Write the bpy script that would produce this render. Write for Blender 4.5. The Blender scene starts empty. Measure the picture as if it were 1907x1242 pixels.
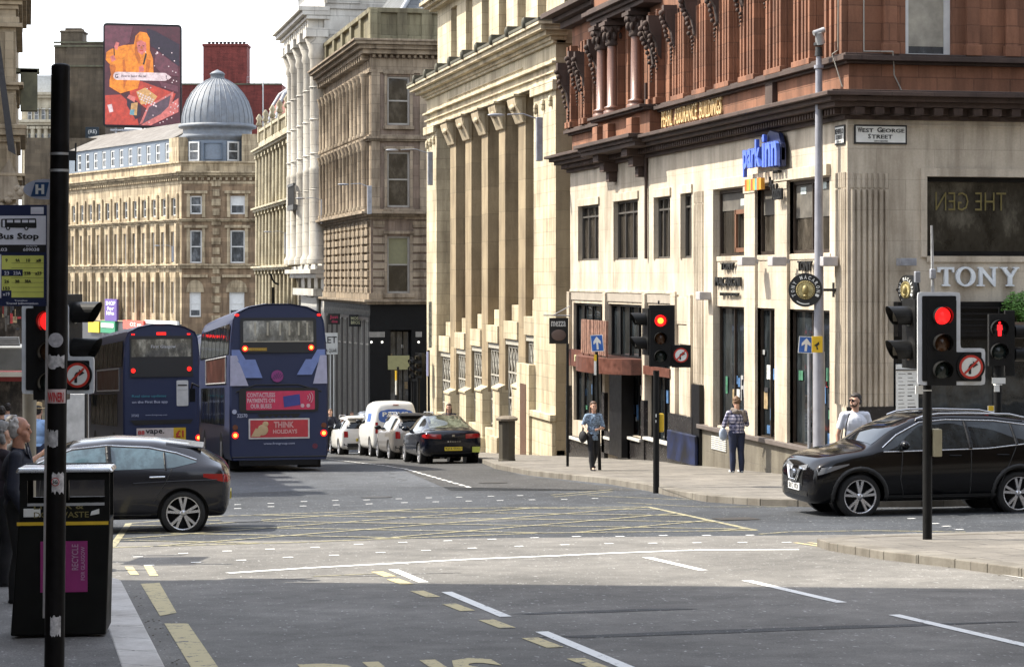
import bpy, bmesh, math, random
from math import sin, cos, tan, pi, radians, atan2, sqrt, hypot
from mathutils import Vector, Matrix
from mathutils.bvhtree import BVHTree
random.seed(7)
SC = bpy.context.scene
COL = SC.collection
# ------------------------------------------------------------------ camera
FPX, CX, HY = 4200.0, 953.5, 518.0            # focal length and horizon as measured on the photograph
TH = math.atan((CX-50)/FPX); ST, CT = sin(TH), cos(TH)
CAMZ, SL = 4.0, .0511                         # camera height, downhill slope of the street
cd = bpy.data.cameras.new('camera'); cam = bpy.data.objects.new('camera', cd); COL.objects.link(cam)
cam.location = (0, 0, CAMZ); cam.rotation_euler = (pi/2, 0, -TH)
cd.sensor_width = 36; cd.lens = FPX/1907*36; cd.shift_y = -(621-HY)/1907
cd.clip_start = .5; cd.clip_end = 6000
SC.camera = cam
# ------------------------------------------------------------------ light
SUN = Vector((-1, .47, 1.3)).normalized()
W = bpy.data.worlds.new('World'); SC.world = W; W.use_nodes = True
nt = W.node_tree; bg = nt.nodes['Background']; sk = nt.nodes.new('ShaderNodeTexSky'); sk.sky_type = 'NISHITA'
sk.sun_disc = False; sk.sun_elevation = math.asin(SUN.z); sk.sun_rotation = atan2(SUN.x, SUN.y)
sk.altitude = 0; sk.air_density = 1.2; sk.dust_density = 3.0; sk.ozone_density = 1.5
# bright cloud white added to the sky, overhead too, to lift the shade
tc = nt.nodes.new('ShaderNodeTexCoord'); sx = nt.nodes.new('ShaderNodeSeparateXYZ'); nt.links.new(tc.outputs['Generated'], sx.inputs[0]); mr = nt.nodes.new('ShaderNodeMapRange'); mr.inputs[1].default_value = .12; mr.inputs[2].default_value = .5; mr.inputs[3].default_value = .85; mr.inputs[4].default_value = .38; nt.links.new(sx.outputs[2], mr.inputs[0])
mx = nt.nodes.new('ShaderNodeMix'); mx.data_type = 'RGBA'; nt.links.new(mr.outputs[0], mx.inputs[0]); nt.links.new(sk.outputs[0], mx.inputs[6]); mx.inputs[7].default_value = (7.7, 8.0, 8.5, 1)
nt.links.new(mx.outputs[2], bg.inputs[0]); bg.inputs[1].default_value = .15
sl = bpy.data.lights.new('sun', 'SUN'); sl.energy = 4.4; sl.angle = radians(.55); sl.color = (1, .94, .82)
so = bpy.data.objects.new('sun', sl); COL.objects.link(so); so.rotation_euler = SUN.to_track_quat('Z', 'Y').to_euler(); so.location = (0, 0, 60)
SC.view_settings.view_transform = 'Standard'; SC.view_settings.look = 'None'; SC.view_settings.exposure = 1.15; SC.view_settings.gamma = 1
SC.cycles.max_bounces = 8; SC.cycles.diffuse_bounces = 4; SC.cycles.glossy_bounces = 4; SC.cycles.transparent_max_bounces = 12
# ------------------------------------------------------------------ measuring
YB, SL2 = 58.0, .0661                         # the street gets steeper from here on
def G(y, dz=0): return 2-SL*y+dz if y < YB else 2-SL*YB-SL2*(y-YB)+dz
def ax(px):
    u = (px-CX)/FPX; return ST+CT*u, CT-ST*u
def gnd(px, py, dz=0):
    a, b = ax(px); D = (2-dz)/((py-HY)/FPX-SL*b)
    if b*D > YB: D = (4-(2-SL*YB+SL2*YB)-dz)/((py-HY)/FPX-SL2*b)
    return (a*D, b*D)
def atD(px, py, D):
    a, b = ax(px); return Vector((a*D, b*D, CAMZ+(HY-py)/FPX*D))
class Fac:
    "a vertical facade: origin, direction along it, outward normal; measured from the photograph's pixels"
    def __init__(s, O, U, N): s.O = Vector((O[0], O[1])); s.U = Vector(U[:2]).normalized(); s.N = Vector(N[:2]).normalized()
    def u(s, px, n=0):
        a, b = ax(px); P = s.O+s.N*n
        det = s.U.x*(-b)+s.U.y*a; u = (-P.x*(-b)-a*P.y)/det
        return u
    def D(s, px, n=0):
        P = s.O+s.N*n+s.U*s.u(px, n); return P.x*ST+P.y*CT
    def z(s, px, py, n=0): return CAMZ+(HY-py)/FPX*s.D(px, n)
    def P(s, u, n, z):
        q = s.O+s.U*u+s.N*n; return Vector((q.x, q.y, z))
    def rect(s, px0, px1, yt, yb, n=0):
        u0, u1 = sorted((s.u(px0, n), s.u(px1, n))); m = (px0+px1)/2
        return u0, u1, s.z(m, yb, n), s.z(m, yt, n)
# ------------------------------------------------------------------ meshes
APART = set('cornice black_stallriser oriel pier_capital string_course rustication pedestal shop_sill column stone_dressing sill_course dark_cornice oriel_moulding pilaster window_surround shop_base attic_pier black_shopfront parapet railing sticker cable fascia canopy vent lamp_arm detector_arm detector white_post chrome_trim cornice_gutter window_notice window_lettering visor_lining rear_visor lettering letters white_lettering colour_block window_pillar grille_bar entrance_surround support side_panel'.split())
class MB:
    def __init__(s): s.v = []; s.f = []; s.mi = []; s.sm = []; s.st = []
    def add(s, vs, fs, mi=0, sm=False):
        o = len(s.v); s.st.append((o, len(s.f))); s.v += [tuple(p) for p in vs]
        for f in fs: s.f.append(tuple(i+o for i in f)); s.mi.append(mi); s.sm.append(sm)
        return s
    def quad(s, a, b, c, d, mi=0): return s.add([a, b, c, d], [(0, 1, 2, 3)], mi)
    def hexa(s, p, mi=0):   # p[0..3] bottom loop, p[4..7] top loop
        return s.add(p, [(3, 2, 1, 0), (4, 5, 6, 7), (0, 1, 5, 4), (1, 2, 6, 5), (2, 3, 7, 6), (3, 0, 4, 7)], mi)
    def box(s, x0, x1, y0, y1, z0, z1, mi=0):
        return s.hexa([(x0, y0, z0), (x1, y0, z0), (x1, y1, z0), (x0, y1, z0), (x0, y0, z1), (x1, y0, z1), (x1, y1, z1), (x0, y1, z1)], mi)
    def fbox(s, F, u0, u1, n0, n1, z0, z1, mi=0):
        P = F.P; return s.hexa([P(u0, n0, z0), P(u1, n0, z0), P(u1, n1, z0), P(u0, n1, z0), P(u0, n0, z1), P(u1, n0, z1), P(u1, n1, z1), P(u0, n1, z1)], mi)
    def cyl(s, p0, p1, r0, r1=None, n=16, mi=0, sm=True, caps=True):
        r1 = r0 if r1 is None else r1; p0 = Vector(p0); p1 = Vector(p1); d = (p1-p0)
        if d.length < 1e-6: return s
        d.normalize(); a = d.orthogonal().normalized(); b = d.cross(a)
        vs = [p+(a*cos(2*pi*i/n)+b*sin(2*pi*i/n))*r for p, r in ((p0, r0), (p1, r1)) for i in range(n)]
        s.add(vs, [(i, (i+1) % n, n+(i+1) % n, n+i) for i in range(n)], mi, sm)
        if caps: s.add(vs[:n], [tuple(range(n-1, -1, -1))], mi); s.add(vs[n:], [tuple(range(n))], mi)
        return s
    def tube(s, pts, r, n=8, mi=0):
        pts = [Vector(p) for p in pts]
        for i in range(len(pts)-1): s.cyl(pts[i], pts[i+1], r, r, n, mi)
        for p in pts[1:-1]: s.ball(p, (r, r, r), n, max(4, n//2), mi)
        return s
    def lathe(s, prof, c=(0, 0, 0), n=24, mi=0, axis='z', sm=True):
        vs = []
        for r, z in prof:
            for i in range(n):
                a = 2*pi*i/n; x, y = r*cos(a), r*sin(a)
                p = (x, y, z) if axis == 'z' else ((x, z, y) if axis == 'y' else (z, x, y))
                vs.append((p[0]+c[0], p[1]+c[1], p[2]+c[2]))
        fs = [(j*n+i, j*n+(i+1) % n, (j+1)*n+(i+1) % n, (j+1)*n+i) for j in range(len(prof)-1) for i in range(n)]
        return s.add(vs, fs, mi, sm)
    def ball(s, c, r, n=12, m=8, mi=0):
        if not hasattr(r, '__len__'): r = (r, r, r)
        vs = [(c[0]+r[0]*sin(pi*j/m)*cos(2*pi*i/n), c[1]+r[1]*sin(pi*j/m)*sin(2*pi*i/n), c[2]+r[2]*cos(pi*j/m)) for j in range(m+1) for i in range(n)]
        return s.add(vs, [(j*n+i, (j+1)*n+i, (j+1)*n+(i+1) % n, j*n+(i+1) % n) for j in range(m) for i in range(n)], mi, True)
    def prism(s, poly, T, h0, h1, mi=0, sm=False):
        "poly of (a,b), T(a,b,h) to a point, extruded from h0 to h1"
        n = len(poly); vs = [T(a, b, h) for h in (h0, h1) for a, b in poly]
        s.add(vs, [tuple(range(n-1, -1, -1)), tuple(range(n, 2*n))], mi)
        s.add(vs, [(i, (i+1) % n, n+(i+1) % n, n+i) for i in range(n)], mi, sm)
        return s
    def split(s):
        "pieces that stand clear of each other become meshes of their own"
        n = len(s.st); bx = []
        for i, (v0, f0) in enumerate(s.st):
            v1 = s.st[i+1][0] if i+1 < n else len(s.v); q = s.v[v0:v1]; bx.append(([min(p[k] for p in q) for k in range(3)], [max(p[k] for p in q) for k in range(3)]))
        g = list(range(n))
        def root(i):
            while g[i] != i: i = g[i]
            return i
        for i in range(n):
            for j in range(i):
                a, b = bx[i], bx[j]; d = sqrt(sum(max(0, a[0][k]-b[1][k], b[0][k]-a[1][k])**2 for k in range(3))); z = max(max(a[1][k]-a[0][k] for k in range(3)), max(b[1][k]-b[0][k] for k in range(3)))
                if d <= max(.02, .5*z): g[root(i)] = root(j)
        out = {}
        for i in range(n):
            v0, f0 = s.st[i]; v1, f1 = s.st[i+1] if i+1 < n else (len(s.v), len(s.f)); m = out.setdefault(root(i), MB()); o = len(m.v)
            m.v += s.v[v0:v1]; m.f += [tuple(k-v0+o for k in f) for f in s.f[f0:f1]]; m.mi += s.mi[f0:f1]; m.sm += s.sm[f0:f1]
        return list(out.values())
    def build(s, name, mats, parent=None, world=True, bevel=0, **tags):
        if parent is not None and name in APART and 1 < len(s.st) < 140:
            parts = s.split()
            if 1 < len(parts) < 40:
                for m in parts: r = m.build(name, mats, parent, world, bevel, **tags)
                return r
        me = bpy.data.meshes.new(name)
        vs = s.v
        if parent is not None and world:
            Mi = WM[parent.name].inverted(); vs = [Mi @ Vector(p) for p in s.v]
        elif parent is None and len(vs) and 'origin' in tags:
            o = tags.pop('origin'); vs = [(p[0]-o[0], p[1]-o[1], p[2]-o[2]) for p in vs]; tags['_loc'] = o
        me.from_pydata(vs, [], s.f); me.validate()
        if not isinstance(mats, (list, tuple)): mats = [mats]
        for m in mats: me.materials.append(m)
        if len(me.polygons) == len(s.f):
            me.polygons.foreach_set('material_index', s.mi); me.polygons.foreach_set('use_smooth', s.sm)
        bm = bmesh.new(); bm.from_mesh(me); bmesh.ops.recalc_face_normals(bm, faces=bm.faces); bm.to_mesh(me); bm.free()
        return link(name, me, parent, bevel, **tags)
WM = {}
def link(name, me, parent=None, bevel=0, **tags):
    o = bpy.data.objects.new(name, me); COL.objects.link(o)
    if parent is not None: o.parent = parent; WM[o.name] = WM[parent.name]
    else: WM[o.name] = Matrix.Identity(4)
    if '_loc' in tags: o.location = tags.pop('_loc')
    if bevel:
        b = o.modifiers.new('bevel', 'BEVEL'); b.width = bevel; b.segments = 2; b.limit_method = 'ANGLE'; b.angle_limit = radians(40)
    for k, v in tags.items(): o[k] = v
    return o
def thing(name, label, cat, loc=(0, 0, 0), rz=0, group=None):
    o = bpy.data.objects.new(name, None); COL.objects.link(o); o.location = loc; o.rotation_euler = (0, 0, rz)
    o.empty_display_size = .2; WM[o.name] = Matrix.Translation(loc) @ Matrix.Rotation(rz, 4, 'Z')
    o['label'] = label; o['category'] = cat
    if group: o['group'] = group
    return o
def struct(name, mb, mat, **k): return mb.build(name, mat, None, kind='structure', **k)
def dup(root, loc, rz, label=None):
    "a copy of a thing with copies of its parts and their sub-parts"
    r = root.copy(); COL.objects.link(r); r.location = loc; r.rotation_euler = (0, 0, rz)
    if label: r['label'] = label
    WM[r.name] = Matrix.Translation(loc) @ Matrix.Rotation(rz, 4, 'Z')
    for ch in list(root.children):
        c = ch.copy(); COL.objects.link(c); c.parent = r; WM[c.name] = WM[r.name]
        for g in ch.children:
            d = g.copy(); COL.objects.link(d); d.parent = c; WM[d.name] = WM[r.name]
    return r
def evaluated(me, mods):
    "run modifiers on a mesh and return the result"
    o = bpy.data.objects.new('tmp', me); COL.objects.link(o)
    for typ, kw in mods:
        m = o.modifiers.new(typ, typ)
        for k, v in kw.items(): setattr(m, k, v)
    dg = bpy.context.evaluated_depsgraph_get(); dg.update()
    r = bpy.data.meshes.new_from_object(o.evaluated_get(dg), depsgraph=dg)
    bpy.data.objects.remove(o); return r
_TX = {}
def glyphs(txt, bold=0.0, depth=.5, res=2):
    k = (txt, bold, depth)
    if k not in _TX:
        cu = bpy.data.curves.new('t', 'FONT'); cu.body = txt; cu.size = 1; cu.extrude = depth; cu.offset = bold; cu.resolution_u = res; cu.space_line = .95; cu.align_x = 'CENTER'
        me = evaluated(cu, [])
        _TX[k] = ([tuple(v.co) for v in me.vertices], [tuple(p.vertices) for p in me.polygons])
        bpy.data.meshes.remove(me); bpy.data.curves.remove(cu)
    return _TX[k]
def text(mb, txt, o, U, V, w, h, d=.01, mi=0, bold=.01):
    "lettering filling a w x h rectangle whose lower left corner is o, along U and V, d thick"
    vs, fs = glyphs(txt, bold)
    xs = [v[0] for v in vs]; ys = [v[1] for v in vs]; x0, x1, y0, y1 = min(xs), max(xs), min(ys), max(ys)
    o, U, V = Vector(o), Vector(U).normalized(), Vector(V).normalized(); N = U.cross(V)
    mb.add([o+U*((v[0]-x0)/(x1-x0)*w)+V*((v[1]-y0)/(y1-y0)*h)+N*((v[2]+.5)*d) for v in vs], fs, mi)
# ------------------------------------------------------------------ materials
def nmat(name):
    m = bpy.data.materials.new(name); m.use_nodes = True; n = m.node_tree; return m, n, n.nodes['Principled BSDF']
def mathn(n, op, a, b=None, c=None):
    x = n.nodes.new('ShaderNodeMath'); x.operation = op
    for i, v in enumerate((a, b, c)):
        if v is None: continue
        if isinstance(v, (int, float)): x.inputs[i].default_value = v
        else: n.links.new(v, x.inputs[i])
    return x.outputs[0]
def noise(n, vec, scale, detail=4, rough=.55, mul=(1, 1, 1)):
    if mul != (1, 1, 1):
        mp = n.nodes.new('ShaderNodeMapping'); mp.inputs['Scale'].default_value = mul; n.links.new(vec, mp.inputs[0]); vec = mp.outputs[0]
    x = n.nodes.new('ShaderNodeTexNoise'); x.inputs['Scale'].default_value = scale; x.inputs['Detail'].default_value = detail; x.inputs['Roughness'].default_value = rough
    n.links.new(vec, x.inputs['Vector']); return x.outputs['Fac']
def ramp(n, fac, stops):
    r = n.nodes.new('ShaderNodeValToRGB'); n.links.new(fac, r.inputs[0]); e = r.color_ramp.elements
    while len(e) < len(stops): e.new(.5)
    for i, (p, c) in enumerate(stops):
        e[i].position = p; c = (c, c, c) if isinstance(c, (int, float)) else c; e[i].color = (*c, 1)
    return r.outputs[0]
def mixc(n, typ, fac, a, b):
    x = n.nodes.new('ShaderNodeMix'); x.data_type = 'RGBA'; x.blend_type = typ
    for i, v in ((0, fac), (6, a), (7, b)):
        if isinstance(v, (int, float)): x.inputs[i].default_value = v
        elif isinstance(v, tuple): x.inputs[i].default_value = (*v, 1)
        else: n.links.new(v, x.inputs[i])
    return x.outputs[2]
def wallcoord(n):
    t = n.nodes.new('ShaderNodeTexCoord').outputs['Object']; s = n.nodes.new('ShaderNodeSeparateXYZ'); n.links.new(t, s.inputs[0])
    c = n.nodes.new('ShaderNodeCombineXYZ'); n.links.new(mathn(n, 'ADD', s.outputs[0], s.outputs[1]), c.inputs[0]); n.links.new(s.outputs[2], c.inputs[1])
    return t, c.outputs[0]
def bump(n, b, h, strength=.3, dist=.02):
    x = n.nodes.new('ShaderNodeBump'); x.inputs['Strength'].default_value = strength; x.inputs['Distance'].default_value = dist
    n.links.new(h, x.inputs['Height']); n.links.new(x.outputs[0], b.inputs['Normal'])
MT = {}
def stone(name, col, block=(.9, .38), joint=.6, var=.25, stain=.35, rough=.85, jw=.012, tone=None):
    if name in MT: return MT[name]
    m, n, b = nmat(name); t, w = wallcoord(n)
    br = n.nodes.new('ShaderNodeTexBrick'); n.links.new(w, br.inputs[0]); br.inputs['Scale'].default_value = 1
    br.inputs['Brick Width'].default_value = block[0]; br.inputs['Row Height'].default_value = block[1]; br.inputs['Mortar Size'].default_value = jw; br.inputs['Mortar Smooth'].default_value = .3
    c2 = tone or tuple(c*(1-var) for c in col)
    br.inputs['Color1'].default_value = (*col, 1); br.inputs['Color2'].default_value = (*c2, 1); br.inputs['Mortar'].default_value = (*[c*joint for c in col], 1)
    big = noise(n, t, .7, 6, .6); st = noise(n, t, 1.0, 5, .65, (2.2, 2.2, .28)); fine = noise(n, t, 22, 3, .6)
    c = mixc(n, 'MULTIPLY', stain, br.outputs[0], ramp(n, st, [(.36, (.34, .30, .26)), (.56, 1.0)]))
    c = mixc(n, 'MULTIPLY', .6, c, ramp(n, big, [(.3, (.58, .53, .47)), (.62, (1.14, 1.12, 1.08))]))
    c = mixc(n, 'MULTIPLY', .35, c, ramp(n, fine, [(.3, .75), (.7, 1.15)]))
    n.links.new(c, b.inputs['Base Color']); b.inputs['Roughness'].default_value = rough
    h = mathn(n, 'ADD', mathn(n, 'MULTIPLY', br.outputs['Fac'], -.8), mathn(n, 'MULTIPLY', fine, .5)); bump(n, b, h, .5, .02)
    MT[name] = m; return m
def paint(name, col, rough=.5, metal=0, var=.12, scale=6, bmp=0, coat=0, spec=.5, dirt=0):
    if name in MT: return MT[name]
    m, n, b = nmat(name); t = n.nodes.new('ShaderNodeTexCoord').outputs['Object']; f = noise(n, t, scale, 5, .6)
    c = mixc(n, 'MULTIPLY', 1.0, col, ramp(n, f, [(.3, 1-var), (.7, 1+var)]))
    if dirt: c = mixc(n, 'MIX', mathn(n, 'MULTIPLY', ramp(n, noise(n, t, 2.3, 6, .7), [(.45, 0.0), (.7, 1.0)]), dirt), c, (.12, .1, .08))
    n.links.new(c, b.inputs['Base Color']); b.inputs['Metallic'].default_value = metal; b.inputs['Specular IOR Level'].default_value = spec
    n.links.new(ramp(n, f, [(.3, max(0.02, rough*.8)), (.7, min(1, rough*1.2))]), b.inputs['Roughness'])
    if coat:
        for l in list(b.inputs['Roughness'].links)+list(b.inputs['Base Color'].links): n.links.remove(l)
        b.inputs['Roughness'].default_value = rough; b.inputs['Base Color'].default_value = (*col, 1)
    b.inputs['Coat Weight'].default_value = coat; b.inputs['Coat Roughness'].default_value = .04
    if bmp: bump(n, b, noise(n, t, scale*6, 3), bmp, .01)
    MT[name] = m; return m
def glow(name, col, s=4, core=None):
    if name in MT: return MT[name]
    m, n, b = nmat(name); b.inputs['Base Color'].default_value = (*[c*.4 for c in col], 1); b.inputs['Roughness'].default_value = .3
    b.inputs['Emission Color'].default_value = (*col, 1); b.inputs['Emission Strength'].default_value = s
    MT[name] = m; return m
def glass(name, col=(.015, .018, .02), rough=.04, wave=.15, var=.5, spec=.6):
    if name in MT: return MT[name]
    m, n, b = nmat(name); t = n.nodes.new('ShaderNodeTexCoord').outputs['Object']
    f = noise(n, t, 1.6, 5, .7, (1, 1, .55)); c = mixc(n, 'MULTIPLY', 1.0, col, ramp(n, f, [(.3, 1-var), (.5, 1.0), (.72, 1+var*4)]))  # pale blotches in the base colour imitate uneven reflections
    n.links.new(c, b.inputs['Base Color']); b.inputs['Roughness'].default_value = rough; b.inputs['Specular IOR Level'].default_value = spec
    bump(n, b, noise(n, t, 1.3, 2), wave, .03); MT[name] = m; return m
def asphalt(name, col, spec=.3, patch=.25, speck=.5, stretch=(1, 1, 1)):
    if name in MT: return MT[name]
    m, n, b = nmat(name); t = n.nodes.new('ShaderNodeTexCoord').outputs['Object']
    f1 = noise(n, t, 70, 3, .7); f2 = noise(n, t, .35, 7, .65, stretch); f3 = noise(n, t, 2.2, 5, .7); f4 = noise(n, t, 26, 2, .5, (1, .35, 1))
    c = mixc(n, 'MULTIPLY', 1.0, col, ramp(n, f1, [(.3, 1-speck*.6), (.7, 1+speck)]))
    c = mixc(n, 'MULTIPLY', 1.0, c, ramp(n, f2, [(.32, 1-patch), (.66, 1+patch)])); c = mixc(n, 'MULTIPLY', .9, c, ramp(n, f3, [(.32, .72), (.68, 1.2)]))
    c = mixc(n, 'ADD', ramp(n, f4, [(.655, 0.0), (.72, .22)]), c, (.8, .8, .8))
    n.links.new(c, b.inputs['Base Color']); b.inputs['Roughness'].default_value = .82; b.inputs['Specular IOR Level'].default_value = spec; bump(n, b, f1, .4, .006)
    MT[name] = m; return m
def paving(name, col, w=.9, h=.6):
    m, n, b = nmat(name); t = n.nodes.new('ShaderNodeTexCoord').outputs['Object']; br = n.nodes.new('ShaderNodeTexBrick'); n.links.new(t, br.inputs[0]); br.inputs['Scale'].default_value = 1
    br.inputs['Brick Width'].default_value = w; br.inputs['Row Height'].default_value = h; br.inputs['Mortar Size'].default_value = .012; br.inputs['Color1'].default_value = (*col, 1); br.inputs['Color2'].default_value = (*[c*.72 for c in col], 1); br.inputs['Mortar'].default_value = (*[c*.35 for c in col], 1)
    f = noise(n, t, 1.1, 7, .7); g = noise(n, t, 40, 3, .6); sp = noise(n, t, 9, 1, .4)
    c = mixc(n, 'MULTIPLY', 1.0, br.outputs[0], ramp(n, f, [(.3, .62), (.65, 1.15)])); c = mixc(n, 'MULTIPLY', .6, c, ramp(n, g, [(.3, .7), (.7, 1.2)])); c = mixc(n, 'MULTIPLY', .8, c, ramp(n, sp, [(.22, .35), (.27, 1.0)]))
    n.links.new(c, b.inputs['Base Color']); b.inputs['Roughness'].default_value = .85; bump(n, b, mathn(n, 'MULTIPLY', br.outputs['Fac'], -1), .5, .01); MT[name] = m; return m
def roadpaint(name, col, wear=.5):
    if name in MT: return MT[name]
    m, n, b = nmat(name); t = n.nodes.new('ShaderNodeTexCoord').outputs['Object']
    f = noise(n, t, 9, 6, .75); g = noise(n, t, 60, 2); k = mathn(n, 'ADD', mathn(n, 'MULTIPLY', f, .8), mathn(n, 'MULTIPLY', g, .2))
    c = mixc(n, 'MIX', ramp(n, k, [(.27+.17*wear, 1.0), (.32+.17*wear, 0.0)]), col, (.09, .088, .085))
    n.links.new(c, b.inputs['Base Color']); b.inputs['Roughness'].default_value = .7; MT[name] = m; return m
# ------------------------------------------------------------------ ground, roads, pavements, markings
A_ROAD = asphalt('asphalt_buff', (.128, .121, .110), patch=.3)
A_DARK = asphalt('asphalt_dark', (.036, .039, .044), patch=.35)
A_FAR = asphalt('asphalt_worn', (.056, .060, .067), patch=.35, stretch=(1, .25, 1))
A_PAVE = paving('pavement_stone', (.19, .172, .147))
A_PAVE2 = asphalt('pavement_tar', (.12, .115, .11), patch=.2, speck=.9)
KERB = stone('kerb_stone', (.19, .175, .15), (.9, 5), .5, .15, .5); KERBL = stone('pale_kerb_stone', (.62, .60, .58), (.9, 5), .5, .1, .3)
Y_PAINT = roadpaint('yellow_road_paint', (.47, .39, .20), .8); W_PAINT = roadpaint('white_road_paint', (.68, .68, .66), .62); Y_PALE = roadpaint('faded_yellow_paint', (.30, .27, .155), 1.02)
def halves(pts):
    "cut a ground polygon where the slope changes"
    out = []
    for s in (1, -1):
        q = []
        for (x0, y0), (x1, y1) in zip(pts, pts[1:]+pts[:1]):
            a, b = (YB-y0)*s, (YB-y1)*s
            if a >= 0: q.append((x0, y0))
            if a*b < 0: t = a/(a-b); q.append((x0+(x1-x0)*t, YB))
        if len(q) > 2 and max(p[1] for p in q)-min(p[1] for p in q) > 1e-6: out.append(q)
    return out
def sheet(mb, pts, dz, mi=0):
    for q in halves(list(pts)): mb.add([(x, y, G(y, dz)) for x, y in q], [tuple(range(len(q)))], mi)
m = MB(); N = 24
xs = [-400+800*i/N for i in range(N+1)]; ys = [-120, 0, 20, 40, 58, 80, 110, 160, 240, 400, 800, 2500]
m.add([(x, y, G(min(y, 400))) for y in ys for x in xs], [(j*(N+1)+i, j*(N+1)+i+1, (j+1)*(N+1)+i+1, (j+1)*(N+1)+i) for j in range(len(ys)-1) for i in range(N)])
struct('ground', m, A_FAR)
m = MB(); sheet(m, [(.6, -20), (10.4, -20), (10.4, 27.2), (60, 27.2), (60, 28.6), (11.0, 28.9), (5.5, 30.2), (1.2, 31.1), (-30, 31.4), (-30, 24), (.6, 24)], .004); struct('crossing_road', m, A_ROAD)
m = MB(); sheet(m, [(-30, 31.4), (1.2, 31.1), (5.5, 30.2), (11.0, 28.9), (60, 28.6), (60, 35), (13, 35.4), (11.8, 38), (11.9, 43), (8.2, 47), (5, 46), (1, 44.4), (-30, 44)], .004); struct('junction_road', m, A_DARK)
m = MB(); sheet(m, [(8.35, 44.6), (11.9, 43.05), (11.45, 52), (12.0, 58), (13.2, 66), (14, 74), (14, 92), (10.0, 92), (9.7, 60)], .004); struct('parking_lane', m, asphalt('asphalt_lane', (.042, .041, .04)))
def pavement(name, outline, kerbed, mat, h=.12, kw=.28, km=None):
    "raised slab with a row of kerb stones along the outline points listed in kerbed"
    m = MB(); n = len(outline); sheet(m, outline, h)
    for i in range(n):
        (x0, y0), (x1, y1) = outline[i], outline[(i+1) % n]; m.quad((x0, y0, G(y0, -.05)), (x1, y1, G(y1, -.05)), (x1, y1, G(y1, h)), (x0, y0, G(y0, h)))
    struct(name, m, mat)
    m = MB()
    for (x0, y0), (x1, y1) in zip(kerbed, kerbed[1:]):
        L = hypot(x1-x0, y1-y0); ux, uy = (x1-x0)/L, (y1-y0)/L; nx, ny = -uy, ux; k = max(1, round(L/.92)); e = .015
        for i in range(k):
            a, b = i*L/k+.004, (i+1)*L/k-.004; p = [(x0+ux*a-nx*e, y0+uy*a-ny*e), (x0+ux*b-nx*e, y0+uy*b-ny*e), (x0+ux*b+nx*kw, y0+uy*b+ny*kw), (x0+ux*a+nx*kw, y0+uy*a+ny*kw)]
            hh = h+.006+random.uniform(-.002, .002)
            m.hexa([(q[0], q[1], G(q[1], -.04)) for q in p]+[(q[0], q[1], G(q[1], hh)) for q in p])
    struct(name+'_kerb', m, km or KERB, bevel=.012)
def arc(cx, cy, r, a0, a1, n=8): return [(cx+r*cos(radians(a0+(a1-a0)*i/n)), cy+r*sin(radians(a0+(a1-a0)*i/n))) for i in range(n+1)]
kl = [(.92, -8), (.92, 23.2)]+arc(-.08, 23.2, 1.0, 0, 90)[1:]+[(-30, 24.2)]
pavement('near_pavement', [(-30, -8)]+kl, kl, A_PAVE2, km=KERBL)
kf = [(-30, 44.6), (-.6, 44.6)]+arc(-.6, 46.2, 1.6, -90, 0)[1:]+[(1.0, 120)]
pavement('far_left_pavement', kf+[(-30, 120)], kf, A_PAVE2)
kr = [(60, 34.9), (14.5, 35.1), (13.2, 35.6), (12.2, 36.6), (11.75, 38.2), (11.8, 41), (12.0, 43), (12.1, 46.6), (11.85, 48.8), (11.6, 52), (11.8, 57), (12.35, 60.5), (13.15, 65.5), (14.0, 73), (14.2, 92), ]
pavement('corner_pavement', kr+[(60, 92)], kr[::-1], A_PAVE)
kb = [(12.9, 107), (13.0, 170)]
pavement('far_right_pavement', [(60, 107)]+kb+[(60, 170)], ([(60, 107)]+kb)[::-1], A_PAVE)
ki = [(10.15, -8), (10.12, 21.8), (9.98, 23.2), (9.7, 24.6), (9.62, 26.2), (9.72, 26.9), (10.3, 27.25), (60, 27.3)]
ki = ki[::-1]
pavement('near_right_pavement', ki[::-1]+[(60, -8)], ki, A_PAVE, .1)
W_ = MB(); Y_ = MB(); YP = MB()
def stripe(mb, p, q, w, dz=.009):
    d = Vector((q[0]-p[0], q[1]-p[1])); d.normalize(); n = Vector((-d.y, d.x))*w/2
    sheet(mb, [(p[0]-n.x, p[1]-n.y), (q[0]-n.x, q[1]-n.y), (q[0]+n.x, q[1]+n.y), (p[0]+n.x, p[1]+n.y)], dz)
def pstripe(mb, pts, w, dz=.009):
    g = [gnd(*p) for p in pts]
    for a, b in zip(g, g[1:]): stripe(mb, a, b, w, dz)
for a, b in ((25.1, 23.3), (22.1, 19.5), (18.2, 14.4)): stripe(W_, (4.03+.02*(25-a), a), (4.03+.02*(25-b), b), .11)
for a, b in ((25.9, 23.8), (22.4, 19.8), (18.6, 14.6)): stripe(W_, (7.2+.03*(26-a), a), (7.2+.03*(26-b), b), .11)
for x, y in ((715, 1070), (745, 1084), (792, 1107), (854, 1132), (926, 1163), (1011, 1198), (1100, 1238)):
    gx, gy = gnd(x, y); stripe(Y_, (gx-.02, gy+.38), (gx+.02, gy-.34), .14)
pstripe(W_, [(425, 1068), (560, 1059), (731, 1050), (877, 1042), (1051, 1035), (1130, 1031), (1293, 1025), (1488, 1024)], .15)
pstripe(YP, [(581, 1074), (698, 1069)], .06)
def z8(x, y): return (560+x/3.34, 870+y/3.34)
def z6(x, y): return (1130+x/2.454, 960+y/2.454)
def zl(x, y): return (x/3.404, 877+y/3.404)
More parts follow.
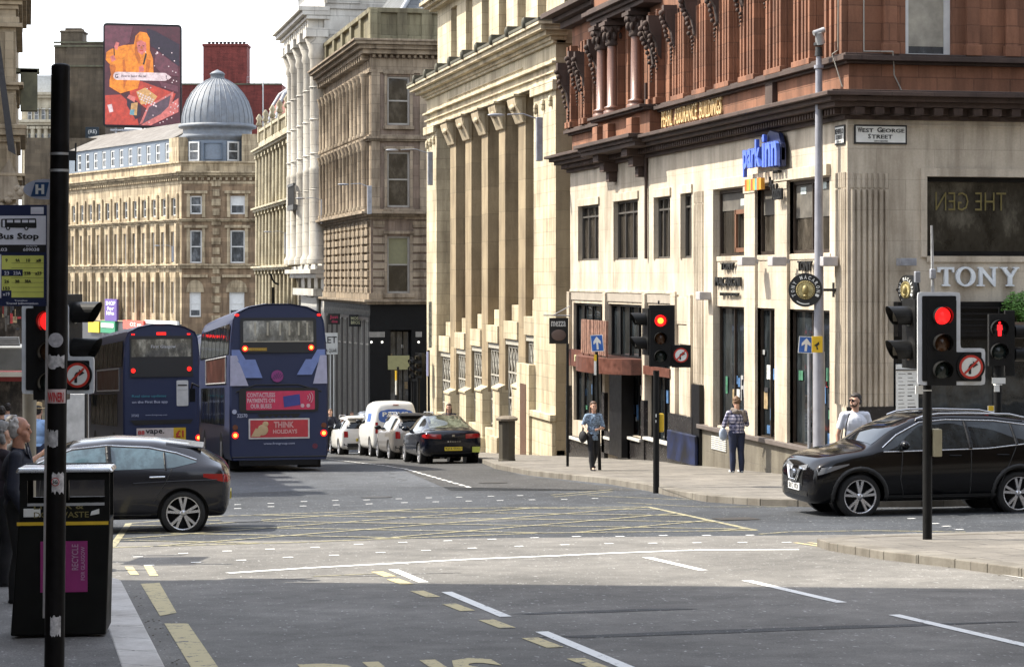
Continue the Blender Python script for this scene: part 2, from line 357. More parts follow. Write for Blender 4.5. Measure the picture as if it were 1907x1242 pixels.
st = [z8(*p) for p in ((90, 500), (360, 482), (635, 470), (915, 460), (1190, 450), (1455, 441), (1715, 433), (208, 550), (497, 533), (780, 520), (1068, 506), (1358, 494), (1643, 485), (20, 215), (215, 208), (410, 205), (610, 198), (797, 192), (985, 188), (1183, 182), (1365, 178), (15, 243), (222, 236), (425, 230), (645, 222), (840, 217), (1045, 212), (1240, 208), (1438, 204), (1640, 202), (1830, 196))]
st += [zl(*p) for p in ((875, 547), (1162, 525), (1440, 510), (1712, 498), (945, 600), (1243, 582), (1530, 568), (1826, 550), (1507, 215), (1507, 240), (1717, 207), (1717, 228))]
st += [z6(*p) for p in ((60, 97), (258, 93), (456, 92), (655, 91), (10, 130), (210, 128), (412, 126), (620, 125), (822, 124), (1392, 15), (1500, 38), (1552, 50), (1610, 65))]
for p in st:
    x, y = gnd(*p); sheet(W_, [(x-.06, y-.05), (x+.06, y-.05), (x+.06, y+.05), (x-.06, y+.05)], .010)
# parking bay dashes beside the parked cars
for i in range(40):
    y = 46+i*.95; x = 9.0+(y-46)*.052 if y < 62 else 9.85+(y-62)*.025
    if y < 84: stripe(W_, (x, y), (x+.02, y+.55), .09)
# box junction
BX = [gnd(208, 1020), gnd(560, 1010), gnd(1000, 993), gnd(1407, 988), gnd(1205, 944), gnd(830, 947), gnd(400, 962), gnd(240, 975)]
for a, b in zip(BX, BX[1:]+BX[:1]): stripe(YP, a, b, .10, .009)
def clip(p, d):
    ts = []
    for (x0, y0), (x1, y1) in zip(BX, BX[1:]+BX[:1]):
        ex, ey = x1-x0, y1-y0; det = d[0]*(-ey)+ex*d[1]
        if abs(det) < 1e-9: continue
        t = ((x0-p[0])*(-ey)+ex*(y0-p[1]))/det; s = (d[0]*(y0-p[1])-d[1]*(x0-p[0]))/det
        if 0 <= s <= 1: ts.append(t)
    return (min(ts), max(ts)) if len(ts) >= 2 else None
for d, dz in (((.78, .62), .011), ((.80, -.60), .0125)):
    for k in range(-10, 11):
        p = (6+k*2.5, 33.5); c = clip(p, d)
        if c: stripe(YP, (p[0]+d[0]*c[0], p[1]+d[1]*c[0]), (p[0]+d[0]*c[1], p[1]+d[1]*c[1]), .09, dz)
# kerbside yellow lines
for q in ([(232, 1056), (247, 1056), (259, 1071), (243, 1071)], [(267, 1053), (282, 1053), (295, 1073), (279, 1073)], [(262, 1088), (297, 1086), (329, 1142), (298, 1148)], [(306, 1162), (350, 1162), (408, 1246), (357, 1246)]):
    sheet(Y_, [gnd(*p) for p in q], .009)
stripe(Y_, (1.5, 15.6), (1.5, 9), .2)
for o in (0, .25):
    pstripe(YP, [(1027+o*20, 922+o*14), (1085+o*20, 917+o*14), (1140, 912+o*14)], .07)
    pstripe(Y_, [z6(860+o*260, 125), z6(1020+o*200, 148), z6(1190, 166)], .07); 
pstripe(Y_, [z6(1195, 185), z6(1300, 197), z6(1420, 205)], .08)
pstripe(YP, [z6(700, 86), z6(830, 76), z6(1200, 70), z6(1640, 76)], .08)
pstripe(YP, [(1095, 923), (1250, 930), (1420, 934)], .06); pstripe(YP, [(1150, 936), (1300, 944), (1465, 944)], .06)
pstripe(W_, [z6(1585, 225), z6(1720, 250)], .08); pstripe(W_, [z6(1825, 272), z6(1950, 292)], .1)
struct('white_road_marking', W_, W_PAINT); struct('yellow_road_marking', Y_, Y_PAINT); struct('box_junction_marking', YP, Y_PALE)
# lettering at the bottom of the bus lane (only its upper edge is in the picture)
m = MB(); x0 = gnd(550, 1235)[0]; x1 = gnd(932, 1235)[0]; y1 = gnd(800, 1229)[1]
vs, fs = glyphs('BUS', .02, 0); X = [v[0] for v in vs]; Yv = [v[1] for v in vs]
m.add([(x0+(v[0]-min(X))/(max(X)-min(X))*(x1-x0), y1-1.8+(v[1]-min(Yv))/(max(Yv)-min(Yv))*1.8, G(y1-1.8+(v[1]-min(Yv))/(max(Yv)-min(Yv))*1.8, .009)) for v in vs], fs)
struct('lane_lettering', m, Y_PAINT)
# tar patches, covers and the sunken patch in the junction
m = MB()
def blob(cx, cy, rx, ry, dz, n=22, j=.25): sheet(m, [(cx+rx*cos(2*pi*i/n)*(1+random.uniform(-j, j)), cy+ry*sin(2*pi*i/n)*(1+random.uniform(-j, j))) for i in range(n)], dz)
x, y = gnd(850, 970); blob(x, y, 1.5, .5, .0075); x, y = gnd(1400, 1175); blob(x, y, 2.0, .12, .0072); x, y = gnd(1350, 1140); blob(x-1, y+.4, .9, .1, .0073)
for cx_, cy_, L_, a_ in ((3, 38, 6, 1.4), (8.2, 50, 9, 1.5), (2.6, 24.3, 2.2, .1)):
    x_, y_ = cx_, cy_
    for k in range(int(L_/.22)):
        a2 = a_+random.uniform(-.6, .6); x2, y2 = x_+.22*cos(a2), y_+.22*sin(a2); w_ = random.uniform(.006, .022); sheet(m, [(x_-w_, y_-w_), (x2-w_, y2-w_), (x2+w_, y2+w_), (x_+w_, y_+w_)], .0074); x_, y_ = x2, y2
struct('road_patch', m, asphalt('asphalt_tar', (.05, .05, .05), patch=.4, speck=1.2))
for cx_, cy_, sq in ((6.5, 42.5, 0), (3.3, 35.5, 1), (10.6, 33.0, 1), (9.9, 48.0, 0)):
    m = MB(); r_ = .31; pts_ = [(cx_+r_*cos(2*pi*k/24), cy_+r_*sin(2*pi*k/24)) for k in range(24)] if not sq else [(cx_-r_, cy_-r_), (cx_+r_, cy_-r_), (cx_+r_, cy_+r_), (cx_-r_, cy_+r_)]; sheet(m, pts_, .013)
    o_ = struct('manhole_cover', m, paint('cast_iron', (.045, .042, .038), .5, .5, var=.5, scale=30))
m = MB()
for k in range(260):
    x_, y_ = random.choice([(1.0+abs(random.gauss(0, .12)), random.uniform(14, 23.5)), (10.0-abs(random.gauss(0, .15)), random.uniform(17, 26)), (11.6-abs(random.gauss(0, .15)), random.uniform(37, 56)), (random.uniform(12.5, 17), 34.8-abs(random.gauss(0, .12)))]); s_ = random.uniform(.004, .010); z_ = G(y_, .006); m.box(x_-s_, x_+s_, y_-s_*.7, y_+s_*.7, z_, z_+s_*.5)
m.build('gutter_litter', paint('gutter_grit', (.16, .14, .11), .9, var=.6, scale=40), None, kind='stuff')
# ------------------------------------------------------------------ facade helpers
def wall(mb, F, u0, u1, z0, z1, op=(), depth=.35, n=0, mi=0):
    "wall sheet with rectangular openings (u0,u1,z0,z1) and their reveals"
    us = sorted({u0, u1, *[v for o in op for v in (max(u0, o[0]), min(u1, o[1]))]}); zs = sorted({z0, z1, *[v for o in op for v in (max(z0, o[2]), min(z1, o[3]))]})
    P = F.P
    for za, zb in zip(zs, zs[1:]):
        run = None
        for ua, ub in list(zip(us, us[1:]))+[(None, None)]:
            hole = ua is None or any(o[0]-1e-6 < (ua+ub)/2 < o[1]+1e-6 and o[2]-1e-6 < (za+zb)/2 < o[3]+1e-6 for o in op)
            if not hole: run = (run[0], ub) if run else (ua, ub)
            elif run: mb.quad(P(run[0], n, za), P(run[1], n, za), P(run[1], n, zb), P(run[0], n, zb), mi); run = None
    for a, b, c, d in op:
        a, b, c, d = max(a, u0), min(b, u1), max(c, z0), min(d, z1); e = n-depth
        mb.quad(P(a, n, c), P(a, e, c), P(a, e, d), P(a, n, d), mi); mb.quad(P(b, n, c), P(b, e, c), P(b, e, d), P(b, n, d), mi)
        mb.quad(P(a, n, c), P(b, n, c), P(b, e, c), P(a, e, c), mi); mb.quad(P(a, n, d), P(b, n, d), P(b, e, d), P(a, e, d), mi)
def shell(mb, F, u0, u1, z0, z1, n0=-.5, n1=-14, mi=0): mb.fbox(F, u0, u1, n1, n0, z0, z1, mi)
def window(parent, F, r, n=-.28, kind='sash', fm=None, gm=None, fw=.07, nx=1, zs=(.5,), name='window', blind=None, label=None):
    "one window: frame bars and panes"
    a, b, c, d = r; m = MB(); fm = fm or MT['white_frame']; gm = gm or MT['dark_glass']
    m.fbox(F, a, b, n, n+.06, c, c+fw); m.fbox(F, a, b, n, n+.06, d-fw, d); m.fbox(F, a, a+fw, n, n+.06, c+fw, d-fw); m.fbox(F, b-fw, b, n, n+.06, c+fw, d-fw)
    for i in range(1, nx): u = a+(b-a)*i/nx; m.fbox(F, u-fw*.35, u+fw*.35, n, n+.055, c+fw, d-fw)
    for k in zs: z = c+(d-c)*k; m.fbox(F, a+fw, b-fw, n, n+.05, z-fw*.4, z+fw*.4)
    w = m.build(name, fm, parent); g = MB(); g.quad(F.P(a, n-.01, c), F.P(b, n-.01, c), F.P(b, n-.01, d), F.P(a, n-.01, d)); g.build('pane', gm, w)
    if label: w['label'] = label
    if blind:
        g = MB(); g.quad(F.P(a+.05, n-.004, c+(d-c)*blind[0]), F.P(b-.05, n-.004, c+(d-c)*blind[0]), F.P(b-.05, n-.004, c+(d-c)*blind[1]), F.P(a+.05, n-.004, c+(d-c)*blind[1])); g.build('blind', blind[2], w)
    return w
def cornice(mb, F, u0, u1, z, prof, mi=0, ends=(0, 0)):
    "stepped moulding: prof of (projection, height) from the bottom up; ends = extra length proportional to projection"
    for p, h in prof:
        mb.fbox(F, u0-p*ends[0], u1+p*ends[1], -.3, p, z, z+h, mi); z += h
    return z
def dentils(mb, F, u0, u1, z, s, w, p, h, mi=0):
    k = int((u1-u0)/s)
    for i in range(k): u = u0+(i+.5)*(u1-u0)/k; mb.fbox(F, u-w/2, u+w/2, 0, p, z, z+h, mi)
def FT(F): return lambda a, b, h: F.P(a, h, b)
WF = paint('white_frame', (.62, .62, .60), .5, var=.08)
DG = glass('dark_glass'); DG2 = glass('brown_glass', (.035, .03, .024), .06, .25); DGL = glass('grey_glass', (.07, .075, .08), .12, .3, .6)
BLK = paint('black_paint', (.008, .008, .009), .35, var=.2, spec=.25); BLKM = paint('matt_black', (.009, .009, .009), .6, var=.3, spec=.15)
CREAMST = stone('hotel_stone', (.55, .485, .39), (1.25, .62), .74, .08, .50, .75, .006)
RED = stone('red_sandstone', (.27, .12, .066), (.8, .36), .55, .35, .6); REDD = stone('sooty_sandstone', (.07, .045, .036), (.9, .5), .7, .3, .45)
GRAN = stone('grey_granite', (.17, .155, .125), (1.6, .9), .75, .12, .5, .6, .006); BGRAN = paint('black_granite', (.022, .02, .02), .25, var=.35)
GRAN2 = paint('pink_granite', (.15, .07, .045), .35, var=.3, scale=40)
BRZ = paint('bronze_frame', (.06, .045, .035), .45, .5, var=.2)
# ------------------------------------------------------------------ HOTEL on the corner
H = Fac((16.2, 0), (0, 1), (-1, 0)); HS = Fac((16.2, 43.1), (1, 0), (0, -1)); SU0 = 0; SU1 = 26
hotel = thing('corner_building', 'corner building with pale stone shopfronts below and red sandstone with columns above', 'building', (16.2, 43.1, G(43.1)))
Y0, Y1 = 43.1, 66.86; ZB, ZC = G(67)-.3, 7.2
R = H.rect
up = [R(1079, 1115, 383, 485.5), R(1145, 1188, 373.5, 484), R(1220, 1248, 367, 482), R(1270, 1288, 360.5, 481)]
big = [R(1335, 1391, 352, 478), R(1411, 1448, 346, 475), R(1471, 1545, 334, 472)]
low = [R(1335, 1391, 571, 797), R(1411, 1448, 574, 817), R(1471, 1545, 577, 835)]
shop = [R(1068, 1128, 565, 745), R(1133, 1201, 567, 752), R(1207, 1256, 570, 762)]
sz = [s[2] for s in shop]; fz = G(58)+.12
m = MB()
ops = up+big+low+[(s[0], s[1], fz+.55, s[3]) for s in shop]
wall(m, H, Y0, Y1, ZB, ZC, ops, .2)
shell(m, H, Y0+.4, Y1-.05, ZB, ZC, -.45, -25)
m.quad(H.P(Y1, 0, ZB), H.P(Y1, -25, ZB), H.P(Y1, -25, ZC), H.P(Y1, 0, ZC))
# side street front
S = HS.rect; swin = (HS.u(1725), 12.5, HS.z(1760, 477), HS.z(1760, 329)); sshop = (HS.u(1664), 12.5, G(43)+.1, HS.z(1760, 562))
wall(m, HS, 0, SU1, ZB, ZC, [swin, sshop], .35)
m.build('stone_front', CREAMST, hotel)
# raised surround bands, pilasters, fluting
m = MB()
for a, b, c, d in up:
    m.fbox(H, a-.1, b+.1, 0, .05, d, d+.22); m.fbox(H, b, b+.12, 0, .045, c, d); 
for (a, b, c, d) in big[:]: pass
pil = [(H.u(1391), H.u(1411)), (H.u(1448), H.u(1471))]
ztop = big[1][3]+.03; zlg = (H.z(1310, 798)+H.z(1560, 851))/2+.08
for b, a in pil:
    m.fbox(H, a, b, -.1, .07, zlg, ztop, 0); m.fbox(H, a-.03, b+.03, .07, .09, ztop-.16, ztop)
m.fbox(H, H.u(1547), H.u(1326), .0, .10, ztop+.02, ztop+.26); m.fbox(H, H.u(1335), H.u(1326), 0, .10, low[0][2]-.1, ztop+.02)
m.fbox(H, H.u(1547), H.u(1335), -.25, .02, big[1][2]-.12, big[1][2])
# window group band over the shops
m.fbox(H, shop[2][0]-.2, Y1-.1, .0, .05, shop[0][3]+.33, shop[0][3]+.40)
for p in (1063, 1130, 1204): m.fbox(H, H.u(p)-.14, H.u(p)+.14, 0, .10, G(58)+1.7, shop[0][3]+.33)
for p, w in ((1259, .22), (1289, .16)): m.fbox(H, H.u(p)-w, H.u(p)+w, 0, .10, G(54)+1.3, shop[0][3]+.33)
m.fbox(H, H.u(1283), H.u(1263), 0, .05, H.z(1272, 604), H.z(1272, 553)); m.fbox(H, H.u(1283), H.u(1266), 0, .04, H.z(1272, 641), H.z(1272, 606))
m.build('stone_dressing', CREAMST, hotel, bevel=.01)
def flutes(F, px0, px1, yt, yb, k, d=.05, rib=.55):
    m = MB(); u0, u1 = sorted((F.u(px0), F.u(px1))); zt = F.z((px0+px1)/2, yt); zb = F.z((px0+px1)/2, yb); w = (u1-u0)/k
    for i in range(k):
        u = u0+i*w; m.prism([(u+w*(1-rib)/2+w*rib*t, d*sin(pi*t)) for t in (0, .2, .5, .8, 1)], lambda a, b, h: F.P(a, b, h), zb, zt, 0, True)
    return m
for q in ((H, 1293, 1311, 381, 714, 6), (H, 1293, 1311, 357, 378, 6), (H, 1557, 1577, 353, 753, 6), (H, 1557, 1577, 322, 350, 6), (HS, 1582, 1656, 353, 757, 7, .07, .86), (HS, 1582, 1656, 323, 350, 7, .03, .8)):
    flutes(*q).build('fluted_panel', CREAMST, hotel)
m = MB()
for yy in (235, 326, 351, 470, 575, 665): z = HS.z(1700, yy)
m.fbox(HS, .02, SU1, 0, .025, HS.z(1700, 236), HS.z(1700, 233)); m.fbox(HS, HS.u(1714), 12.6, 0, .05, swin[3], swin[3]+.16); m.fbox(HS, HS.u(1714), swin[0], 0, .05, swin[2]-.02, swin[3]); m.fbox(HS, swin[0], 12.6, 0, .04, swin[2]-.12, swin[2])
m.build('string_course', CREAMST, hotel)
# grey fascia strip between storeys and shop cream frame
m = MB(); z = shop[0][3]
m.fbox(H, shop[2][0]-.15, Y1-.15, 0, .03, z+.09, z+.33); m.build('grey_fascia', paint('grey_fascia', (.33, .29, .24), .7, dirt=.3), hotel)
# black granite base, ledge, stallriser
m = MB(); zl0, zl1 = H.z(1310, 798), H.z(1560, 851)
zl = (zl0+zl1)/2
m.fbox(H, Y0-.05, H.u(1309), 0, .05, ZB, zl); m.build('granite_base', GRAN, hotel)
m = MB(); m.fbox(H, Y0-.15, H.u(1308), 0, .16, zl, zl+.1); m.build('sill_ledge', paint('dark_ledge', (.12, .10, .09), .5), hotel, bevel=.01)
m = MB(); m.fbox(HS, -.02, HS.u(1664), 0, .04, ZB, HS.z(1620, 757)); m.fbox(H, H.u(1293)-.2, H.u(1255)+.1, 0, .13, G(54), G(54)+1.32)
m.fbox(H, H.u(1127), H.u(1177), -.2, .12, G(58), G(58)+.62)
for p in (1063, 1130, 1204): m.fbox(H, H.u(p)-.15, H.u(p)+.15, 0, .12, G(60)-.2, G(58)+1.7)
m.fbox(H, Y1-.02, H.u(1128), -.1, .08, G(64)-.3, G(64)+.6); m.fbox(H, H.u(1155), H.u(1256), -.1, .08, G(56)-.3, G(56)+.55)
m.build('black_stallriser', BGRAN, hotel)
m = MB()
for a, b in ((1066, 1127), (1133, 1153), (1178, 1201), (1207, 1253)): m.fbox(H, H.u(b), H.u(a), 0, .16, G(H.u(a))+.68, G(H.u(a))+.75)
m.build('shop_sill', paint('pale_sill', (.5, .48, .44), .5), hotel)
# door
m = MB(); m.fbox(H, H.u(1177), H.u(1154), -.05, .30, G(57), H.z(1166, 690)); m.build('door', BLK, hotel)
# windows
for r in up: window(hotel, H, r, -.15, fm=paint('dark_window_frame', (.075, .068, .06), .5), nx=3 if r[1]-r[0] > 1.2 else 2, zs=(.8,), fw=.06, gm=DG2)
for i, r in enumerate(big): window(hotel, H, r, -.13, fm=BRZ, nx=1 if i < 2 else 2, zs=(), fw=.08, gm=DG2)
m = MB(); r = big[0]; m.fbox(H, r[0]+.05, r[0]+1.0, -.1, -.04, r[2]+.1, r[2]+.2); m.fbox(H, r[0]+.05, r[0]+1.0, -.1, -.04, r[3]-.6, r[3]-.5); m.fbox(H, r[0]+.95, r[0]+1.05, -.1, -.04, r[2]+.1, r[3]-.5); m.build('open_casement', paint('brown_casement', (.16, .075, .04), .5), hotel)
for i, r in enumerate(low): window(hotel, H, (r[0], r[1], r[2], r[3]), -.13, fm=BRZ, nx=2, zs=(), fw=.05, gm=DG)
for i, s in enumerate(shop): window(hotel, H, (s[0], s[1], G((s[0]+s[1])/2)+.6, s[3]), -.15, fm=BLK, nx=4, zs=(.62,), fw=.07, gm=DG)
window(hotel, HS, swin, -.25, fm=BLK, nx=1, zs=(), fw=.1, gm=glass('restaurant_glass', (.035, .032, .025), .05, .5, .8))
window(hotel, HS, (sshop[0], sshop[1], sshop[2]+.5, sshop[3]-.7), -.2, fm=BLK, nx=5, zs=(), fw=.08)
m = MB(); m.fbox(HS, sshop[0], sshop[1], -.2, .25, sshop[3]-.7, sshop[3]); 
for k in range(5): m.fbox(HS, sshop[0]+.3, sshop[1], .25, .27+.02*k, sshop[3]-.62+k*.12, sshop[3]-.58+k*.12)
m.fbox(HS, sshop[0], sshop[1], -.2, .05, sshop[2]-.4, sshop[2]+.5); m.build('shutter_box', BLK, hotel)
DSP = [('display_reflection_white', (.5, .5, .48)), ('display_red', (.35, .03, .03)), ('display_green', (.04, .14, .08)), ('display_blue', (.05, .12, .25)), ('display_tan', (.3, .22, .12)), ('display_dark', (.03, .03, .035))]
for i, s in enumerate(shop+low):  # boxes before the panes stand in for displays and street reflections
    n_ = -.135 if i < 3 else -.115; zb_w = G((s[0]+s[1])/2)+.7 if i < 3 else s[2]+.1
    for k in range(9): c_ = random.choice(DSP); u = random.uniform(s[0]+.1, s[1]-.3); z = zb_w+random.choice([0, .1, .5, .55, .9, 1.2])*random.uniform(.6, 1.1); m = MB(); m.fbox(H, u, u+random.uniform(.06, .28), n_-.01, n_, z, z+random.uniform(.08, .42)); m.build('window_display_reflection', paint(c_[0], c_[1], .6, var=.5, scale=9), hotel)
for i, r in enumerate(big): m = MB(); m.fbox(H, r[0]+.08, r[1]-.08, -.125, -.12, r[3]-.5-.15*i, r[3]-.09); m.build('window_blind', paint('dim_blind', (.10, .09, .075), .7, var=.4, scale=4), hotel)
# notices and letters in the windows; the mirrored gold ones model a reflection
m = MB()
for px0, px1, y0, y1 in ((1380, 1390, 370, 383), (1492, 1502, 349, 362), (1528, 1540, 338, 352)): a, b, c, d = R(px0, px1, y0, y1, -.12); m.fbox(H, a, b, -.12, -.11, c, d)
m.build('window_notice', paint('notice_paper', (.45, .5, .48), .7), hotel)
m = MB(); text(m, 'REAL', H.P(H.u(1378), -.11, H.z(1365, 655)), (0, -1, 0), (0, 0, 1), 1.5, .7, .01); text(m, 'FOOD', H.P(H.u(1372), -.11, H.z(1365, 745)), (0, -1, 0), (0, 0, 1), 1.2, .6, .01); m.build('window_lettering', paint('dim_white', (.3, .3, .3), .6), hotel)
m = MB(); text(m, 'THE GEN', HS.P(HS.u(1882), -.22, HS.z(1800, 392)), (-1, 0, 0), (0, 0, 1), 1.55, .38, .01, 0, -.01); m.build('reflected_lettering', paint('reflected_gold', (.17, .14, .05), .4, .2), hotel)
# main cornice above the stone
m = MB(); zc = ZC
prof = [(.10, .10), (.16, .14), (.42, .10), (.55, .10), (.68, .08), (.50, .05)]
dentils(m, H, Y0-.1, Y1, ZC+.10, .17, .09, .30, .12); dentils(m, HS, -.1, SU1, ZC+.08, .42, .2, .42, .15)
zt = cornice(m, H, Y0, Y1, ZC, prof, 0, (1, 1)); cornice(m, HS, 0, SU1, ZC, [(p+.004, h) for p, h in prof], 0, (0, 0))
# oriel base brackets
for yy in (58.3, 61.4): m.fbox(H, yy-.3, yy+.3, 0, .6, ZC+.05, ZC+.45); m.fbox(H, yy-.24, yy+.24, 0, .42, ZC-.22, ZC+.05); m.fbox(H, yy-.16, yy+.16, 0, .25, ZC-.5, ZC-.22)
cornice(m, H, 57.2, 62.2, ZC+.25, [(.72, .12), (.8, .1), (.92, .1)], 0, (.6, .6))
m.build('dark_cornice', REDD, hotel, bevel=.01)
# red upper storeys
ZF, ZS, ZE = zt, 8.33, 11.0; m = MB(); NU = -.05; F2 = Fac((16.25, 0), (0, 1), (-1, 0)); FS2 = Fac((16.2, 43.15), (1, 0), (0, -1))
bays = [(44.35+i*1.86, 45.02+i*1.86) for i in range(7)]+[(59.0, 60.3), (63.2, 64.2), (65.0, 65.9)]
wall(m, F2, Y0+.05, Y1-.05, ZF-.05, 14.5, [(a, b, ZS+.25, ZE) for a, b in bays], .5)
swb = [(HS.u(1688), HS.u(1776), HS.z(1730, 110), 11.2)]+[(HS.u(1776)+2.2+3*i, HS.u(1776)+3.6+3*i, HS.z(1730, 110), 11.2) for i in range(4)]
wall(m, FS2, .05, SU1, ZF-.05, 14.5, swb, .4); m.quad((16.25, Y1-.05, ZF), (40, Y1-.05, ZF), (40, Y1-.05, 14.5), (16.25, Y1-.05, 14.5)); m.quad((16.25, Y0+.05, 14.5), (42, Y0+.05, 14.5), (42, Y1, 14.5), (16.25, Y1, 14.5)); shell(m, F2, Y0+.6, Y1-.4, ZF, 14.4, -.55, -25)
m.build('red_wall', RED, hotel)
m = MB()
for i, (a, b) in enumerate(bays[:6]):      # paired narrow pilasters with shaded grooves between
    m = MB()
    for u in (b+.04, b+.26, b+.46, b+.74, b+.96): m.fbox(F2, u, u+.11, 0, .16, ZS+.2, ZE-.3)
    m.fbox(F2, b+.02, b+1.12, 0, .05, ZS+.2, ZE+.1); m.fbox(F2, b, b+1.13, 0, .19, ZS+.17, ZS+.30); m.build('pilaster', RED, hotel, bevel=.012)
m = MB()
for u in (43.2, 43.5, 43.8, 44.1): m.fbox(F2, u, u+.12, 0, .14, ZS+.2, ZE)
m.build('pilaster', RED, hotel)
for u in (56.6, 57.3, 58.7, 60.6, 61.6, 62.85, 64.4, 64.75, 66.1, 66.5): m = MB(); m.fbox(F2, u, u+.16, 0, .22, ZS+.2, ZE); m.fbox(F2, u-.05, u+.21, 0, .27, ZS+.2, ZS+.38); m.build('pilaster', RED, hotel, bevel=.012)
for u in (HS.u(1645), HS.u(1799), HS.u(1872)): m = MB(); m.fbox(FS2, u, u+.27, 0, .12, ZS+.25, ZE); m.fbox(FS2, u-.04, u+.31, 0, .17, ZS+.2, ZS+.42); m.build('pilaster', RED, hotel, bevel=.012)
m = MB(); zz = cornice(m, F2, Y0, Y1, ZS, [(.10, .06), (.22, .10), (.15, .05)], 0, (1, 1)); cornice(m, FS2, 0, SU1, ZS, [(.104, .06), (.224, .10), (.154, .05)])
m.fbox(F2, 47.6, 48.1, 0, .12, ZF, ZS)
m.build('sill_course', REDD, hotel, bevel=.01)
# oriel: pedestal, three columns, entablature
m = MB(); m.fbox(F2, 57.0, 62.5, 0, .3, ZF, ZS+.1)
for yy in (58.3, 60.8, 62.0): m.fbox(F2, yy-.27, yy+.27, .28, .52, ZF, ZS-.05)
m.fbox(F2, 57.0, 62.5, 0, .42, 11.5, 12.6); m.build('oriel', RED, hotel, bevel=.015)
m = MB(); cornice(m, F2, 57.0, 62.5, ZS+.08, [(.50, .06), (.60, .08)], 0, (.1, .1)); cornice(m, F2, 57.0, 62.5, 11.2, [(.5, .12), (.6, .1), (.75, .12), (.6, .1)], 0, (.2, .2))
cornice(m, F2, 62.5, Y1, 11.6, [(.3, .2), (.5, .15), (.8, .15)], 0, (0, 1)); m.build('oriel_moulding', REDD, hotel, bevel=.012)
for yy in (58.3, 60.8, 62.0):
    m = MB(); c = (15.95, yy, 0)
    m.lathe([(.26, ZS+.22), (.26, ZS+.3), (.20, ZS+.34), (.24, ZS+.38), (.24, ZS+.42), (.16, ZS+.46), (.145, 10.45)], c, 24); m.build('column', GRAN2, hotel)
    m = MB(); m.lathe([(.18, 10.45), (.22, 10.5), (.2, 10.56), (.22, 10.8), (.33, 10.98), (.2, 11.0)], c, 16)
    for k in range(8): a = 2*pi*k/8; m.ball((c[0]+.24*cos(a), yy+.24*sin(a), 10.72), (.07, .07, .12), 6, 4); m.ball((c[0]+.28*cos(a+.4), yy+.28*sin(a+.4), 10.9), (.06, .06, .08), 6, 4)
    m.fbox(F2, yy-.34, yy+.34, 0, .62, 11.0, 11.1); m.fbox(F2, yy-.26, yy+.26, 0, .54, 11.1, 11.2); m.build('capital', REDD, hotel)
# carved consoles hung with fruit between the windows
def console(y, zb=9.9, s=1.0, n0=.1):
    m = MB(); poly = [(0, zb), (.12*s, zb+.1), (.2*s, zb+.5*s), (.42*s, zb+.8*s), (.5*s, zb+1.1*s), (.5*s, zb+1.25*s), (0, zb+1.25*s)]
    m.prism([(a*.8, b) for a, b in poly], lambda a, b, h: F2.P(y+h, n0+a, b), -.09, .09)
    for k in range(9):
        t = k/8; m.ball(F2.P(y+random.uniform(-.12, .12), n0+.14+.3*t*s, zb+.02+t*1.0*s), .05*(1+.6*t), 7, 5)
    for k in range(4): m.ball(F2.P(y+random.uniform(-.06, .06), n0+.12, zb-.08-k*.09), .045-.007*k, 6, 4)
    return m
for y, z, s in ((57.1, 9.5, 1.0), (56.65, 9.7, .9), (55.2, 9.8, .9), (53.4, 9.9, .9), (51.5, 10.0, .9), (49.6, 10.15, .85), (47.8, 10.35, .8), (62.9, 9.6, 1.0), (64.5, 9.4, 1.0), (66.4, 9.0, 1.2), (65.3, 9.5, 1.0)): console(y, z, s).build('carved_console', REDD, hotel)
for a, b in bays: window(hotel, F2, (a, b, ZS+.25, ZE), -.36, fw=.1, zs=(.45,), gm=DGL)
window(hotel, FS2, swb[0], -.2, fw=.12, zs=(), gm=DGL, blind=(.1, 1.0, paint('vertical_blind', (.34, .31, .25), .8, var=.3, scale=3)))
for r in swb[1:]: window(hotel, FS2, r, -.2, fw=.12)
m = MB(); text(m, 'PEARL  ASSURANCE  BUILDINGS', F2.P(F2.u(1236), .012, F2.z(1289, 226)), (0, -1, 0), (0, 0, 1), F2.u(1236)-F2.u(1347), .42, .05, 0, .0)
m.build('lettering', paint('gilt_letters', (.62, .45, .22), .5), hotel)
m = MB(); m.fbox(F2, 49.9, 50.1, 0, .05, ZF, 9)   # cables, conduit, downpipe
m = MB(); m.tube([F2.P(Y0+.35, .1, 12), F2.P(Y0+.35, .12, ZS+.3), F2.P(Y0+.2, .3, ZS+.2), F2.P(Y0+.1, .12, ZF+.1)], .012, 5)
m.tube([FS2.P(.35, .04, 12), FS2.P(.35, .06, ZS+.25), FS2.P(.9, .24, ZS+.24), FS2.P(1.0, .05, ZS-.1), FS2.P(1.0, .05, ZF+.35), FS2.P(1.15, .08, ZF+.03), FS2.P(14, .08, ZF+.03)], .014, 5)
m.tube([FS2.P(.9, .04, 12), FS2.P(.9, .06, ZS+.3)], .012, 5); m.build('cable', paint('cable_grey', (.3, .28, .24), .6), hotel)
m = MB(); m.tube([H.P(H.u(1207), .06, 9.2), H.P(H.u(1207), .06, H.z(1207, 482))], .045, 8); m.build('downpipe', REDD, hotel)
m = MB(); a, b, c, d = R(1330, 1357, 812, 838); 
for k in range(7): m.fbox(H, a, b, .05, .075, c+k*(d-c)/7, c+(k+.6)*(d-c)/7)
m.build('vent', paint('pale_vent', (.55, .55, .52), .5), hotel)
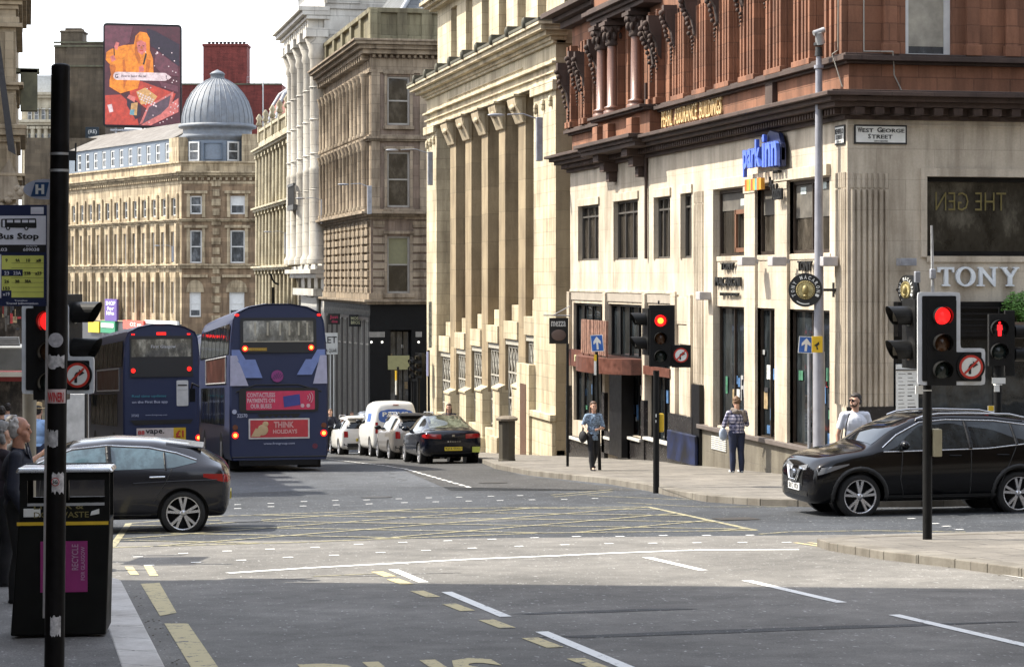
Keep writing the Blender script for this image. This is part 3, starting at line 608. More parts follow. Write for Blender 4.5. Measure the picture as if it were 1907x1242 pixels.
# fascia and canopy of the left shop
TER = paint('terracotta_fascia', (.10, .035, .022), .5, var=.4)
m = MB(); a, b, c, d = R(1066, 1105, 652, 683); m.fbox(H, H.u(1112), b, .02, .14, c, d); a, b, c2, d2 = R(1207, 1256, 684, 700); m.fbox(H, a, b, .02, .14, c2, d2)
cu = (H.u(1120)+H.u(1198))/2; rr = (H.u(1120)-H.u(1198))/2+.2; cz = H.z(1160, 692)
m.prism([(cu-rr, 0)]+[(cu-rr*cos(pi*i/14), .15+1.0*sin(pi*i/14)) for i in range(15)]+[(cu+rr, 0)], lambda a, b, h: H.P(a, b, h), cz, cz+.42)
m.build('canopy', TER, hotel)
m = MB(); text(m, 'mezza', H.P(H.u(1080), .15, H.z(1090, 674)), (0, -1, 0), (0, 0, 1), H.u(1080)-H.u(1104), .2, .02); m.build('fascia_lettering', paint('pale_yellow_letters', (.6, .58, .35), .5), hotel)
m = MB(); z0 = cz+.5; zc2 = z0+.85
for k in range(13):      # upright slats on the canopy
    uu = cu-1.3+k*.22; t_ = random.uniform(-.05, .05); m.prism([(0, 0), (.15, 0), (.15+t_, .95), (t_, .95)], lambda a, b, h: H.P(uu+a, .75+h, z0-.02+b), -.03+random.uniform(-.02, .02), .05)
    if k % 3 == 0: m.cyl(H.P(uu+.05, .75, cz+.42), H.P(uu+.05, .75, z0), .02)
m.build('canopy_lettering', paint('rusty_letters', (.22, .12, .085), .6, var=.5, scale=9), hotel)
# blue-black painted recess with stained panel
m = MB(); m.fbox(H, H.u(1310), H.u(1257), .13, .22, G(53)+.1, G(53)+.85); m.build('stained_plinth', paint('blue_stained', (.002, .006, .028), .5, var=1.6, scale=2.2), hotel, bevel=.03)
m = MB(); m.fbox(H, H.u(1311), H.u(1296), .0, .12, G(53), H.z(1303, 716)); m.build('black_panel', BLK, hotel)
# ------------------------------------------------------------------ BANK
B = Fac((16.2, 0), (0, 1), (-1, 0)); BY0, BY1 = 68.79, 92.1
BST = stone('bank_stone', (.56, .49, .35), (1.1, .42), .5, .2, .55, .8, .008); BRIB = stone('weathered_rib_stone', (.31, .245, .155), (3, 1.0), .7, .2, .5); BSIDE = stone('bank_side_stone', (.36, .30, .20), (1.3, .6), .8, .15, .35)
bank = thing('bank_building', 'tall cream bank building with giant square ribs, scroll brackets and slot windows', 'building', (16.2, BY0, G(BY0)))
zb = G(92)-.3; ribs = [(B.u(p1), B.u(p0)) for p0, p1 in ((832, 842.5), (860, 871), (890, 901.5), (922, 933.5), (958, 971))]
eR, eL = (BY0, B.u(994)), (B.u(813), BY1); zA = 10.15; zp = G(70)+3.1
m = MB()
wall(m, B, BY0, eR[1], zb, zA); wall(m, B, eL[0], BY1, zb, zA)
m.fbox(B, eR[1]+.0, eL[0], -2.2, -.05, zA, zA+.6); 
wall(m, B, BY0, BY1, zA, 11.5); 
m.quad(B.P(eR[1], 0, zb), B.P(eR[1], -1.3, zb), B.P(eR[1], -1.3, zA), B.P(eR[1], 0, zA)); m.quad(B.P(eL[0], 0, zb), B.P(eL[0], -1.3, zb), B.P(eL[0], -1.3, zA), B.P(eL[0], 0, zA))
slots = [(B.u(p1), B.u(p0), 12.6, 14.75) for p0, p1 in ((824, 834.5), (851, 862.5), (880, 893), (911, 925), (945, 960.5), (982, 998))]
wall(m, B, BY0+.3, BY1-.6, 12.3, 15.0, slots, .45, -.35)
m.quad(B.P(BY1-.6, -.35, 12.3), B.P(BY1-.6, -12, 12.3), B.P(BY1-.6, -12, 15), B.P(BY1-.6, -.35, 15))
m.build('stone_front', BST, bank)
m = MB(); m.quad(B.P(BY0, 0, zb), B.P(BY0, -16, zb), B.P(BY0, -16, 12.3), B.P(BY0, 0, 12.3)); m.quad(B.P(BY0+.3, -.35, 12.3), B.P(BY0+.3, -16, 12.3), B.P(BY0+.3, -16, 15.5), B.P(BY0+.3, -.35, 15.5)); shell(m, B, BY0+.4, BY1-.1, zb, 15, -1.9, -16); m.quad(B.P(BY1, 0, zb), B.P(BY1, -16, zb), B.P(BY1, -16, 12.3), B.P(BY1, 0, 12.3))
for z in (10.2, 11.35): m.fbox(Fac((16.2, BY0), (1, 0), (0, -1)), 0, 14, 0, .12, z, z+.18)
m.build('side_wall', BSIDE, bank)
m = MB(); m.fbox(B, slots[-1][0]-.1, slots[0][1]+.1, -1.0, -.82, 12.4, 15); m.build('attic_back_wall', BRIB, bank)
m = MB()     # mouldings
for z, p, h in ((10.15, .14, .07), (10.45, .09, .06), (10.72, .16, .08)): m.fbox(B, BY0-p, BY1+p, 0, p, z, z+h)
m.fbox(B, BY0+4.8, BY1-5, 0, .05, 10.98, 11.03)
zq = cornice(m, B, BY0, BY1, 11.35, [(.12, .1), (.2, .12), (.42, .14), (.62, .16), (.72, .1)], 0, (1, 1))
cornice(m, B, BY0, BY1-.5, 14.95, [(.0, .12), (.2, .12), (.35, .14)], 0, (.2, 1)); m.build('cornice', BST, bank, bevel=.012)
m = MB(); cornice(m, B, BY0, BY1, zq, [(.74, .1), (.5, .12)], 0, (1, 1))
for i in range(9): u = BY0+1.2+i*2.6; m.fbox(B, u-.13, u+.13, .3, .78, zq+.1, zq+.3); m.ball(B.P(u, .76, zq+.12), (.09, .14, .18), 8, 6)
m.build('cornice_gutter', paint('sooty_stone', (.075, .07, .05), .9, var=.5, scale=2), bank, bevel=.01)
for a, b in ribs:
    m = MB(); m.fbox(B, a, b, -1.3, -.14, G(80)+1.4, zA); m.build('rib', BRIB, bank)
    m = MB(); u = (a+b)/2; w = (b-a)/2*1.12; prof = [(-.14, 9.2), (-.05, 9.22), (.02, 9.4), (.1, 9.6), (.2, 9.78), (.25, 10.0), (.2, 10.15), (-.14, 10.15)]
    m.prism(prof, lambda p, q, h: B.P(u+h, p, q), -w, w)
    m.prism([(-.05, 9.3), (.04, 9.5), (.08, 9.68), (.18, 9.82), (.18, 9.97), (0, 9.97)], lambda p, q, h: B.P(u+h, p, q), -w-.05, w+.05)
    m.fbox(B, u-w-.08, u+w+.08, -.14, .3, 10.08, 10.16); m.ball(B.P(u, .2, 9.74), (.08, w*.5, .12), 8, 6); m.build('scroll_bracket', stone('bracket_stone', (.42, .35, .24), (3, 3), .8, .1, .5), bank, bevel=.01)
m = MB()      # pier pedestals
for a, b in ribs:
    u = (a+b)/2+.0; w = (b-a)/2+.05; g = G(u); m.fbox(B, u-w, u+w, -.3, .08, g-.2, g+2.35); m.prism([(-.14, g+2.55), (.13, g+2.42), (.13, g+2.34), (-.14, g+2.34)], lambda p, q, h: B.P(u+h, p, q), -w-.0, w+.0); m.fbox(B, u-w-.06, u+w+.06, -.3, .18, g-.2, g+.7)
for a, b in (eR, eL): g = G((a+b)/2); m.fbox(B, a-.0, b, 0, .12, g-.3, g+1.3); m.fbox(B, a-.06, b+.04, 0, .2, g+1.3, g+1.5)
m.fbox(B, BY0, BY1, -.3, -.02, zb, G(75)+.7); m.build('pedestal', BST, bank, bevel=.012)
gaps = []; pr = [eR]+ribs[::-1]+[eL]
for (a0, a1), (b0, b1) in zip(pr, pr[1:]): gaps.append((a1, b0))
for a, b in gaps:
    g = G((a+b)/2); z = g+4.05; m = MB()
    for k, (w, h, n) in enumerate(((0, .62, -.08), (.12, .55, -.35), (.26, .5, -.62))): m.fbox(B, a+w, b-w, -1.25, n, z, z+h); z += h
    m.build('stepped_sill', BST, bank, bevel=.01)
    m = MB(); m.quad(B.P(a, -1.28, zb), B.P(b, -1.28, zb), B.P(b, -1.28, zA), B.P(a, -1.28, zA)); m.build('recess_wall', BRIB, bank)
    r = (a+.35, b-.35, z+.05, zA-.4); window(bank, B, r, -1.2, nx=2, zs=(.2, .42, .64, .85), fw=.05, gm=DG2)
    # grille window at street level
    r = (a+.06, b-.06, g+1.0, g+3.85); m = MB(); n = -.3; m.fbox(B, r[0]-.06, r[1]+.06, n-.2, n+.14, r[3], r[3]+.2)
    for i in range(5): u = r[0]+(r[1]-r[0])*i/4; m.fbox(B, u-.03, u+.03, n, n+.05, r[2], r[3])
    for i in range(4): z = r[2]+(r[3]-r[2])*(.04+.31*i); m.fbox(B, r[0], r[1], n, n+.06, z-.03, z+.03)
    for i in range(3):
        for j in range(4):
            z0 = r[2]+(r[3]-r[2])*(.04+.31*i); u = r[0]+(r[1]-r[0])*j/4; w = (r[1]-r[0])/4; h = (r[3]-r[2])*.31
            m.tube([B.P(u, n+.02, z0), B.P(u+w*.5, n+.02, z0+h/2), B.P(u+w, n+.02, z0)], .02, 4); m.tube([B.P(u, n+.02, z0+h), B.P(u+w*.5, n+.02, z0+h/2), B.P(u+w, n+.02, z0+h)], .02, 4)
    m.build('window_grille', paint('grille_metal', (.38, .36, .31), .5), bank)
    m = MB(); m.quad(B.P(a, -.5, g), B.P(b, -.5, g), B.P(b, -.5, g+4.1), B.P(a, -.5, g+4.1)); m.build('window', DG2, bank)
m = MB(); u = B.u(985); m.fbox(B, B.u(997), B.u(974), .0, .22, zb, G(71)+3.0); m.build('door_surround', BST, bank); m = MB(); m.fbox(B, B.u(992), B.u(981), .18, .235, zb, G(71)+2.35); m.build('door', paint('brown_door', (.1, .055, .035), .5), bank)
m = MB()
for z in (9.62, 9.55):
    for e in (eR, eL):
        for k in range(3): u = e[0]+(e[1]-e[0])*(k+.5)/3; m.ball(B.P(u, .06, z-.05*k), (.08, .1, .16), 6, 5)
m.fbox(B, eR[0]-.12, eR[1]+.0, 0, .14, 9.9, 10.14); m.fbox(B, eL[0], eL[1]+.12, 0, .14, 9.9, 10.14); m.build('pier_capital', BST, bank, bevel=.01)
# ------------------------------------------------------------------ BROWN corner building
K = Fac((16.2, 0), (0, 1), (-1, 0)); KY0, KY1 = 107.75, 125.0; KS = Fac((16.2, KY0), (1, 0), (0, -1))
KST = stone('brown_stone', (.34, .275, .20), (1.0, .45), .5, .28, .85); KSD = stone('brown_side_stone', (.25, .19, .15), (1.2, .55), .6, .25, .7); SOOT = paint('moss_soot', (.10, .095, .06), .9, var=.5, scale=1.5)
kb_ = thing('stone_corner_building', 'brown stone corner building with tiers of slender columns over a black shopfront', 'building', (16.2, KY0, G(KY0)))
zg = G(KY1)-.3; z1, z2, z3, z4, z5 = 2.75, 6.85, 7.3, 10.75, 13.9
m = MB(); cols = [KY0+.9+i*1.34 for i in range(13)]
wall(m, K, KY0, KY1, z1, 15.5, [(c+.25, c+1.1, z3+.2, z4-.3) for c in cols[:-1]]+[(c+.25, c+1.1, z4+.35, z5-.1) for c in cols[:-1]]+[(c+.25, c+1.1, 3.6, 6.3) for c in cols[:-1:2]], .4)
shell(m, K, KY0+.5, KY1, zg, 15.5, -.5, -14); m.build('wall', KST, kb_)
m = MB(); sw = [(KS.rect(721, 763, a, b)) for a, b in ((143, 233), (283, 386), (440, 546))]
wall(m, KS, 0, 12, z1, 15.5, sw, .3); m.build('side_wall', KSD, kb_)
for i, r in enumerate(sw): window(kb_, KS, r, -.15, fw=.09, fm=paint('dull_frame', (.30, .28, .25), .5), gm=DG2, blind=(.5, 1, paint('olive_blind', (.20, .19, .11), .8)) if i == 2 else None)
for c in cols[:-1]:
    for za, zb in ((z3+.2, z4-.3), (z4+.35, z5-.1)): window(kb_, K, (c+.25, c+1.1, za, zb), -.3, fw=.06, zs=(.5,))
for c in cols:
    for za, zb in ((z3, z4-.1), (z4+.1, z5)):
        m = MB(); cc = (16.2-.2, c-.1, 0); m.lathe([(.2, za), (.2, za+.12), (.15, za+.2), (.14, zb-.5), (.19, zb-.42), (.17, zb-.3), (.27, zb-.05), (.27, zb)], cc, 10); m.fbox(K, c-.34, c+.14, 0, .12, za, zb); m.build('column', KST, kb_)
m = MB()
for i in range(11):
    for j in range(9): u = KY0+.35+i*1.52; z = 3.25+j*.4; m.fbox(K, u, u+1.05, 0, .12, z, z+.29)
for j in range(9):
    z = 3.25+j*.4
    m.fbox(KS, .12, KS.u(716), 0, .07, z, z+.3); m.fbox(KS, KS.u(768), 3.4, 0, .07, z, z+.3)
for a, b, c, d in sw: m.fbox(KS, a-.14, a, 0, .09, c-.1, d+.1); m.fbox(KS, b, b+.14, 0, .09, c-.1, d+.1); m.fbox(KS, a-.2, b+.2, 0, .14, d+.1, d+.25); m.fbox(KS, a-.2, b+.2, 0, .16, c-.22, c-.05)
m.fbox(KS, .02, .45, 0, .1, z3, z5); m.fbox(KS, 2.4, 2.75, 0, .1, z3, z5)
m.build('rustication', KST, kb_, bevel=.02)
m = MB()
def both(z, prof):
    cornice(m, K, KY0, KY1, z, prof, 0, (1, 0)); cornice(m, KS, 0, 8, z, [(p+.004, h) for p, h in prof])
both(z2, [(.12, .12), (.3, .12), (.5, .12), (.35, .1)]); both(z4-.15, [(.15, .1), (.25, .12), (.1, .1)]); both(z5, [(.1, .15), (.04, .55)])
dentils(m, K, KY0, KY1, z5+.6, .75, .2, .42, .28); both(z5+.88, [(.45, .22), (.65, .2), (.85, .16), (.95, .1)]); both(z1-.02, [(.2, .12), (.35, .12), (.1, .3)])
dentils(m, KS, 0, 8, z5+.72, .28, .14, .25, .16)
m.build('cornice', KST, kb_, bevel=.015)
m = MB()
zb_ = z5+.88+.46+.22
m.fbox(K, KY0, KY1, -.25, .0, zb_, zb_+.25); m.fbox(KS, 0, 8, -.25, 0, zb_, zb_+.25); m.fbox(K, KY0-.05, KY1, -.3, .08, zb_+1.35, zb_+1.58); m.fbox(KS, 0, 8, -.3, .08, zb_+1.35, zb_+1.58)
for i in range(6): u = KY0+i*3.3; m.fbox(K, u-.3, u+.35, -.3, .06, zb_, zb_+1.5)
for u in (.0, 1.3, 2.5, 5): m.fbox(KS, u, u+.5, -.3, .06, zb_, zb_+1.5)
m.fbox(KS, .5, 8, -.25, -.08, zb_+.25, zb_+1.35); m.fbox(K, KY0+.3, KY1, -.25, -.1, zb_+.25, zb_+1.35)
m.build('parapet', stone('mossy_stone', (.21, .19, .12), (1, .5), .6, .3, .7), kb_, bevel=.02)
m = MB(); m.hexa([(16.8, KY0+.8, zb_), (26, KY0+.8, zb_), (26, KY1, zb_), (16.8, KY1, zb_), (19.5, KY0+3.5, 19.5), (23, KY0+3.5, 19.5), (23, KY1-3, 19.5), (19.5, KY1-3, 19.5)]); m.build('roof', stone('slate', (.13, .14, .15), (.5, .25), .5, .2, .3), kb_)
m = MB(); m.cyl((19.5, KY0+3.4, 19.4), (17, KY0+.9, zb_+.1), .12); m.cyl((18.8, KY0+.5, zb_+1), (18.8, KY0+.5, 20), .05); m.build('roof_ridge', paint('lead_grey', (.3, .31, .32), .5), kb_)
# shopfront
m = MB(); m.fbox(K, KY0, KY1, -.3, .02, 2.1, z1-.02); m.fbox(KS, 0, 9, -.3, .04, 1.5, z1-.02)
for px0, px1 in ((690, 727), (766, 800)): a, b = KS.u(px0), KS.u(px1); m.fbox(KS, a, b, -.5, .03, zg, 1.5)
m.fbox(KS, KS.u(727), KS.u(766), -.7, -.5, zg, 1.5); m.fbox(K, KY0, KY0+.5, -.3, .03, zg, 2.2); m.build('black_shopfront', BLKM, kb_)
m = MB()
for px0, px1 in ((687, 717), (774, 786)):
    a, b = KS.u(px0), KS.u(px1); z = KS.z(700, 628)
    for k in range(14 if px0 < 700 else 6): u = a+(b-a)*k/(14 if px0 < 700 else 6); m.fbox(KS, u, u+.03, .03, .05, z, z+.26)
m.build('shopfront_grille', paint('pale_slats', (.4, .38, .34), .5), kb_)
for px in (691, 711, 779): m = MB(); p = KS.P(KS.u(px), .1, KS.z(px, 637)); m.ball(p, .055, 10, 6); m.build('lamp', glow('shop_lamp', (1, .95, .85), 1.1), kb_)
for i in range(8):
    u = KY0+.6+i*2.0; window(kb_, K, (u, u+1.75, G(u)+.25, 1.95), -.15, fm=paint('shop_frame_grey', (.33, .31, .27), .5), nx=3, zs=(.8,), fw=.09, gm=DGL)
m = MB(); wall(m, K, KY0, KY1, zg, 2.1, [(KY0+.6+i*2.0, KY0+2.35+i*2.0, G(KY0+.6+i*2)+.25, 1.95) for i in range(8)], .3); m.build('shop_wall', paint('shop_wall_grey', (.10, .09, .08), .7), kb_)
m = MB(); a, b, c, d = KS.rect(722, 762, 662, 688); m.fbox(KS, a, b, .03, .07, c, d); m.build('notice_panel', paint('olive_panel', (.30, .28, .13), .7), kb_)
window(kb_, KS, (KS.u(728), KS.u(765), G(108)+.3, 1.45), -.45, fm=BLKM, nx=3, zs=(.7,), fw=.05, gm=DGL)
for k in range(8): m = MB(); u = random.uniform(KS.u(729), KS.u(762)); z = random.uniform(G(108)+.5, 1.0); m.fbox(KS, u, u+random.uniform(.08, .2), -.44, -.43, z, z+random.uniform(.1, .5)); m.build('window_display_reflection', paint('display_tan', (.3, .22, .12)) if k % 2 else paint('display_reflection_white', (.5, .5, .48)), kb_)
# ------------------------------------------------------------------ WHITE building with giant columns
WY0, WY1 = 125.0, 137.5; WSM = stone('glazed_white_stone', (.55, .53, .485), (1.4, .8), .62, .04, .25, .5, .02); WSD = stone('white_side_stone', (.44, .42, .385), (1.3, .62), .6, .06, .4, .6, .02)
wb = thing('white_columned_building', 'tall white stone building with giant columns and a heavy bracketed top cornice', 'building', (16.2, WY0, G(WY0)))
WS = Fac((16.2, WY0), (1, 0), (0, -1)); zg = G(WY1)-.3; m = MB()
wn = [(WY0+1.5+i*3.1, WY0+3.0+i*3.1, 1.6+j*3.9, 4.2+j*3.9) for i in range(4) for j in range(4)]
wall(m, K, WY0, WY1, zg, 21, wn, .4); m.quad(WS.P(0, 0, zg), WS.P(10, 0, zg), WS.P(10, 0, 26), WS.P(0, 0, 26)); shell(m, K, WY0+.3, WY1-.02, zg, 25.9, -.5, -12); m.quad(K.P(WY1, 0, zg), K.P(WY1, -12, zg), K.P(WY1, -12, 26), K.P(WY1, 0, 26))
m.build('wall', WSM, wb)
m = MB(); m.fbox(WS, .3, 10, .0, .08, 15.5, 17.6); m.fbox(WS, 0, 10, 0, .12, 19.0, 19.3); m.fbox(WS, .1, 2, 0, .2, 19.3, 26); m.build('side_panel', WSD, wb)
for r in wn: window(wb, K, r, -.3, fw=.1)
for c in (WY0+.5, WY0+3.6, WY0+6.7, WY0+9.8, WY0+11.9):
    m = MB(); cc = (15.9, c, 0); m.lathe([(.62, 4.8), (.62, 5.1), (.5, 5.3), (.47, 10), (.49, 10.1), (.45, 10.2), (.44, 16.2), (.55, 16.4), (.5, 16.7), (.72, 17.3), (.72, 17.4)], cc, 16)
    for z in (7.1, 8.9, 10.9, 12.8, 14.6): m.lathe([(.47, z), (.5, z+.04), (.47, z+.08)], cc, 16)
    m.fbox(K, c-.75, c+.75, -.2, 1.05, 17.4, 17.9); m.build('column', WSM, wb)
m = MB(); dentils(m, K, WY0, WY1, 17.9, .9, .4, .9, .5); cornice(m, K, WY0, WY1, 18.4, [(1.0, .2), (1.25, .25), (1.45, .25)], 0, (.1, 1)); cornice(m, K, WY0, WY1, 21.0, [(.3, .3), (.6, .3), (.4, .3)], 0, (.1, 1)); cornice(m, K, WY0, WY1, 4.0, [(.5, .25), (.8, .25), (.4, .2)], 0, (0, .2))
cornice(m, WS, 0, 9, 20.4, [(.2, .3), (.5, .25), (.8, .25)]); cornice(m, WS, 0, 9, 23, [(.2, .3), (.5, .25)]); m.fbox(K, WY0+.3, WY1-2, -10, -.4, 22, 27); m.build('cornice', WSM, wb, bevel=.02)
m = MB(); m.fbox(K, WY0+6.5, WY0+9.5, 0, 1.0, 8.0, 8.3)
for i in range(12): u = WY0+6.5+i*.27; m.fbox(K, u, u+.06, .9, .97, 8.3, 9.4)
m.fbox(K, WY0+6.5, WY0+9.5, .86, 1.0, 9.4, 9.55); m.build('balcony', paint('dark_iron', (.06, .06, .06), .6), wb)
m = MB(); m.fbox(K, WY0+2.5, WY0+10, 0, .12, .9, 2.9); m.build('entrance_panel', paint('white_panel', (.75, .74, .70), .6), wb)
m = MB(); m.fbox(K, WY0+1, WY0+11, 0, .35, zg, .6); m.fbox(K, WY0+1, WY0+11, -.2, .5, 3.0, 3.4); m.build('entrance_surround', WSM, wb)
# ------------------------------------------------------------------ CREAM building
CY0, CY1 = 137.5, 160.5; CST = stone('cream_stone', (.46, .42, .31), (1, .45), .65, .2, .6)
cb = thing('cream_stone_building', 'cream stone building with columned upper windows left of the white building', 'building', (16.2, CY0, G(CY0))); zg = G(CY1)-.3
m = MB(); wn = [(CY0+1.0+i*2.2, CY0+2.1+i*2.2, 1.2+j*4.1, 4.0+j*4.1) for i in range(10) for j in range(3)]
wall(m, K, CY0, CY1, zg, 14, wn, .5); shell(m, K, CY0, CY1-.05, zg, 13.9, -.6, -14); m.quad(K.P(CY1, 0, zg), K.P(CY1, -14, zg), K.P(CY1, -14, 14), K.P(CY1, 0, 14)); m.build('wall', CST, cb)
for r in wn: window(cb, K, r, -.35, fw=.08)
m = MB()
for i in range(11):
    for za, zb in ((.6, 4.3), (4.9, 8.4), (9.0, 12.4)): m.cyl((16.0, CY0+.45+i*2.2, za), (16.0, CY0+.45+i*2.2, zb), .2, .17, 8); m.fbox(K, CY0+.15+i*2.2, CY0+.75+i*2.2, 0, .42, zb, zb+.25)
for z in (4.4, 8.5, 12.6): cornice(m, K, CY0, CY1, z, [(.25, .15), (.5, .15), (.65, .12)], 0, (0, .3))
m.build('pilaster', CST, cb)
m = MB(); m.fbox(K, CY0, CY1, -.2, .1, 13.3, 13.6); m.fbox(K, CY0, CY1, -.2, .15, 14.3, 14.5)
for i in range(46): u = CY0+i*.5; m.fbox(K, u, u+.2, -.1, .05, 13.6, 14.3)
for i in range(6): u = CY0+.3+i*4.4; m.fbox(K, u, u+.5, -.2, .2, 13.6, 14.7); m.lathe([(.05, 14.7), (.25, 14.85), (.12, 15.1), (.24, 15.3), (.05, 15.6)], (16.1, u+.25, 0), 8)
m.build('balustrade', CST, cb)
rd = thing('ribbed_cupola', 'red and grey ribbed dome peeping over the cream building roof', 'dome', tuple(atD(552, 250, 172))); p = atD(552, 250, 172); m = MB()
m.lathe([(2.05, 0), (2.02, .8), (1.75, 2.0), (1.2, 2.9), (.5, 3.4), (0, 3.6)], p, 28); m.build('dome', paint('red_dome_tiles', (.22, .075, .05), .6), rd); m = MB()
for k in range(10):
    a = 2*pi*k/10; m.tube([p+Vector((r*cos(a), r*sin(a), z)) for r, z in ((2.1, 0), (2.08, .8), (1.8, 2.05), (1.24, 2.98), (.5, 3.5))], .16, 5)
m.lathe([(2.3, -.5), (2.3, 0), (2.1, .1)], p, 24); m.build('rib', paint('dome_rib_grey', (.30, .31, .33), .5), rd)
m = MB(); m.lathe([(2.0, -8), (2.0, -.4)], p, 20); m.build('drum', CST, rd)
# ------------------------------------------------------------------ DOMED corner building
def cdir(a): return (a[0]*CT+a[1]*ST, -a[0]*ST+a[1]*CT)
dc = atD(338, 500, 200); D1 = Fac((dc.x, dc.y), cdir((-.5135, .858)), cdir((-.858, -.5135))); D2 = Fac((dc.x, dc.y), cdir((1, .06)), cdir((.06, -1)))
# the lit street front must face the street on its right
if D1.N.x*1+D1.N.y*0 > 0: pass
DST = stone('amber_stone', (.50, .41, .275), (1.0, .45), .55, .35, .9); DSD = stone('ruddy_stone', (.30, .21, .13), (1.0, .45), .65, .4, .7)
dm = thing('domed_corner_building', 'sandstone corner building with a ribbed lead dome and a long colonnaded street front', 'building', (dc.x, dc.y, G(200)))
# street front is seen from its near side: outward normal towards the camera side of the street
D1.N = Vector(cdir((-.858, -.5135)))
L1 = D1.u(128); zg = -15; zp1, zp0 = D1.z(338, 306), D1.z(338, 330)
wins = []; n1 = 12
for i in range(n1):
    u = .9+i*(L1-.9)/n1+.35; w = (L1-.9)/n1*.5
    wins += [(u, u+w, D1.z(338, 401), D1.z(338, 368)), (u, u+w, D1.z(338, 489), D1.z(338, 431)), (u, u+w, D1.z(338, 585), D1.z(338, 525))]
m = MB(); wall(m, D1, 0, L1+6, zg, zp0, wins, .35); m.build('street_wall', DST, dm)
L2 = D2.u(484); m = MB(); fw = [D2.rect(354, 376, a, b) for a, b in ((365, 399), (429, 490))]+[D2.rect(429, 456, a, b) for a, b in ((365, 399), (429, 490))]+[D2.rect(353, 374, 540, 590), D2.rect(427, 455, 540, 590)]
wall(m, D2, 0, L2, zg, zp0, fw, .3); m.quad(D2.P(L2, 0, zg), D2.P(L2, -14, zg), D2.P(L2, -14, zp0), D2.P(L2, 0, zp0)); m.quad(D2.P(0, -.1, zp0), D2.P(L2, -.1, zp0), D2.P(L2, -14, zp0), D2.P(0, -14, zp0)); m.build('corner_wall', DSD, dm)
for r in wins[:]: window(dm, D1, r, -.25, fw=.1, gm=DGL)
for i, r in enumerate(fw): window(dm, D2, r, -.15, fw=.12, gm=DGL, blind=(.5, 1, MT['white_frame']) if i == 2 else ((.25, .98, MT['white_frame']) if i > 3 else None))
m = MB(); z = D1.z(338, 305)
def ring(z0, prof):
    cornice(m, D1, 0, L1+6, z0, prof, 0, (.3, 0)); cornice(m, D2, 0, L2, z0, [(p+.01, h) for p, h in prof], 0, (.3, .3))
ring(zp0, [(.15, .15), (.4, .2), (.6, .15)]); ring(zp0+.5, [(.08, .75), (.25, .15)]); ring(D1.z(338, 413), [(.15, .15), (.3, .12)]); ring(D1.z(338, 500), [(.2, .25), (.35, .15)]); ring(D1.z(338, 355)+.6, [(.05, .25)])
dentils(m, D1, 0, L1, zp0-.28, .5, .22, .3, .24); dentils(m, D2, 0, L2, zp0-.28, .5, .22, .3, .24)
m.build('cornice', DST, dm, bevel=.02)
for i in range(n1+1):
    u = .9+i*(L1-.9)/n1-.32
    m = MB(); m.fbox(D1, u, u+.42, 0, .3, D1.z(338, 498), D1.z(338, 416)); m.fbox(D1, u, u+.42, 0, .33, D1.z(338, 602), D1.z(338, 507)); m.fbox(D1, u+.05, u+.45, 0, .15, D1.z(338, 410), D1.z(338, 360)); m.build('pilaster', DST, dm, bevel=.02)
m = MB()
for r in fw[:4]: m.fbox(D2, r[0]-.3, r[0], 0, .12, r[2]-.3, r[3]+.2); m.fbox(D2, r[1], r[1]+.3, 0, .12, r[2]-.3, r[3]+.2); m.fbox(D2, r[0]-.5, r[1]+.5, 0, .25, r[3]+.2, r[3]+.45)
for r in fw[4:]: m.prism([(r[0]-.3, r[3]-.2)]+[((r[0]+r[1])/2-(r[1]-r[0]+.5)/2*cos(pi*t/8), r[3]+.1+.8*sin(pi*t/8)) for t in range(9)]+[(r[1]+.3, r[3]-.2)], FT(D2), 0, .1); m.fbox(D2, r[0]-.6, r[1]+.6, 0, .3, r[3]+1.1, r[3]+1.35)
for k in range(16): z = D2.z(400, 600)+k*.86; m.fbox(D2, D2.u(394)+.1*(k % 2), D2.u(411)-.1*(k % 2), 0, .12, z, z+.6)
m.build('window_surround', DST, dm, bevel=.02)
# shop band below
m = MB(); m.fbox(D1, 0, L1, 0, .5, zg, D1.z(338, 604)); m.build('shop_base', paint('dark_shop_base', (.06, .06, .065), .5), dm)
m = MB(); m.fbox(D1, 0, L1, .5, .62, D1.z(338, 603), D1.z(338, 601)); m.build('shop_ledge', DST, dm)
m = MB(); m.fbox(D2, -.2, L2, 0, .5, zg, D2.z(400, 622)); m.build('shop_base', paint('teal_shop_base', (.05, .08, .09), .5), dm)
# attic and dome
LEAD = paint('lead_sheet', (.15, .165, .185), .6, .15, var=.25, scale=2, dirt=.35); LEADW = paint('attic_blue_grey', (.14, .17, .21), .6, var=.15)
m = MB(); za, zb2, zr = zp0+1.4, D1.z(338, 262), D1.z(338, 250)
aw = []
k = 11
for i in range(k): u = 3.8+i*(L1-3.8)/k; aw.append((u+.45, u+1.5, za+.25, za+1.9))
A1 = Fac(D1.O-D1.N*.6, D1.U, D1.N); wall(m, A1, 3.6, L1+6, zp0, za+2.2, aw, .2); m.build('attic_wall', LEADW, dm)
for r in aw: window(dm, A1, r, -.12, fw=.16, gm=DGL)
m = MB(); P = A1.P; m.quad(P(3.4, .15, za+2.2), P(L1+6, .15, za+2.2), P(L1+6, -4, za+4.2), P(3.4, -4, za+4.2)); m.add([P(3.4, .15, za+2.2), P(3.4, -4, za+4.2), P(3.4, -8, za+2.2)], [(0, 1, 2)]); m.build('attic_roof', stone('attic_slate', (.17, .16, .15), (.6, .3), .7, .15, .4), dm)
dcen = atD(405, 270, 204); s = 203/FPX; zz = lambda y: CAMZ+(HY-y)*s; c0 = (dcen.x, dcen.y, 0); m = MB()
m.lathe([(3.15, zp0), (3.15, zz(262))], c0, 40); m.build('drum', LEADW, dm)
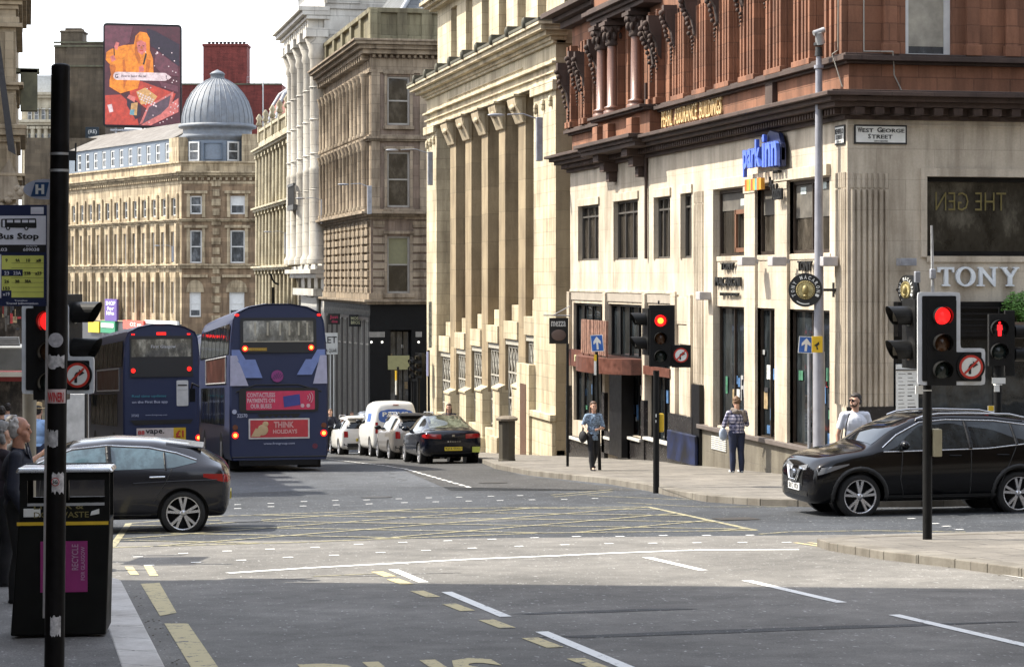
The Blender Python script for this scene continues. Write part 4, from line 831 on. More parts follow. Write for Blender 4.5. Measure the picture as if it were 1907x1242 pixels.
m = MB(); m.lathe([(3.2, zz(263)), (3.3, zz(259)), (3.45, zz(255)), (3.1, zz(250)), (3.1, zz(240)), (3.5, zz(238)), (3.5, zz(233)), (3.25, zz(231))], c0, 48); 
dome = [(3.22, 232), (3.2, 218), (3.05, 203), (2.78, 188), (2.35, 173), (1.75, 159), (1.05, 149), (.6, 145)]; m.lathe([(r, zz(y)) for r, y in dome], c0, 48); m.lathe([(.62, zz(146)), (.62, zz(138)), (.72, zz(137)), (.5, zz(133)), (.0, zz(128))], c0, 12); m.build('dome', LEAD, dm)
m = MB()
for k in range(32):
    a = 2*pi*k/32; m.tube([(c0[0]+(r+.02)*cos(a), c0[1]+(r+.02)*sin(a), zz(y)) for r, y in dome], .035, 4)
m.build('dome_rib', paint('dome_rib_lead', (.19, .205, .225), .5, .1), dm)
DF = Fac(c0[:2], cdir((1, 0)), cdir((0, -1)))
for px0, px1 in ((359, 380), (431, 451)):
    a, b = (px0-405)*s, (px1-405)*s; r = 3.2; n = sqrt(r*r-((a+b)/2)**2)-.02; yaw = math.asin((a+b)/2/r); Uv = cdir((cos(yaw), -(-sin(yaw)))); 
    Fw = Fac(Vector(c0[:2])+Vector(cdir((sin(yaw)*r, -cos(yaw)*r))), cdir((cos(yaw), sin(yaw))), cdir((sin(yaw), -cos(yaw)))); w = (b-a)/2/cos(yaw)
    window(dm, Fw, (-w, w, zz(302), zz(266)), -.0, fw=.14, gm=DGL)
m = MB()
for a0 in (-1.35, 0, 1.35):
    Fw = Fac(Vector(c0[:2])+Vector(cdir((sin(a0)*3.15, -cos(a0)*3.15))), cdir((cos(a0), sin(a0))), cdir((sin(a0), -cos(a0)))); w = .85
    for q in ((-w, w, zz(300), zz(299)), (-w, w, zz(270), zz(269)), (-w, -w+.08, zz(300), zz(269)), (w-.08, w, zz(300), zz(269))): m.fbox(Fw, q[0], q[1], -.12, .06, q[2], q[3])
m.build('drum_panel', paint('dark_lead', (.08, .11, .15), .5), dm)
m = MB(); m.fbox(D2, L2-1.6, L2, -2, 0, zp0, D2.z(480, 250)); m.fbox(D1, 1.4, 3.6, -1.2, -.3, zp0, D1.z(338, 254)); m.build('attic_pier', DST, dm)
def sign(name, label, F, px0, px1, yt, yb, bg, txts=(), n=(0, .1), cat='sign', group=None):
    a, b = sorted((F.u(px0, n[1]), F.u(px1, n[1]))); mm = (px0+px1)/2; c, d = F.z(mm, yb, n[1]), F.z(mm, yt, n[1])
    t = thing(name, label, cat, tuple(F.P((a+b)/2, 0, c)), 0, group); m = MB(); m.fbox(F, a, b, n[0], n[1], c, d); m.build('board', bg, t, bevel=.008)
    left = F.P(b, n[1], c) if F.u(px0) > F.u(px1) else F.P(a, n[1], c); right = F.P(a, n[1], c) if F.u(px0) > F.u(px1) else F.P(b, n[1], c)
    Uv = (right-left); wd, h = Uv.length, d-c; Uv.normalize()
    for tx, x0, x1, y0, y1, mt in txts:
        m = MB(); text(m, tx, left+Uv*(x0*wd)+Vector((0, 0, y0*h)), Uv, (0, 0, 1), (x1-x0)*wd, (y1-y0)*h, .012); m.build('lettering', mt, t)
    return t
WH = paint('white_letters', (.75, .75, .72), .5); PURP = paint('purple_vinyl', (.11, .065, .25), .6)
sign('hanging_banner', 'purple banner with white lines of text on the colonnaded front', D1, 195, 217, 557, 598, PURP, [('SHOP', .1, .9, .72, .9, WH), ('for', .2, .8, .5, .66, WH), ('life', .15, .8, .28, .45, WH)], (.5, .7), 'banner')
YEL = paint('yellow_sign', (.65, .42, .02), .5); GRN = paint('green_sign', (.03, .22, .11), .5); REDS = paint('coral_sign', (.75, .10, .07), .5)
sign('shop_sign', 'yellow shop sign below the colonnade beside the traffic signal', D1, 164, 184, 599, 619, YEL, (), (.5, .75))
t = sign('shop_sign', 'green shop sign with white panel next to the yellow sign', D1, 187, 214, 598, 620, GRN, (), (.5, .75)); m = MB(); F = D1; m.fbox(F, F.u(211, .8), F.u(188, .8), .75, .8, F.z(200, 610, .8), F.z(200, 602, .8)); m.build('white_panel', WH, t)
sign('shop_sign', 'coral red shop sign above the left bus', D1, 229, 267, 597, 613, REDS, [('O2 go', .35, .9, .2, .8, WH)], (.5, .9))
sign('shop_sign', 'long pale shop fascia right of the red sign', D1, 269, 330, 597, 604, paint('pale_fascia', (.5, .5, .48), .6), (), (.5, .7))
# ------------------------------------------------------------------ roofs beyond: brick block, billboard, dark block, columned block
def slab(name, label, cat, px0, px1, yt, D, depth, mat, yb=700, part='wall'):
    a, b = atD(px0, yb, D), atD(px1, yb, D); zt = CAMZ+(HY-yt)/FPX*D; F = Fac((a.x, a.y), (b.x-a.x, b.y-a.y), cdir((0, -1))); L = hypot(b.x-a.x, b.y-a.y)
    t = thing(name, label, cat, (a.x, a.y, G(D))); m = MB(); m.fbox(F, 0, L, -depth, 0, G(D)-1, zt); m.build(part, mat, t); return t, F, L, zt
BRK = stone('dark_red_brick', (.20, .04, .032), (.45, .15), .8, .3, .45)
t, F, L, zt = slab('brick_building', 'dark red brick block behind the lead dome with a chimney stack full of pots', 'building', 336, 525, 157, 255, 14, BRK)
m = MB(); a, b = F.u(376), F.u(458); z2 = F.z(417, 83); m.fbox(F, a, b, -4, -1, zt, z2); m.fbox(F, a-.1, b+.1, -4.1, -.9, z2-.1, z2+.15); m.build('chimney_stack', BRK, t)
m = MB()
for k in range(10): u = a+.5+k*(b-a-1)/9; m.cyl(F.P(u, -2.5, z2), F.P(u, -2.5, z2+.55), .17, .14, 8); m.cyl(F.P(u, -2.5, z2+.4), F.P(u, -2.5, z2+.5), .2, .2, 8)
m.build('chimney_pots', paint('sooty_pots', (.03, .03, .03), .8), t)
m = MB(); m.fbox(F, 0, L, -.2, .1, zt-.1, zt+.08); m.build('coping', SOOT, t)
m = MB()
for a, b in ((0, F.u(375)), (F.u(459), L)):
    for h in (.45, .85): m.tube([F.P(a, -.5, zt+h), F.P(b, -.5, zt+h)], .02, 4)
    for k in range(6): u = a+(b-a)*k/5; m.tube([F.P(u, -.5, zt), F.P(u, -.5, zt+.85)], .02, 4)
m.build('railing', paint('rail_grey', (.4, .4, .4), .5), t)
for px_, h_ in ((352, 2.2), (366, 1.4), (470, 1.9), (512, 2.6)): m = MB(); a = F.P(F.u(px_), -2, zt); m.tube([a, a+Vector((0, 0, h_))], .03, 4); m.tube([a+Vector((-.5, 0, h_*.9)), a+Vector((.5, 0, h_*.9))], .02, 4); m.build('aerial', paint('rail_grey', (.4, .4, .4)), t)
m = MB(); m.cyl(F.P(F.u(490), .1, zt-8), F.P(F.u(490), .1, zt+.4), .09); m.build('soil_pipe', paint('pipe_pale', (.45, .44, .42), .6), t)
BRN = stone('sooty_brown_stone', (.115, .09, .06), (1.0, .42), .75, .3, .5)
t, F, L, zt = slab('blank_gable_building', 'sooty brown stone building with blank gable and stepped chimney', 'building', 100, 196, 124, 240, 12, BRN)
m = MB(); m.fbox(F, F.u(101), F.u(196), -3, -.1, zt, F.z(150, 84)); m.fbox(F, F.u(124), F.u(196), -3, .1, zt, F.z(150, 79)); m.fbox(F, F.u(111), F.u(152), -3, -.5, zt, F.z(130, 56)); m.fbox(F, F.u(109), F.u(155), -3.1, -.4, F.z(130, 60), F.z(130, 57)); m.fbox(F, F.u(118), F.u(149), -2.6, -.9, F.z(130, 58), F.z(130, 51)); m.build('chimney', BRN, t, bevel=.03)
m = MB()
for y in (79, 86, 123): m.fbox(F, F.u(100), F.u(196), -.2, .2, F.z(150, y)-.12, F.z(150, y)+.05)
m.build('string_course', SOOT, t)
m = MB(); m.fbox(F, F.u(150), L+4, .1, .6, F.z(180, 300), F.z(180, 262)); m.build('lower_roof', paint('dark_slate_roof', (.06, .065, .08), .6), t)
sign('roof_sign', 'small dark rooftop sign with white lettering left of the billboard', F, 159, 184, 237, 262, paint('dark_blue_sign', (.02, .035, .05), .5), [('(RE)', .2, .85, .45, .8, WH), ('HOMES', .25, .8, .15, .3, WH)], (.8, .95))
CLS = stone('pale_column_stone', (.50, .455, .35), (1, .45), .75, .1, .35)
t, F, L, zt = slab('columned_building', 'pale stone building with tall columns and arched attic windows at far left', 'building', 40, 101, 176, 232, 12, CLS)
m = MB()
for k in range(5): u = F.u(50+k*12.2); m.cyl(F.P(u, .3, F.z(60, 330)), F.P(u, .3, F.z(60, 240)), .26, .22, 10); m.fbox(F, u-.3, u+.3, 0, .6, F.z(60, 241), F.z(60, 236))
for y, p in ((234, .7), (229, .9), (183, .5), (178, .8), (336, .6), (420, .5)): m.fbox(F, -.5, L, 0, p, F.z(60, y), F.z(60, y-5))
for k in range(4): u = F.u(50+k*13); m.lathe([(.0, 0), (.36, .05), (.42, .0)], F.P(u+.3, .1, F.z(60, 205)), 8); m.fbox(F, u, u+.1, 0, .2, F.z(60, 225), F.z(60, 200))
m.build('column', CLS, t)
for k in range(4):
    for a, b in ((203, 226), (250, 330), (345, 415)): u = F.u(52+k*12.6); window(t, F, (u, u+.42, F.z(60, b), F.z(60, a)), .08, fw=.05, gm=DGL, zs=(.5,))
m = MB(); m.fbox(F, F.u(64), F.u(100), -4, -1, zt, F.z(80, 139)); m.build('roof_house', paint('pale_roof_house', (.42, .43, .42), .6, dirt=.3), t)
m = MB(); m.tube([F.P(F.u(66), -1, F.z(80, 136)), F.P(F.u(100), -1, F.z(80, 124))], .03, 4); m.build('aerial', paint('rail_grey', (.4, .4, .4)), t)
# billboard
bb = thing('billboard_screen', 'large roof billboard showing a figure in an orange hooded coat above a white search bar', 'billboard', tuple(atD(264, 240, 228)))
s = 228/FPX; o = atD(194, 235, 228); U = Vector((*cdir((1, .1)), 0)).normalized(); V = Vector((0, 0, 1)); Nn = U.cross(V); 
def BP(px, py, h=0): return o+U*((px-194)*s)+V*((235-py)*s+(px-194)*s*-.015)+Nn*h
def poly(mb, pts, h, t=.02): mb.prism([(x, y) for x, y in pts][::-1], lambda a, b, k: BP(a, b, k), h, h+t)
def rrect(x0, x1, y0, y1, r, k=4):
    out = []
    for cx_, cy_, a0 in ((x1-r, y1-r, 0), (x0+r, y1-r, 90), (x0+r, y0+r, 180), (x1-r, y0+r, 270)): out += [(cx_+r*cos(radians(a0+90*i/k)), cy_+r*sin(radians(a0+90*i/k))) for i in range(k+1)]
    return out
m = MB(); poly(m, rrect(192, 337, 43, 237, 7), -.7, .65); m.build('frame', BLK, bb)
m = MB()
for x in (215, 265, 315): m.cyl(BP(x, 236, -.4), BP(x, 262, -.4), .12); m.cyl(BP(x, 200, -.6), BP(x+14, 262, -4), .1)
m.cyl(BP(205, 242, -.3), BP(330, 242, -.3), .14); m.cyl(BP(200, 252, -.3), BP(330, 254, -.3), .1); m.build('support', paint('steel_grey', (.35, .35, .36), .5), bb)
m = MB(); m.fbox(Fac(tuple(o.xy-Nn.xy*.2), U, Nn), -8, 9, -6, -.3, -9, o.z-1.2); m.build('plinth', BRN, bb)
SCR = [('maroon', (.09, .012, .025)), ('orange', (1.0, .30, .01)), ('brightred', (.62, .06, .03)), ('pink', (.75, .20, .18)), ('mauve', (.17, .045, .07)), ('white', (.9, .72, .75)), ('purple', (.025, .01, .03)), ('gold', (.75, .42, .16)), ('slate', (.12, .07, .10)), ('cyan', (.2, .45, .55)), ('burnt', (.62, .15, .005)), ('strap', (.03, .015, .01))]
def scr(n):
    c = dict(SCR)[n]; k = 'screen_'+n
    if k in MT: return MT[k]
    mt_, nn_, b_ = nmat(k); t_ = nn_.nodes.new('ShaderNodeTexCoord').outputs['Object']; f_ = noise(nn_, t_, 2.2, 6, .75); cc = mixc(nn_, 'MULTIPLY', 1.0, c, ramp(nn_, f_, [(.3, .55), (.7, 1.5)]))
    b_.inputs['Base Color'].default_value = (.02, .02, .02, 1); nn_.links.new(cc, b_.inputs['Emission Color']); b_.inputs['Emission Strength'].default_value = .42; b_.inputs['Roughness'].default_value = .4; MT[k] = mt_; return mt_
shapes = [('maroon', rrect(195, 334, 47, 233, 4), 0), ('mauve', [(195, 49), (247, 49), (240, 80), (196, 100)], .03), ('purple', [(272, 52), (288, 56), (333, 80), (333, 122), (290, 90), (280, 85)], .03), ('mauve', [(290, 92), (330, 120), (331, 140), (300, 136), (286, 120)], .04),
 ('brightred', [(240, 160), (262, 150), (326, 172), (318, 192), (270, 200), (242, 178)], .03), ('brightred', [(196, 178), (225, 176), (250, 200), (258, 232), (196, 232)], .03), ('pink', [(262, 232), (310, 196), (331, 180), (331, 206), (280, 232)], .03),
 ('orange', [(249, 82), (252, 66), (260, 58), (272, 60), (278, 70), (278, 92), (284, 108), (285, 136), (262, 140), (256, 164), (224, 174), (204, 162), (204, 150), (210, 126), (206, 122), (197, 112), (198, 98), (206, 92), (230, 84)], .07),
 ('pink', [(254, 78), (262, 74), (271, 78), (272, 92), (264, 102), (256, 96)], .10), ('pink', [(205, 106), (212, 103), (216, 112), (208, 116)], .10), ('pink', [(258, 124), (266, 120), (268, 132), (258, 134)], .10), ('pink', [(212, 90), (216, 78), (222, 80), (218, 94)], .10),
 ('burnt', [(252, 70), (258, 62), (256, 96), (262, 108), (258, 118), (250, 100)], .085), ('burnt', [(228, 112), (232, 110), (236, 150), (230, 166)], .085), ('burnt', [(272, 108), (280, 112), (276, 134), (270, 136)], .085), ('burnt', [(204, 122), (214, 120), (216, 128), (208, 150)], .085), ('strap', [(270, 98), (273, 99), (268, 120), (265, 119)], .10), ('strap', [(211, 88), (213, 88), (214, 104), (212, 104)], .12), ('strap', [(257, 84), (260, 83.5), (260, 85), (257, 85.5)], .125), ('strap', [(265, 83.5), (268, 84), (268, 85.5), (265, 85)], .125), ('brightred', [(259, 93), (266, 92), (266, 94.5), (260, 95)], .125), ('burnt', [(262, 85), (264, 85), (265, 90), (261, 90)], .125), ('white', [(290, 96), (292, 94), (294, 97), (292, 99)], .06), ('mauve', [(296, 150), (330, 158), (331, 170), (300, 160)], .06), ('purple', [(236, 180), (262, 198), (262, 214), (252, 222), (236, 196)], .05),
 ('gold', [(253, 170), (270, 162), (292, 178), (284, 190), (262, 194)], .06), ('pink', [(236, 182), (240, 176), (252, 180), (250, 190)], .06), ('gold', [(244, 192), (256, 190), (254, 214), (242, 214)], .07), ('cyan', [(242, 204), (250, 203), (249, 214), (241, 213)], .09),
 ('pink', [(259, 231), (274, 196), (322, 168), (318, 198), (300, 214)], .06), ('slate', [(264, 230), (277, 198), (317, 175), (313, 196), (298, 211)], .09), ('white', [(200, 196), (208, 194), (211, 208), (204, 210)], .06), ('white', rrect(211, 312, 134, 149, 7), .12), ('white', [(312, 137), (318, 142), (312, 147)], .12)]
for n, pts, h in shapes: m = MB(); poly(m, pts, h-.05 if h == 0 else h, .03); m.build('screen' if h == 0 else 'picture_patch', scr(n), bb)
m = MB()
for k in range(46): x, y = random.uniform(270, 331), random.uniform(85, 230); poly(m, [(x-1, y-1), (x+1, y-1), (x+1, y+1), (x-1, y+1)], .11, .02)
for k in range(7):
    for j in range(3): x = 256+k*4.5+j*3; y = 172+k*2+j*6; poly(m, [(x, y-1.5), (x+2.6, y-.4), (x+1.6, y+2.4), (x-1, y+1)], .11, .02)
m.build('picture_patch', scr('white'), bb)
m = MB(); text(m, 'How to boost the net', BP(226, 144, .14), U, V, 46*s, 5*s, .02, 0, .02); text(m, 'G', BP(214, 146, .14), U, V, 6*s, 8*s, .02, 0, .02); text(m, '!', BP(308, 146, .14), U, V, 1.6*s, 8*s, .02, 0, .03); m.build('search_text', scr('purple'), bb)
# ------------------------------------------------------------------ LEFT side
LST = stone('left_stone', (.31, .25, .17), (.9, .42), .7, .15, .5)
lb = thing('ornate_building', 'tan ornate stone building cut by the left edge of the picture', 'building', (-8, 108, G(108)))
xr = atD(30, 300, 108).x; LF = Fac((xr, 108), (-1, 0), (0, -1)); m = MB(); z0 = G(108)-1; zt = 24
wn = [(2.5+i*2.4, 3.5+i*2.4, 3+j*4.2, 5.6+j*4.2) for i in range(4) for j in range(4)]; wall(m, LF, 0, 18, z0, zt, wn, .4); m.quad(LF.P(0, 0, z0), LF.P(0, -40, z0), LF.P(0, -40, zt), LF.P(0, 0, zt)); shell(m, LF, .3, 18, z0, zt, -.5, -40); m.build('wall', LST, lb)
for r in wn: window(lb, LF, r, -.3)
m = MB(); L2F = Fac((xr, 108), (0, 1), (1, 0))
for y, prof in ((18, [(.12, .2), (.3, .2), (.5, .2), (.72, .2), (.6, .1)]), (52, [(.3, .2), (.15, .3)]), (168, [(.15, .2), (.35, .15)]), (265, [(.2, .3), (.45, .3), (.5, .2)]), (345, [(.15, .2), (.3, .2), (.42, .15)]), (430, [(.2, .2), (.35, .15)])):
    z = LF.z(20, y); cornice(m, LF, -.0, 18, z, prof, 0, (1, 0)); cornice(m, L2F, .0, 12, z, [(p+.003, h) for p, h in prof])
m.build('cornice', LST, lb, bevel=.03)
m = MB()
for u in (.1, .9, 1.7): m.fbox(LF, u, u+.35, 0, .2, LF.z(20, 250), LF.z(20, 175)); m.cyl(LF.P(u+.2, .2, LF.z(20, 340)), LF.P(u+.2, .2, LF.z(20, 272)), .16, .14, 10); m.fbox(LF, u, u+.4, 0, .18, LF.z(20, 160), LF.z(20, 60))
m.build('pilaster', LST, lb, bevel=.02)
m = MB()
for k in range(26): m.ball(LF.P(random.uniform(-.35, 1.2), random.uniform(.1, .35), LF.z(20, random.uniform(345, 385))), random.uniform(.1, .22), 7, 5)
m.prism([(-.3, 0), (.9, 0), (.7, 1.2), (.3, 1.9), (0, 1.2)], lambda a, b, h: LF.P(a, h, LF.z(20, 372)+b), 0, .4); m.build('carved_ornament', stone('mottled_ornament', (.24, .20, .15), (9, 9), .8, .3, .8), lb)
m = MB(); m.fbox(LF, -1.0, -.2, -3, -2, LF.z(40, 200), LF.z(40, 122)); m.fbox(LF, -1.1, 0, -3, -2, LF.z(40, 128), LF.z(40, 120)); m.build('chimney', SOOT, lb)
m = MB(); m.prism([(.0, 0), (.35, .2), (1.0, 5.4), (.75, 5.5)], lambda a, b, h: LF.P(a, h, LF.z(8, 290)+b), .6, .75); m.build('flag', paint('dark_flag', (.015, .014, .016), .7), lb)
m = MB(); m.fbox(LF, -1.2, 9, -.3, .12, G(108)-1, LF.z(20, 566)); m.build('shopfront', glass('shopfront_dark_glass', (.03, .025, .02), .15, .3, .95, .4), lb)
for k in range(34): m = MB(); u = random.uniform(-1.1, 1.2); z = LF.z(20, random.uniform(575, 690)); m.fbox(LF, u, u+random.uniform(.04, .2), .12, .15, z, z+random.uniform(.1, .7)); m.build('window_display_reflection', [paint('display_tan', (.3, .22, .12)), paint('display_dark', (.03, .03, .035)), paint('display_red', (.35, .03, .03)), paint('dim_blind', (.10, .09, .075))][k % 4], lb)
m.fbox(LF, -.9, 6, 0, 1.2, LF.z(20, 700), LF.z(20, 690)); m.build('shop_canopy', paint('red_canopy', (.22, .03, .03), .6), lb)
# low block between the two cross streets, and the block that shades the near road (both left of the frame)
def block(name, label, x0, x1, y0, y1, zt, mat):
    t = thing(name, label, 'building', (x1, y0, G(y0))); m = MB(); F1 = Fac((x1, y0), (0, 1), (1, 0)); L = y1-y0; zb = G(y1)-1; F1 = F1 if x0 < x1 else Fac((x1, y0), (0, 1), (-1, 0)); sg_ = -1 if x0 < x1 else 1; wn = [(1+i*3, 2.4+i*3, 1.5+j*3.6+G(y0), 3.6+j*3.6+G(y0)) for i in range(int(L/3)) for j in range(int((zt-G(y1))/3.6))]
    wall(m, F1, 0, L, zb, zt, wn, .3); m.box(min(x0, x1+.32*sg_), max(x0, x1+.32*sg_), y0, y1, zb, zt); m.fbox(F1, 0, L, -.3, .4, zt, zt+.4); m.quad((x0, y0, zt+.2), (x1, y0, zt+.2), (x1, y1, zt+.2), (x0, y1, zt+.2)); m.build('wall', mat, t)
    for r in wn: window(t, F1, r, -.25)
block('low_corner_building', 'low tan stone block across the side street from the bus stop', -22, -2.2, 47, 92, 8.6, LST)
block('corner_office_building', 'tall tan stone block behind the bus stop shading the road', -22, -2.6, -80, 26.3, 21, BRN)
block('terrace_building', 'brown stone terrace behind the camera on the right of the street', 40, 17.5, -80, 23, 22, BRN)
block('end_block_building', 'stone block closing the street far behind the camera', -60, 70, -110, -90, 26, BRN)
# ------------------------------------------------------------------ signs and lamps on the buildings
SIGNW = paint('sign_white', (.72, .72, .68), .4, var=.08); INK = paint('sign_black', (.015, .015, .015), .5); GREYM = paint('galvanised_grey', (.30, .31, .34), .5, .4, var=.2, dirt=.2)
STL = paint('weathered_steel', (.42, .42, .42), .45, .5, var=.15)
def plate(name, label, F, px0, px1, yt, yb, rows):
    a, b = sorted((F.u(px0), F.u(px1))); mm = (px0+px1)/2; c, d = F.z(mm, yb), F.z(mm, yt); t = thing(name, label, 'street sign', tuple(F.P((a+b)/2, 0, c)), 0, 'street name plates')
    m = MB(); m.fbox(F, a, b, 0, .03, c, d); m.build('border', INK, t); m = MB(); e = .035; m.fbox(F, a+e, b-e, .03, .036, c+e, d-e); m.build('panel', SIGNW, t)
    rev = F.u(px0) > F.u(px1); o = F.P(b if rev else a, .036, c); Uv = (F.P(a if rev else b, .036, c)-o); w = Uv.length; h = d-c; m = MB()
    for tx, x0, x1, y0, y1 in rows: text(m, tx, o+Uv*x0+Vector((0, 0, h*y0)), Uv, (0, 0, 1), w*(x1-x0), h*(y1-y0), .006, 0, .02)
    m.build('lettering', INK, t)
plate('street_name_plate', 'wide plate reading West George Street on the shaded side wall', HS, 1590, 1688, 233, 269, [('W', .06, .145, .6, .86), ('EST', .15, .36, .6, .80), ('G', .43, .52, .6, .86), ('EORGE', .525, .95, .6, .80), ('S', .26, .31, .28, .52), ('TREET', .325, .72, .28, .48), ('CITY CENTRE', .37, .63, .12, .19)])
plate('street_name_plate', 'narrow foreshortened street name plate on the sunlit wall beside the corner', H, 1557, 1575, 234, 270, [('RENFIELD', .08, .92, .55, .82), ('STREET', .18, .82, .28, .5), ('CITY', .3, .7, .1, .2)])
t = thing('wall_letters', 'big white capital letters spelling TONY on the shaded wall', 'sign', tuple(HS.P(2, 0, 3.5))); LW = paint('letter_blue_white', (.68, .72, .75), .35)
m = MB()
def L2(px, py): return (HS.u(px), HS.z(px, py))
def lp(pts, h0=.02, h1=.09): m.prism([L2(*p) for p in pts], FT(HS), h0, h1)
T, Bt = 497.5, 533
lp([(1744, T), (1774, T), (1774, T+10), (1771, T+10), (1770, T+5), (1763, T+4), (1763, Bt-4), (1767, Bt-2), (1767, Bt), (1752, Bt), (1752, Bt-2), (1756, Bt-4), (1756, T+4), (1749, T+5), (1748, T+10), (1744, T+10)])
O = [(1795.5, 515.5)]; 
for k in range(24):
    a0, a1 = 2*pi*k/24, 2*pi*(k+1)/24; f = lambda a, r1, r2: (1795.5+r1*cos(a), 515.3+r2*sin(a)); lp([f(a0, 18.5, 18.5), f(a1, 18.5, 18.5), f(a1, 11, 15), f(a0, 11, 15)])
lp([(1818, T), (1826, T), (1846, 522), (1846, T+3), (1841, T+2), (1841, T), (1855, T), (1855, T+2), (1851, T+3), (1851, Bt+1), (1848, Bt+1), (1827, 508), (1827, Bt-3), (1831, Bt-2), (1831, Bt), (1816, Bt), (1816, Bt-2), (1821, Bt-3), (1821, T+4), (1818, T+2)])
lp([(1860, T), (1873, T), (1873, T+2), (1871, T+3), (1880, 512), (1887, T+3), (1884, T+2), (1884, T), (1895, T), (1895, T+2), (1892, T+3), (1882, 517), (1882, Bt-3), (1886, Bt-2), (1886, Bt), (1871, Bt), (1871, Bt-2), (1875, Bt-3), (1875, 517), (1863, T+3), (1860, T+2)])
m.build('letters', LW, t)
t = thing('hotel_sign', 'blue hotel sign with tall letters above a striped orange bar on the stone front', 'sign', tuple(H.P(H.u(1420), 0, 5.8))); BLU = paint('sign_blue', (.10, .17, .62), .4); BLUD = paint('sign_navy', (.02, .03, .09), .5)
u0, u1 = H.u(1386, .28), H.u(1449, .28); z0, z1_ = H.z(1418, 318), H.z(1418, 268); w = u0-u1
m = MB(); m.fbox(H, u1-.0, u0-.1, .1, .22, z0+.12, z1_-.1); m.prism([(u1+1.2, z1_+.05), (u1+.8, z1_+.22), (u1+.2, z1_+.12), (u1-.0, z1_-.2), (u1-.0, z0), (u1+.75, z0)], FT(H), .1, .2); m.build('backing', BLUD, t, bevel=.02)
m = MB(); text(m, 'park', H.P(u0, .24, z0-.14), (0, -1, 0), (0, 0, 1), w*.52, z1_-z0+.2, .08, 0, .03); text(m, 'inn', H.P(u0-w*.58, .24, z0+.02), (0, -1, 0), (0, 0, 1), w*.42, z1_-z0+.12, .08, 0, .03); m.build('letters', BLU, t)
STR = [(.55, .10, .02), (.60, .28, .02), (.20, .34, .08), (.55, .08, .03), (.60, .30, .03), (.12, .32, .30), (.55, .14, .02), (.55, .24, .02)]
for i, c in enumerate(STR): m = MB(); m.fbox(H, u0-.12-(i+1)*.145, u0-.12-i*.145, .22, .31, z0-.46, z0-.2); m.build('colour_block', paint('stripe_%d' % i, c, .5), t)
m = MB(); text(m, 'by', H.P(u1+.72, .2, z0-.5), (0, -1, 0), (0, 0, 1), .2, .3, .05); text(m, 'Radisson', H.P(u1+.5, .2, z0-.72), (0, -1, 0), (0, 0, 1), .62, .36, .05)
for k in range(3): m.cyl(H.P(u1+.3+.14*k, .02, z0-.1), H.P(u1+.3+.14*k, .2, z0-.1), .03, n=6)
m.build('small_letters', INK, t)
# wall texts on the white spandrels
t = thing('wall_letters', 'black pinned letters on the spandrel below the left tall window', 'sign', tuple(H.P(H.u(1360), 0, 3.5))); m = MB()
for tx, px0, px1, y0, y1 in (('TONY', 1347, 1372, 489, 503), ('MACARONI', 1337, 1384, 516, 533), ('EST IN GLASGOW', 1346, 1380, 545, 551)): text(m, tx, H.P(H.u(px0), .03, H.z((px0+px1)/2, y1)), (0, -1, 0), (0, 0, 1), H.u(px0)-H.u(px1), H.z((px0+px1)/2, y0)-H.z((px0+px1)/2, y1), .05, 0, .02)
m.build('letters', INK, t)
t = thing('wall_letters', 'black pinned letters partly hidden behind the round restaurant sign', 'sign', tuple(H.P(H.u(1500), 0, 3.5))); m = MB()
text(m, 'TONY', H.P(H.u(1491), .03, H.z(1505, 505)), (0, -1, 0), (0, 0, 1), H.u(1491)-H.u(1517), .22, .05, 0, .02); m.build('letters', INK, t)
GOLD = paint('medal_gold', (.50, .42, .20), .45, .3, var=.5, scale=14)
def disc(name, label, c, Nv, r, group):
    Nv = Vector(Nv).normalized(); Uv = Vector((0, 0, 1)).cross(Nv).normalized(); t = thing(name, label, 'sign', tuple(c), 0, group)
    m = MB(); m.cyl(c-Nv*.06, c+Nv*.06, r, r, 40); m.build('disc', INK, t)
    for sgn in (1, -1):
        m = MB(); m.cyl(c+Nv*.06*sgn, c+Nv*.075*sgn, r*.56, r*.56, 32); m.build('medallion', GOLD, t); m = MB(); m.ball(c+Nv*.085*sgn, (r*.2, r*.2, r*.3), 10, 8); m.ball(c+Nv*.085*sgn+Vector((0, 0, -r*.35)), (r*.16, r*.16, r*.1), 8, 6)
        for k in range(24): a = 2*pi*k/24; m.ball(c+Nv*.078*sgn+(Uv*cos(a)+Vector((0, 0, sin(a))))*r*.5, .02, 6, 4)
        m.build('profile_relief', paint('medal_dark_gold', (.25, .2, .08), .5, .3), t)
    m = MB(); T_ = 'TONY MACARONI'
    for k, ch in enumerate(T_):
        if ch == ' ': continue
        a = radians(205-k*(230/(len(T_)-1))); q = c+Nv*.062+(Uv*cos(a)+Vector((0, 0, sin(a))))*r*.64; tang = (Uv*sin(a)-Vector((0, 0, cos(a)))); rad = (Uv*cos(a)+Vector((0, 0, sin(a))))
        text(m, ch, q-tang*r*.075, tang, rad, r*.15, r*.22, .01, 0, .02)
    a0 = [radians(x) for x in range(232, 292, 6)]
    for p_, q_ in zip(a0, a0[1:]): f = lambda a, k: c+Nv*.064+(Uv*cos(a)+Vector((0, 0, sin(a))))*r*k; m.quad(f(p_, .8), f(q_, .8), f(q_, .86), f(p_, .86))
    m.build('lettering', SIGNW, t); return t
c = H.P(H.u(1500, .65), .65, H.z(1500, 540, .65)); t = disc('round_hanging_sign', 'black and gold round restaurant sign facing the street beside the grey mast', c, (-.35, -1, 0), .345, 'round black and gold signs')
m = MB(); m.tube([c+Vector((.0, 0, 0)), H.P(H.u(1500, .65)-.1, 0, c.z)], .03, 6); m.tube([H.P(c.y, .02, c.z-.15), H.P(c.y, .02, c.z+.15)], .05, 6); m.build('bracket', INK, t)
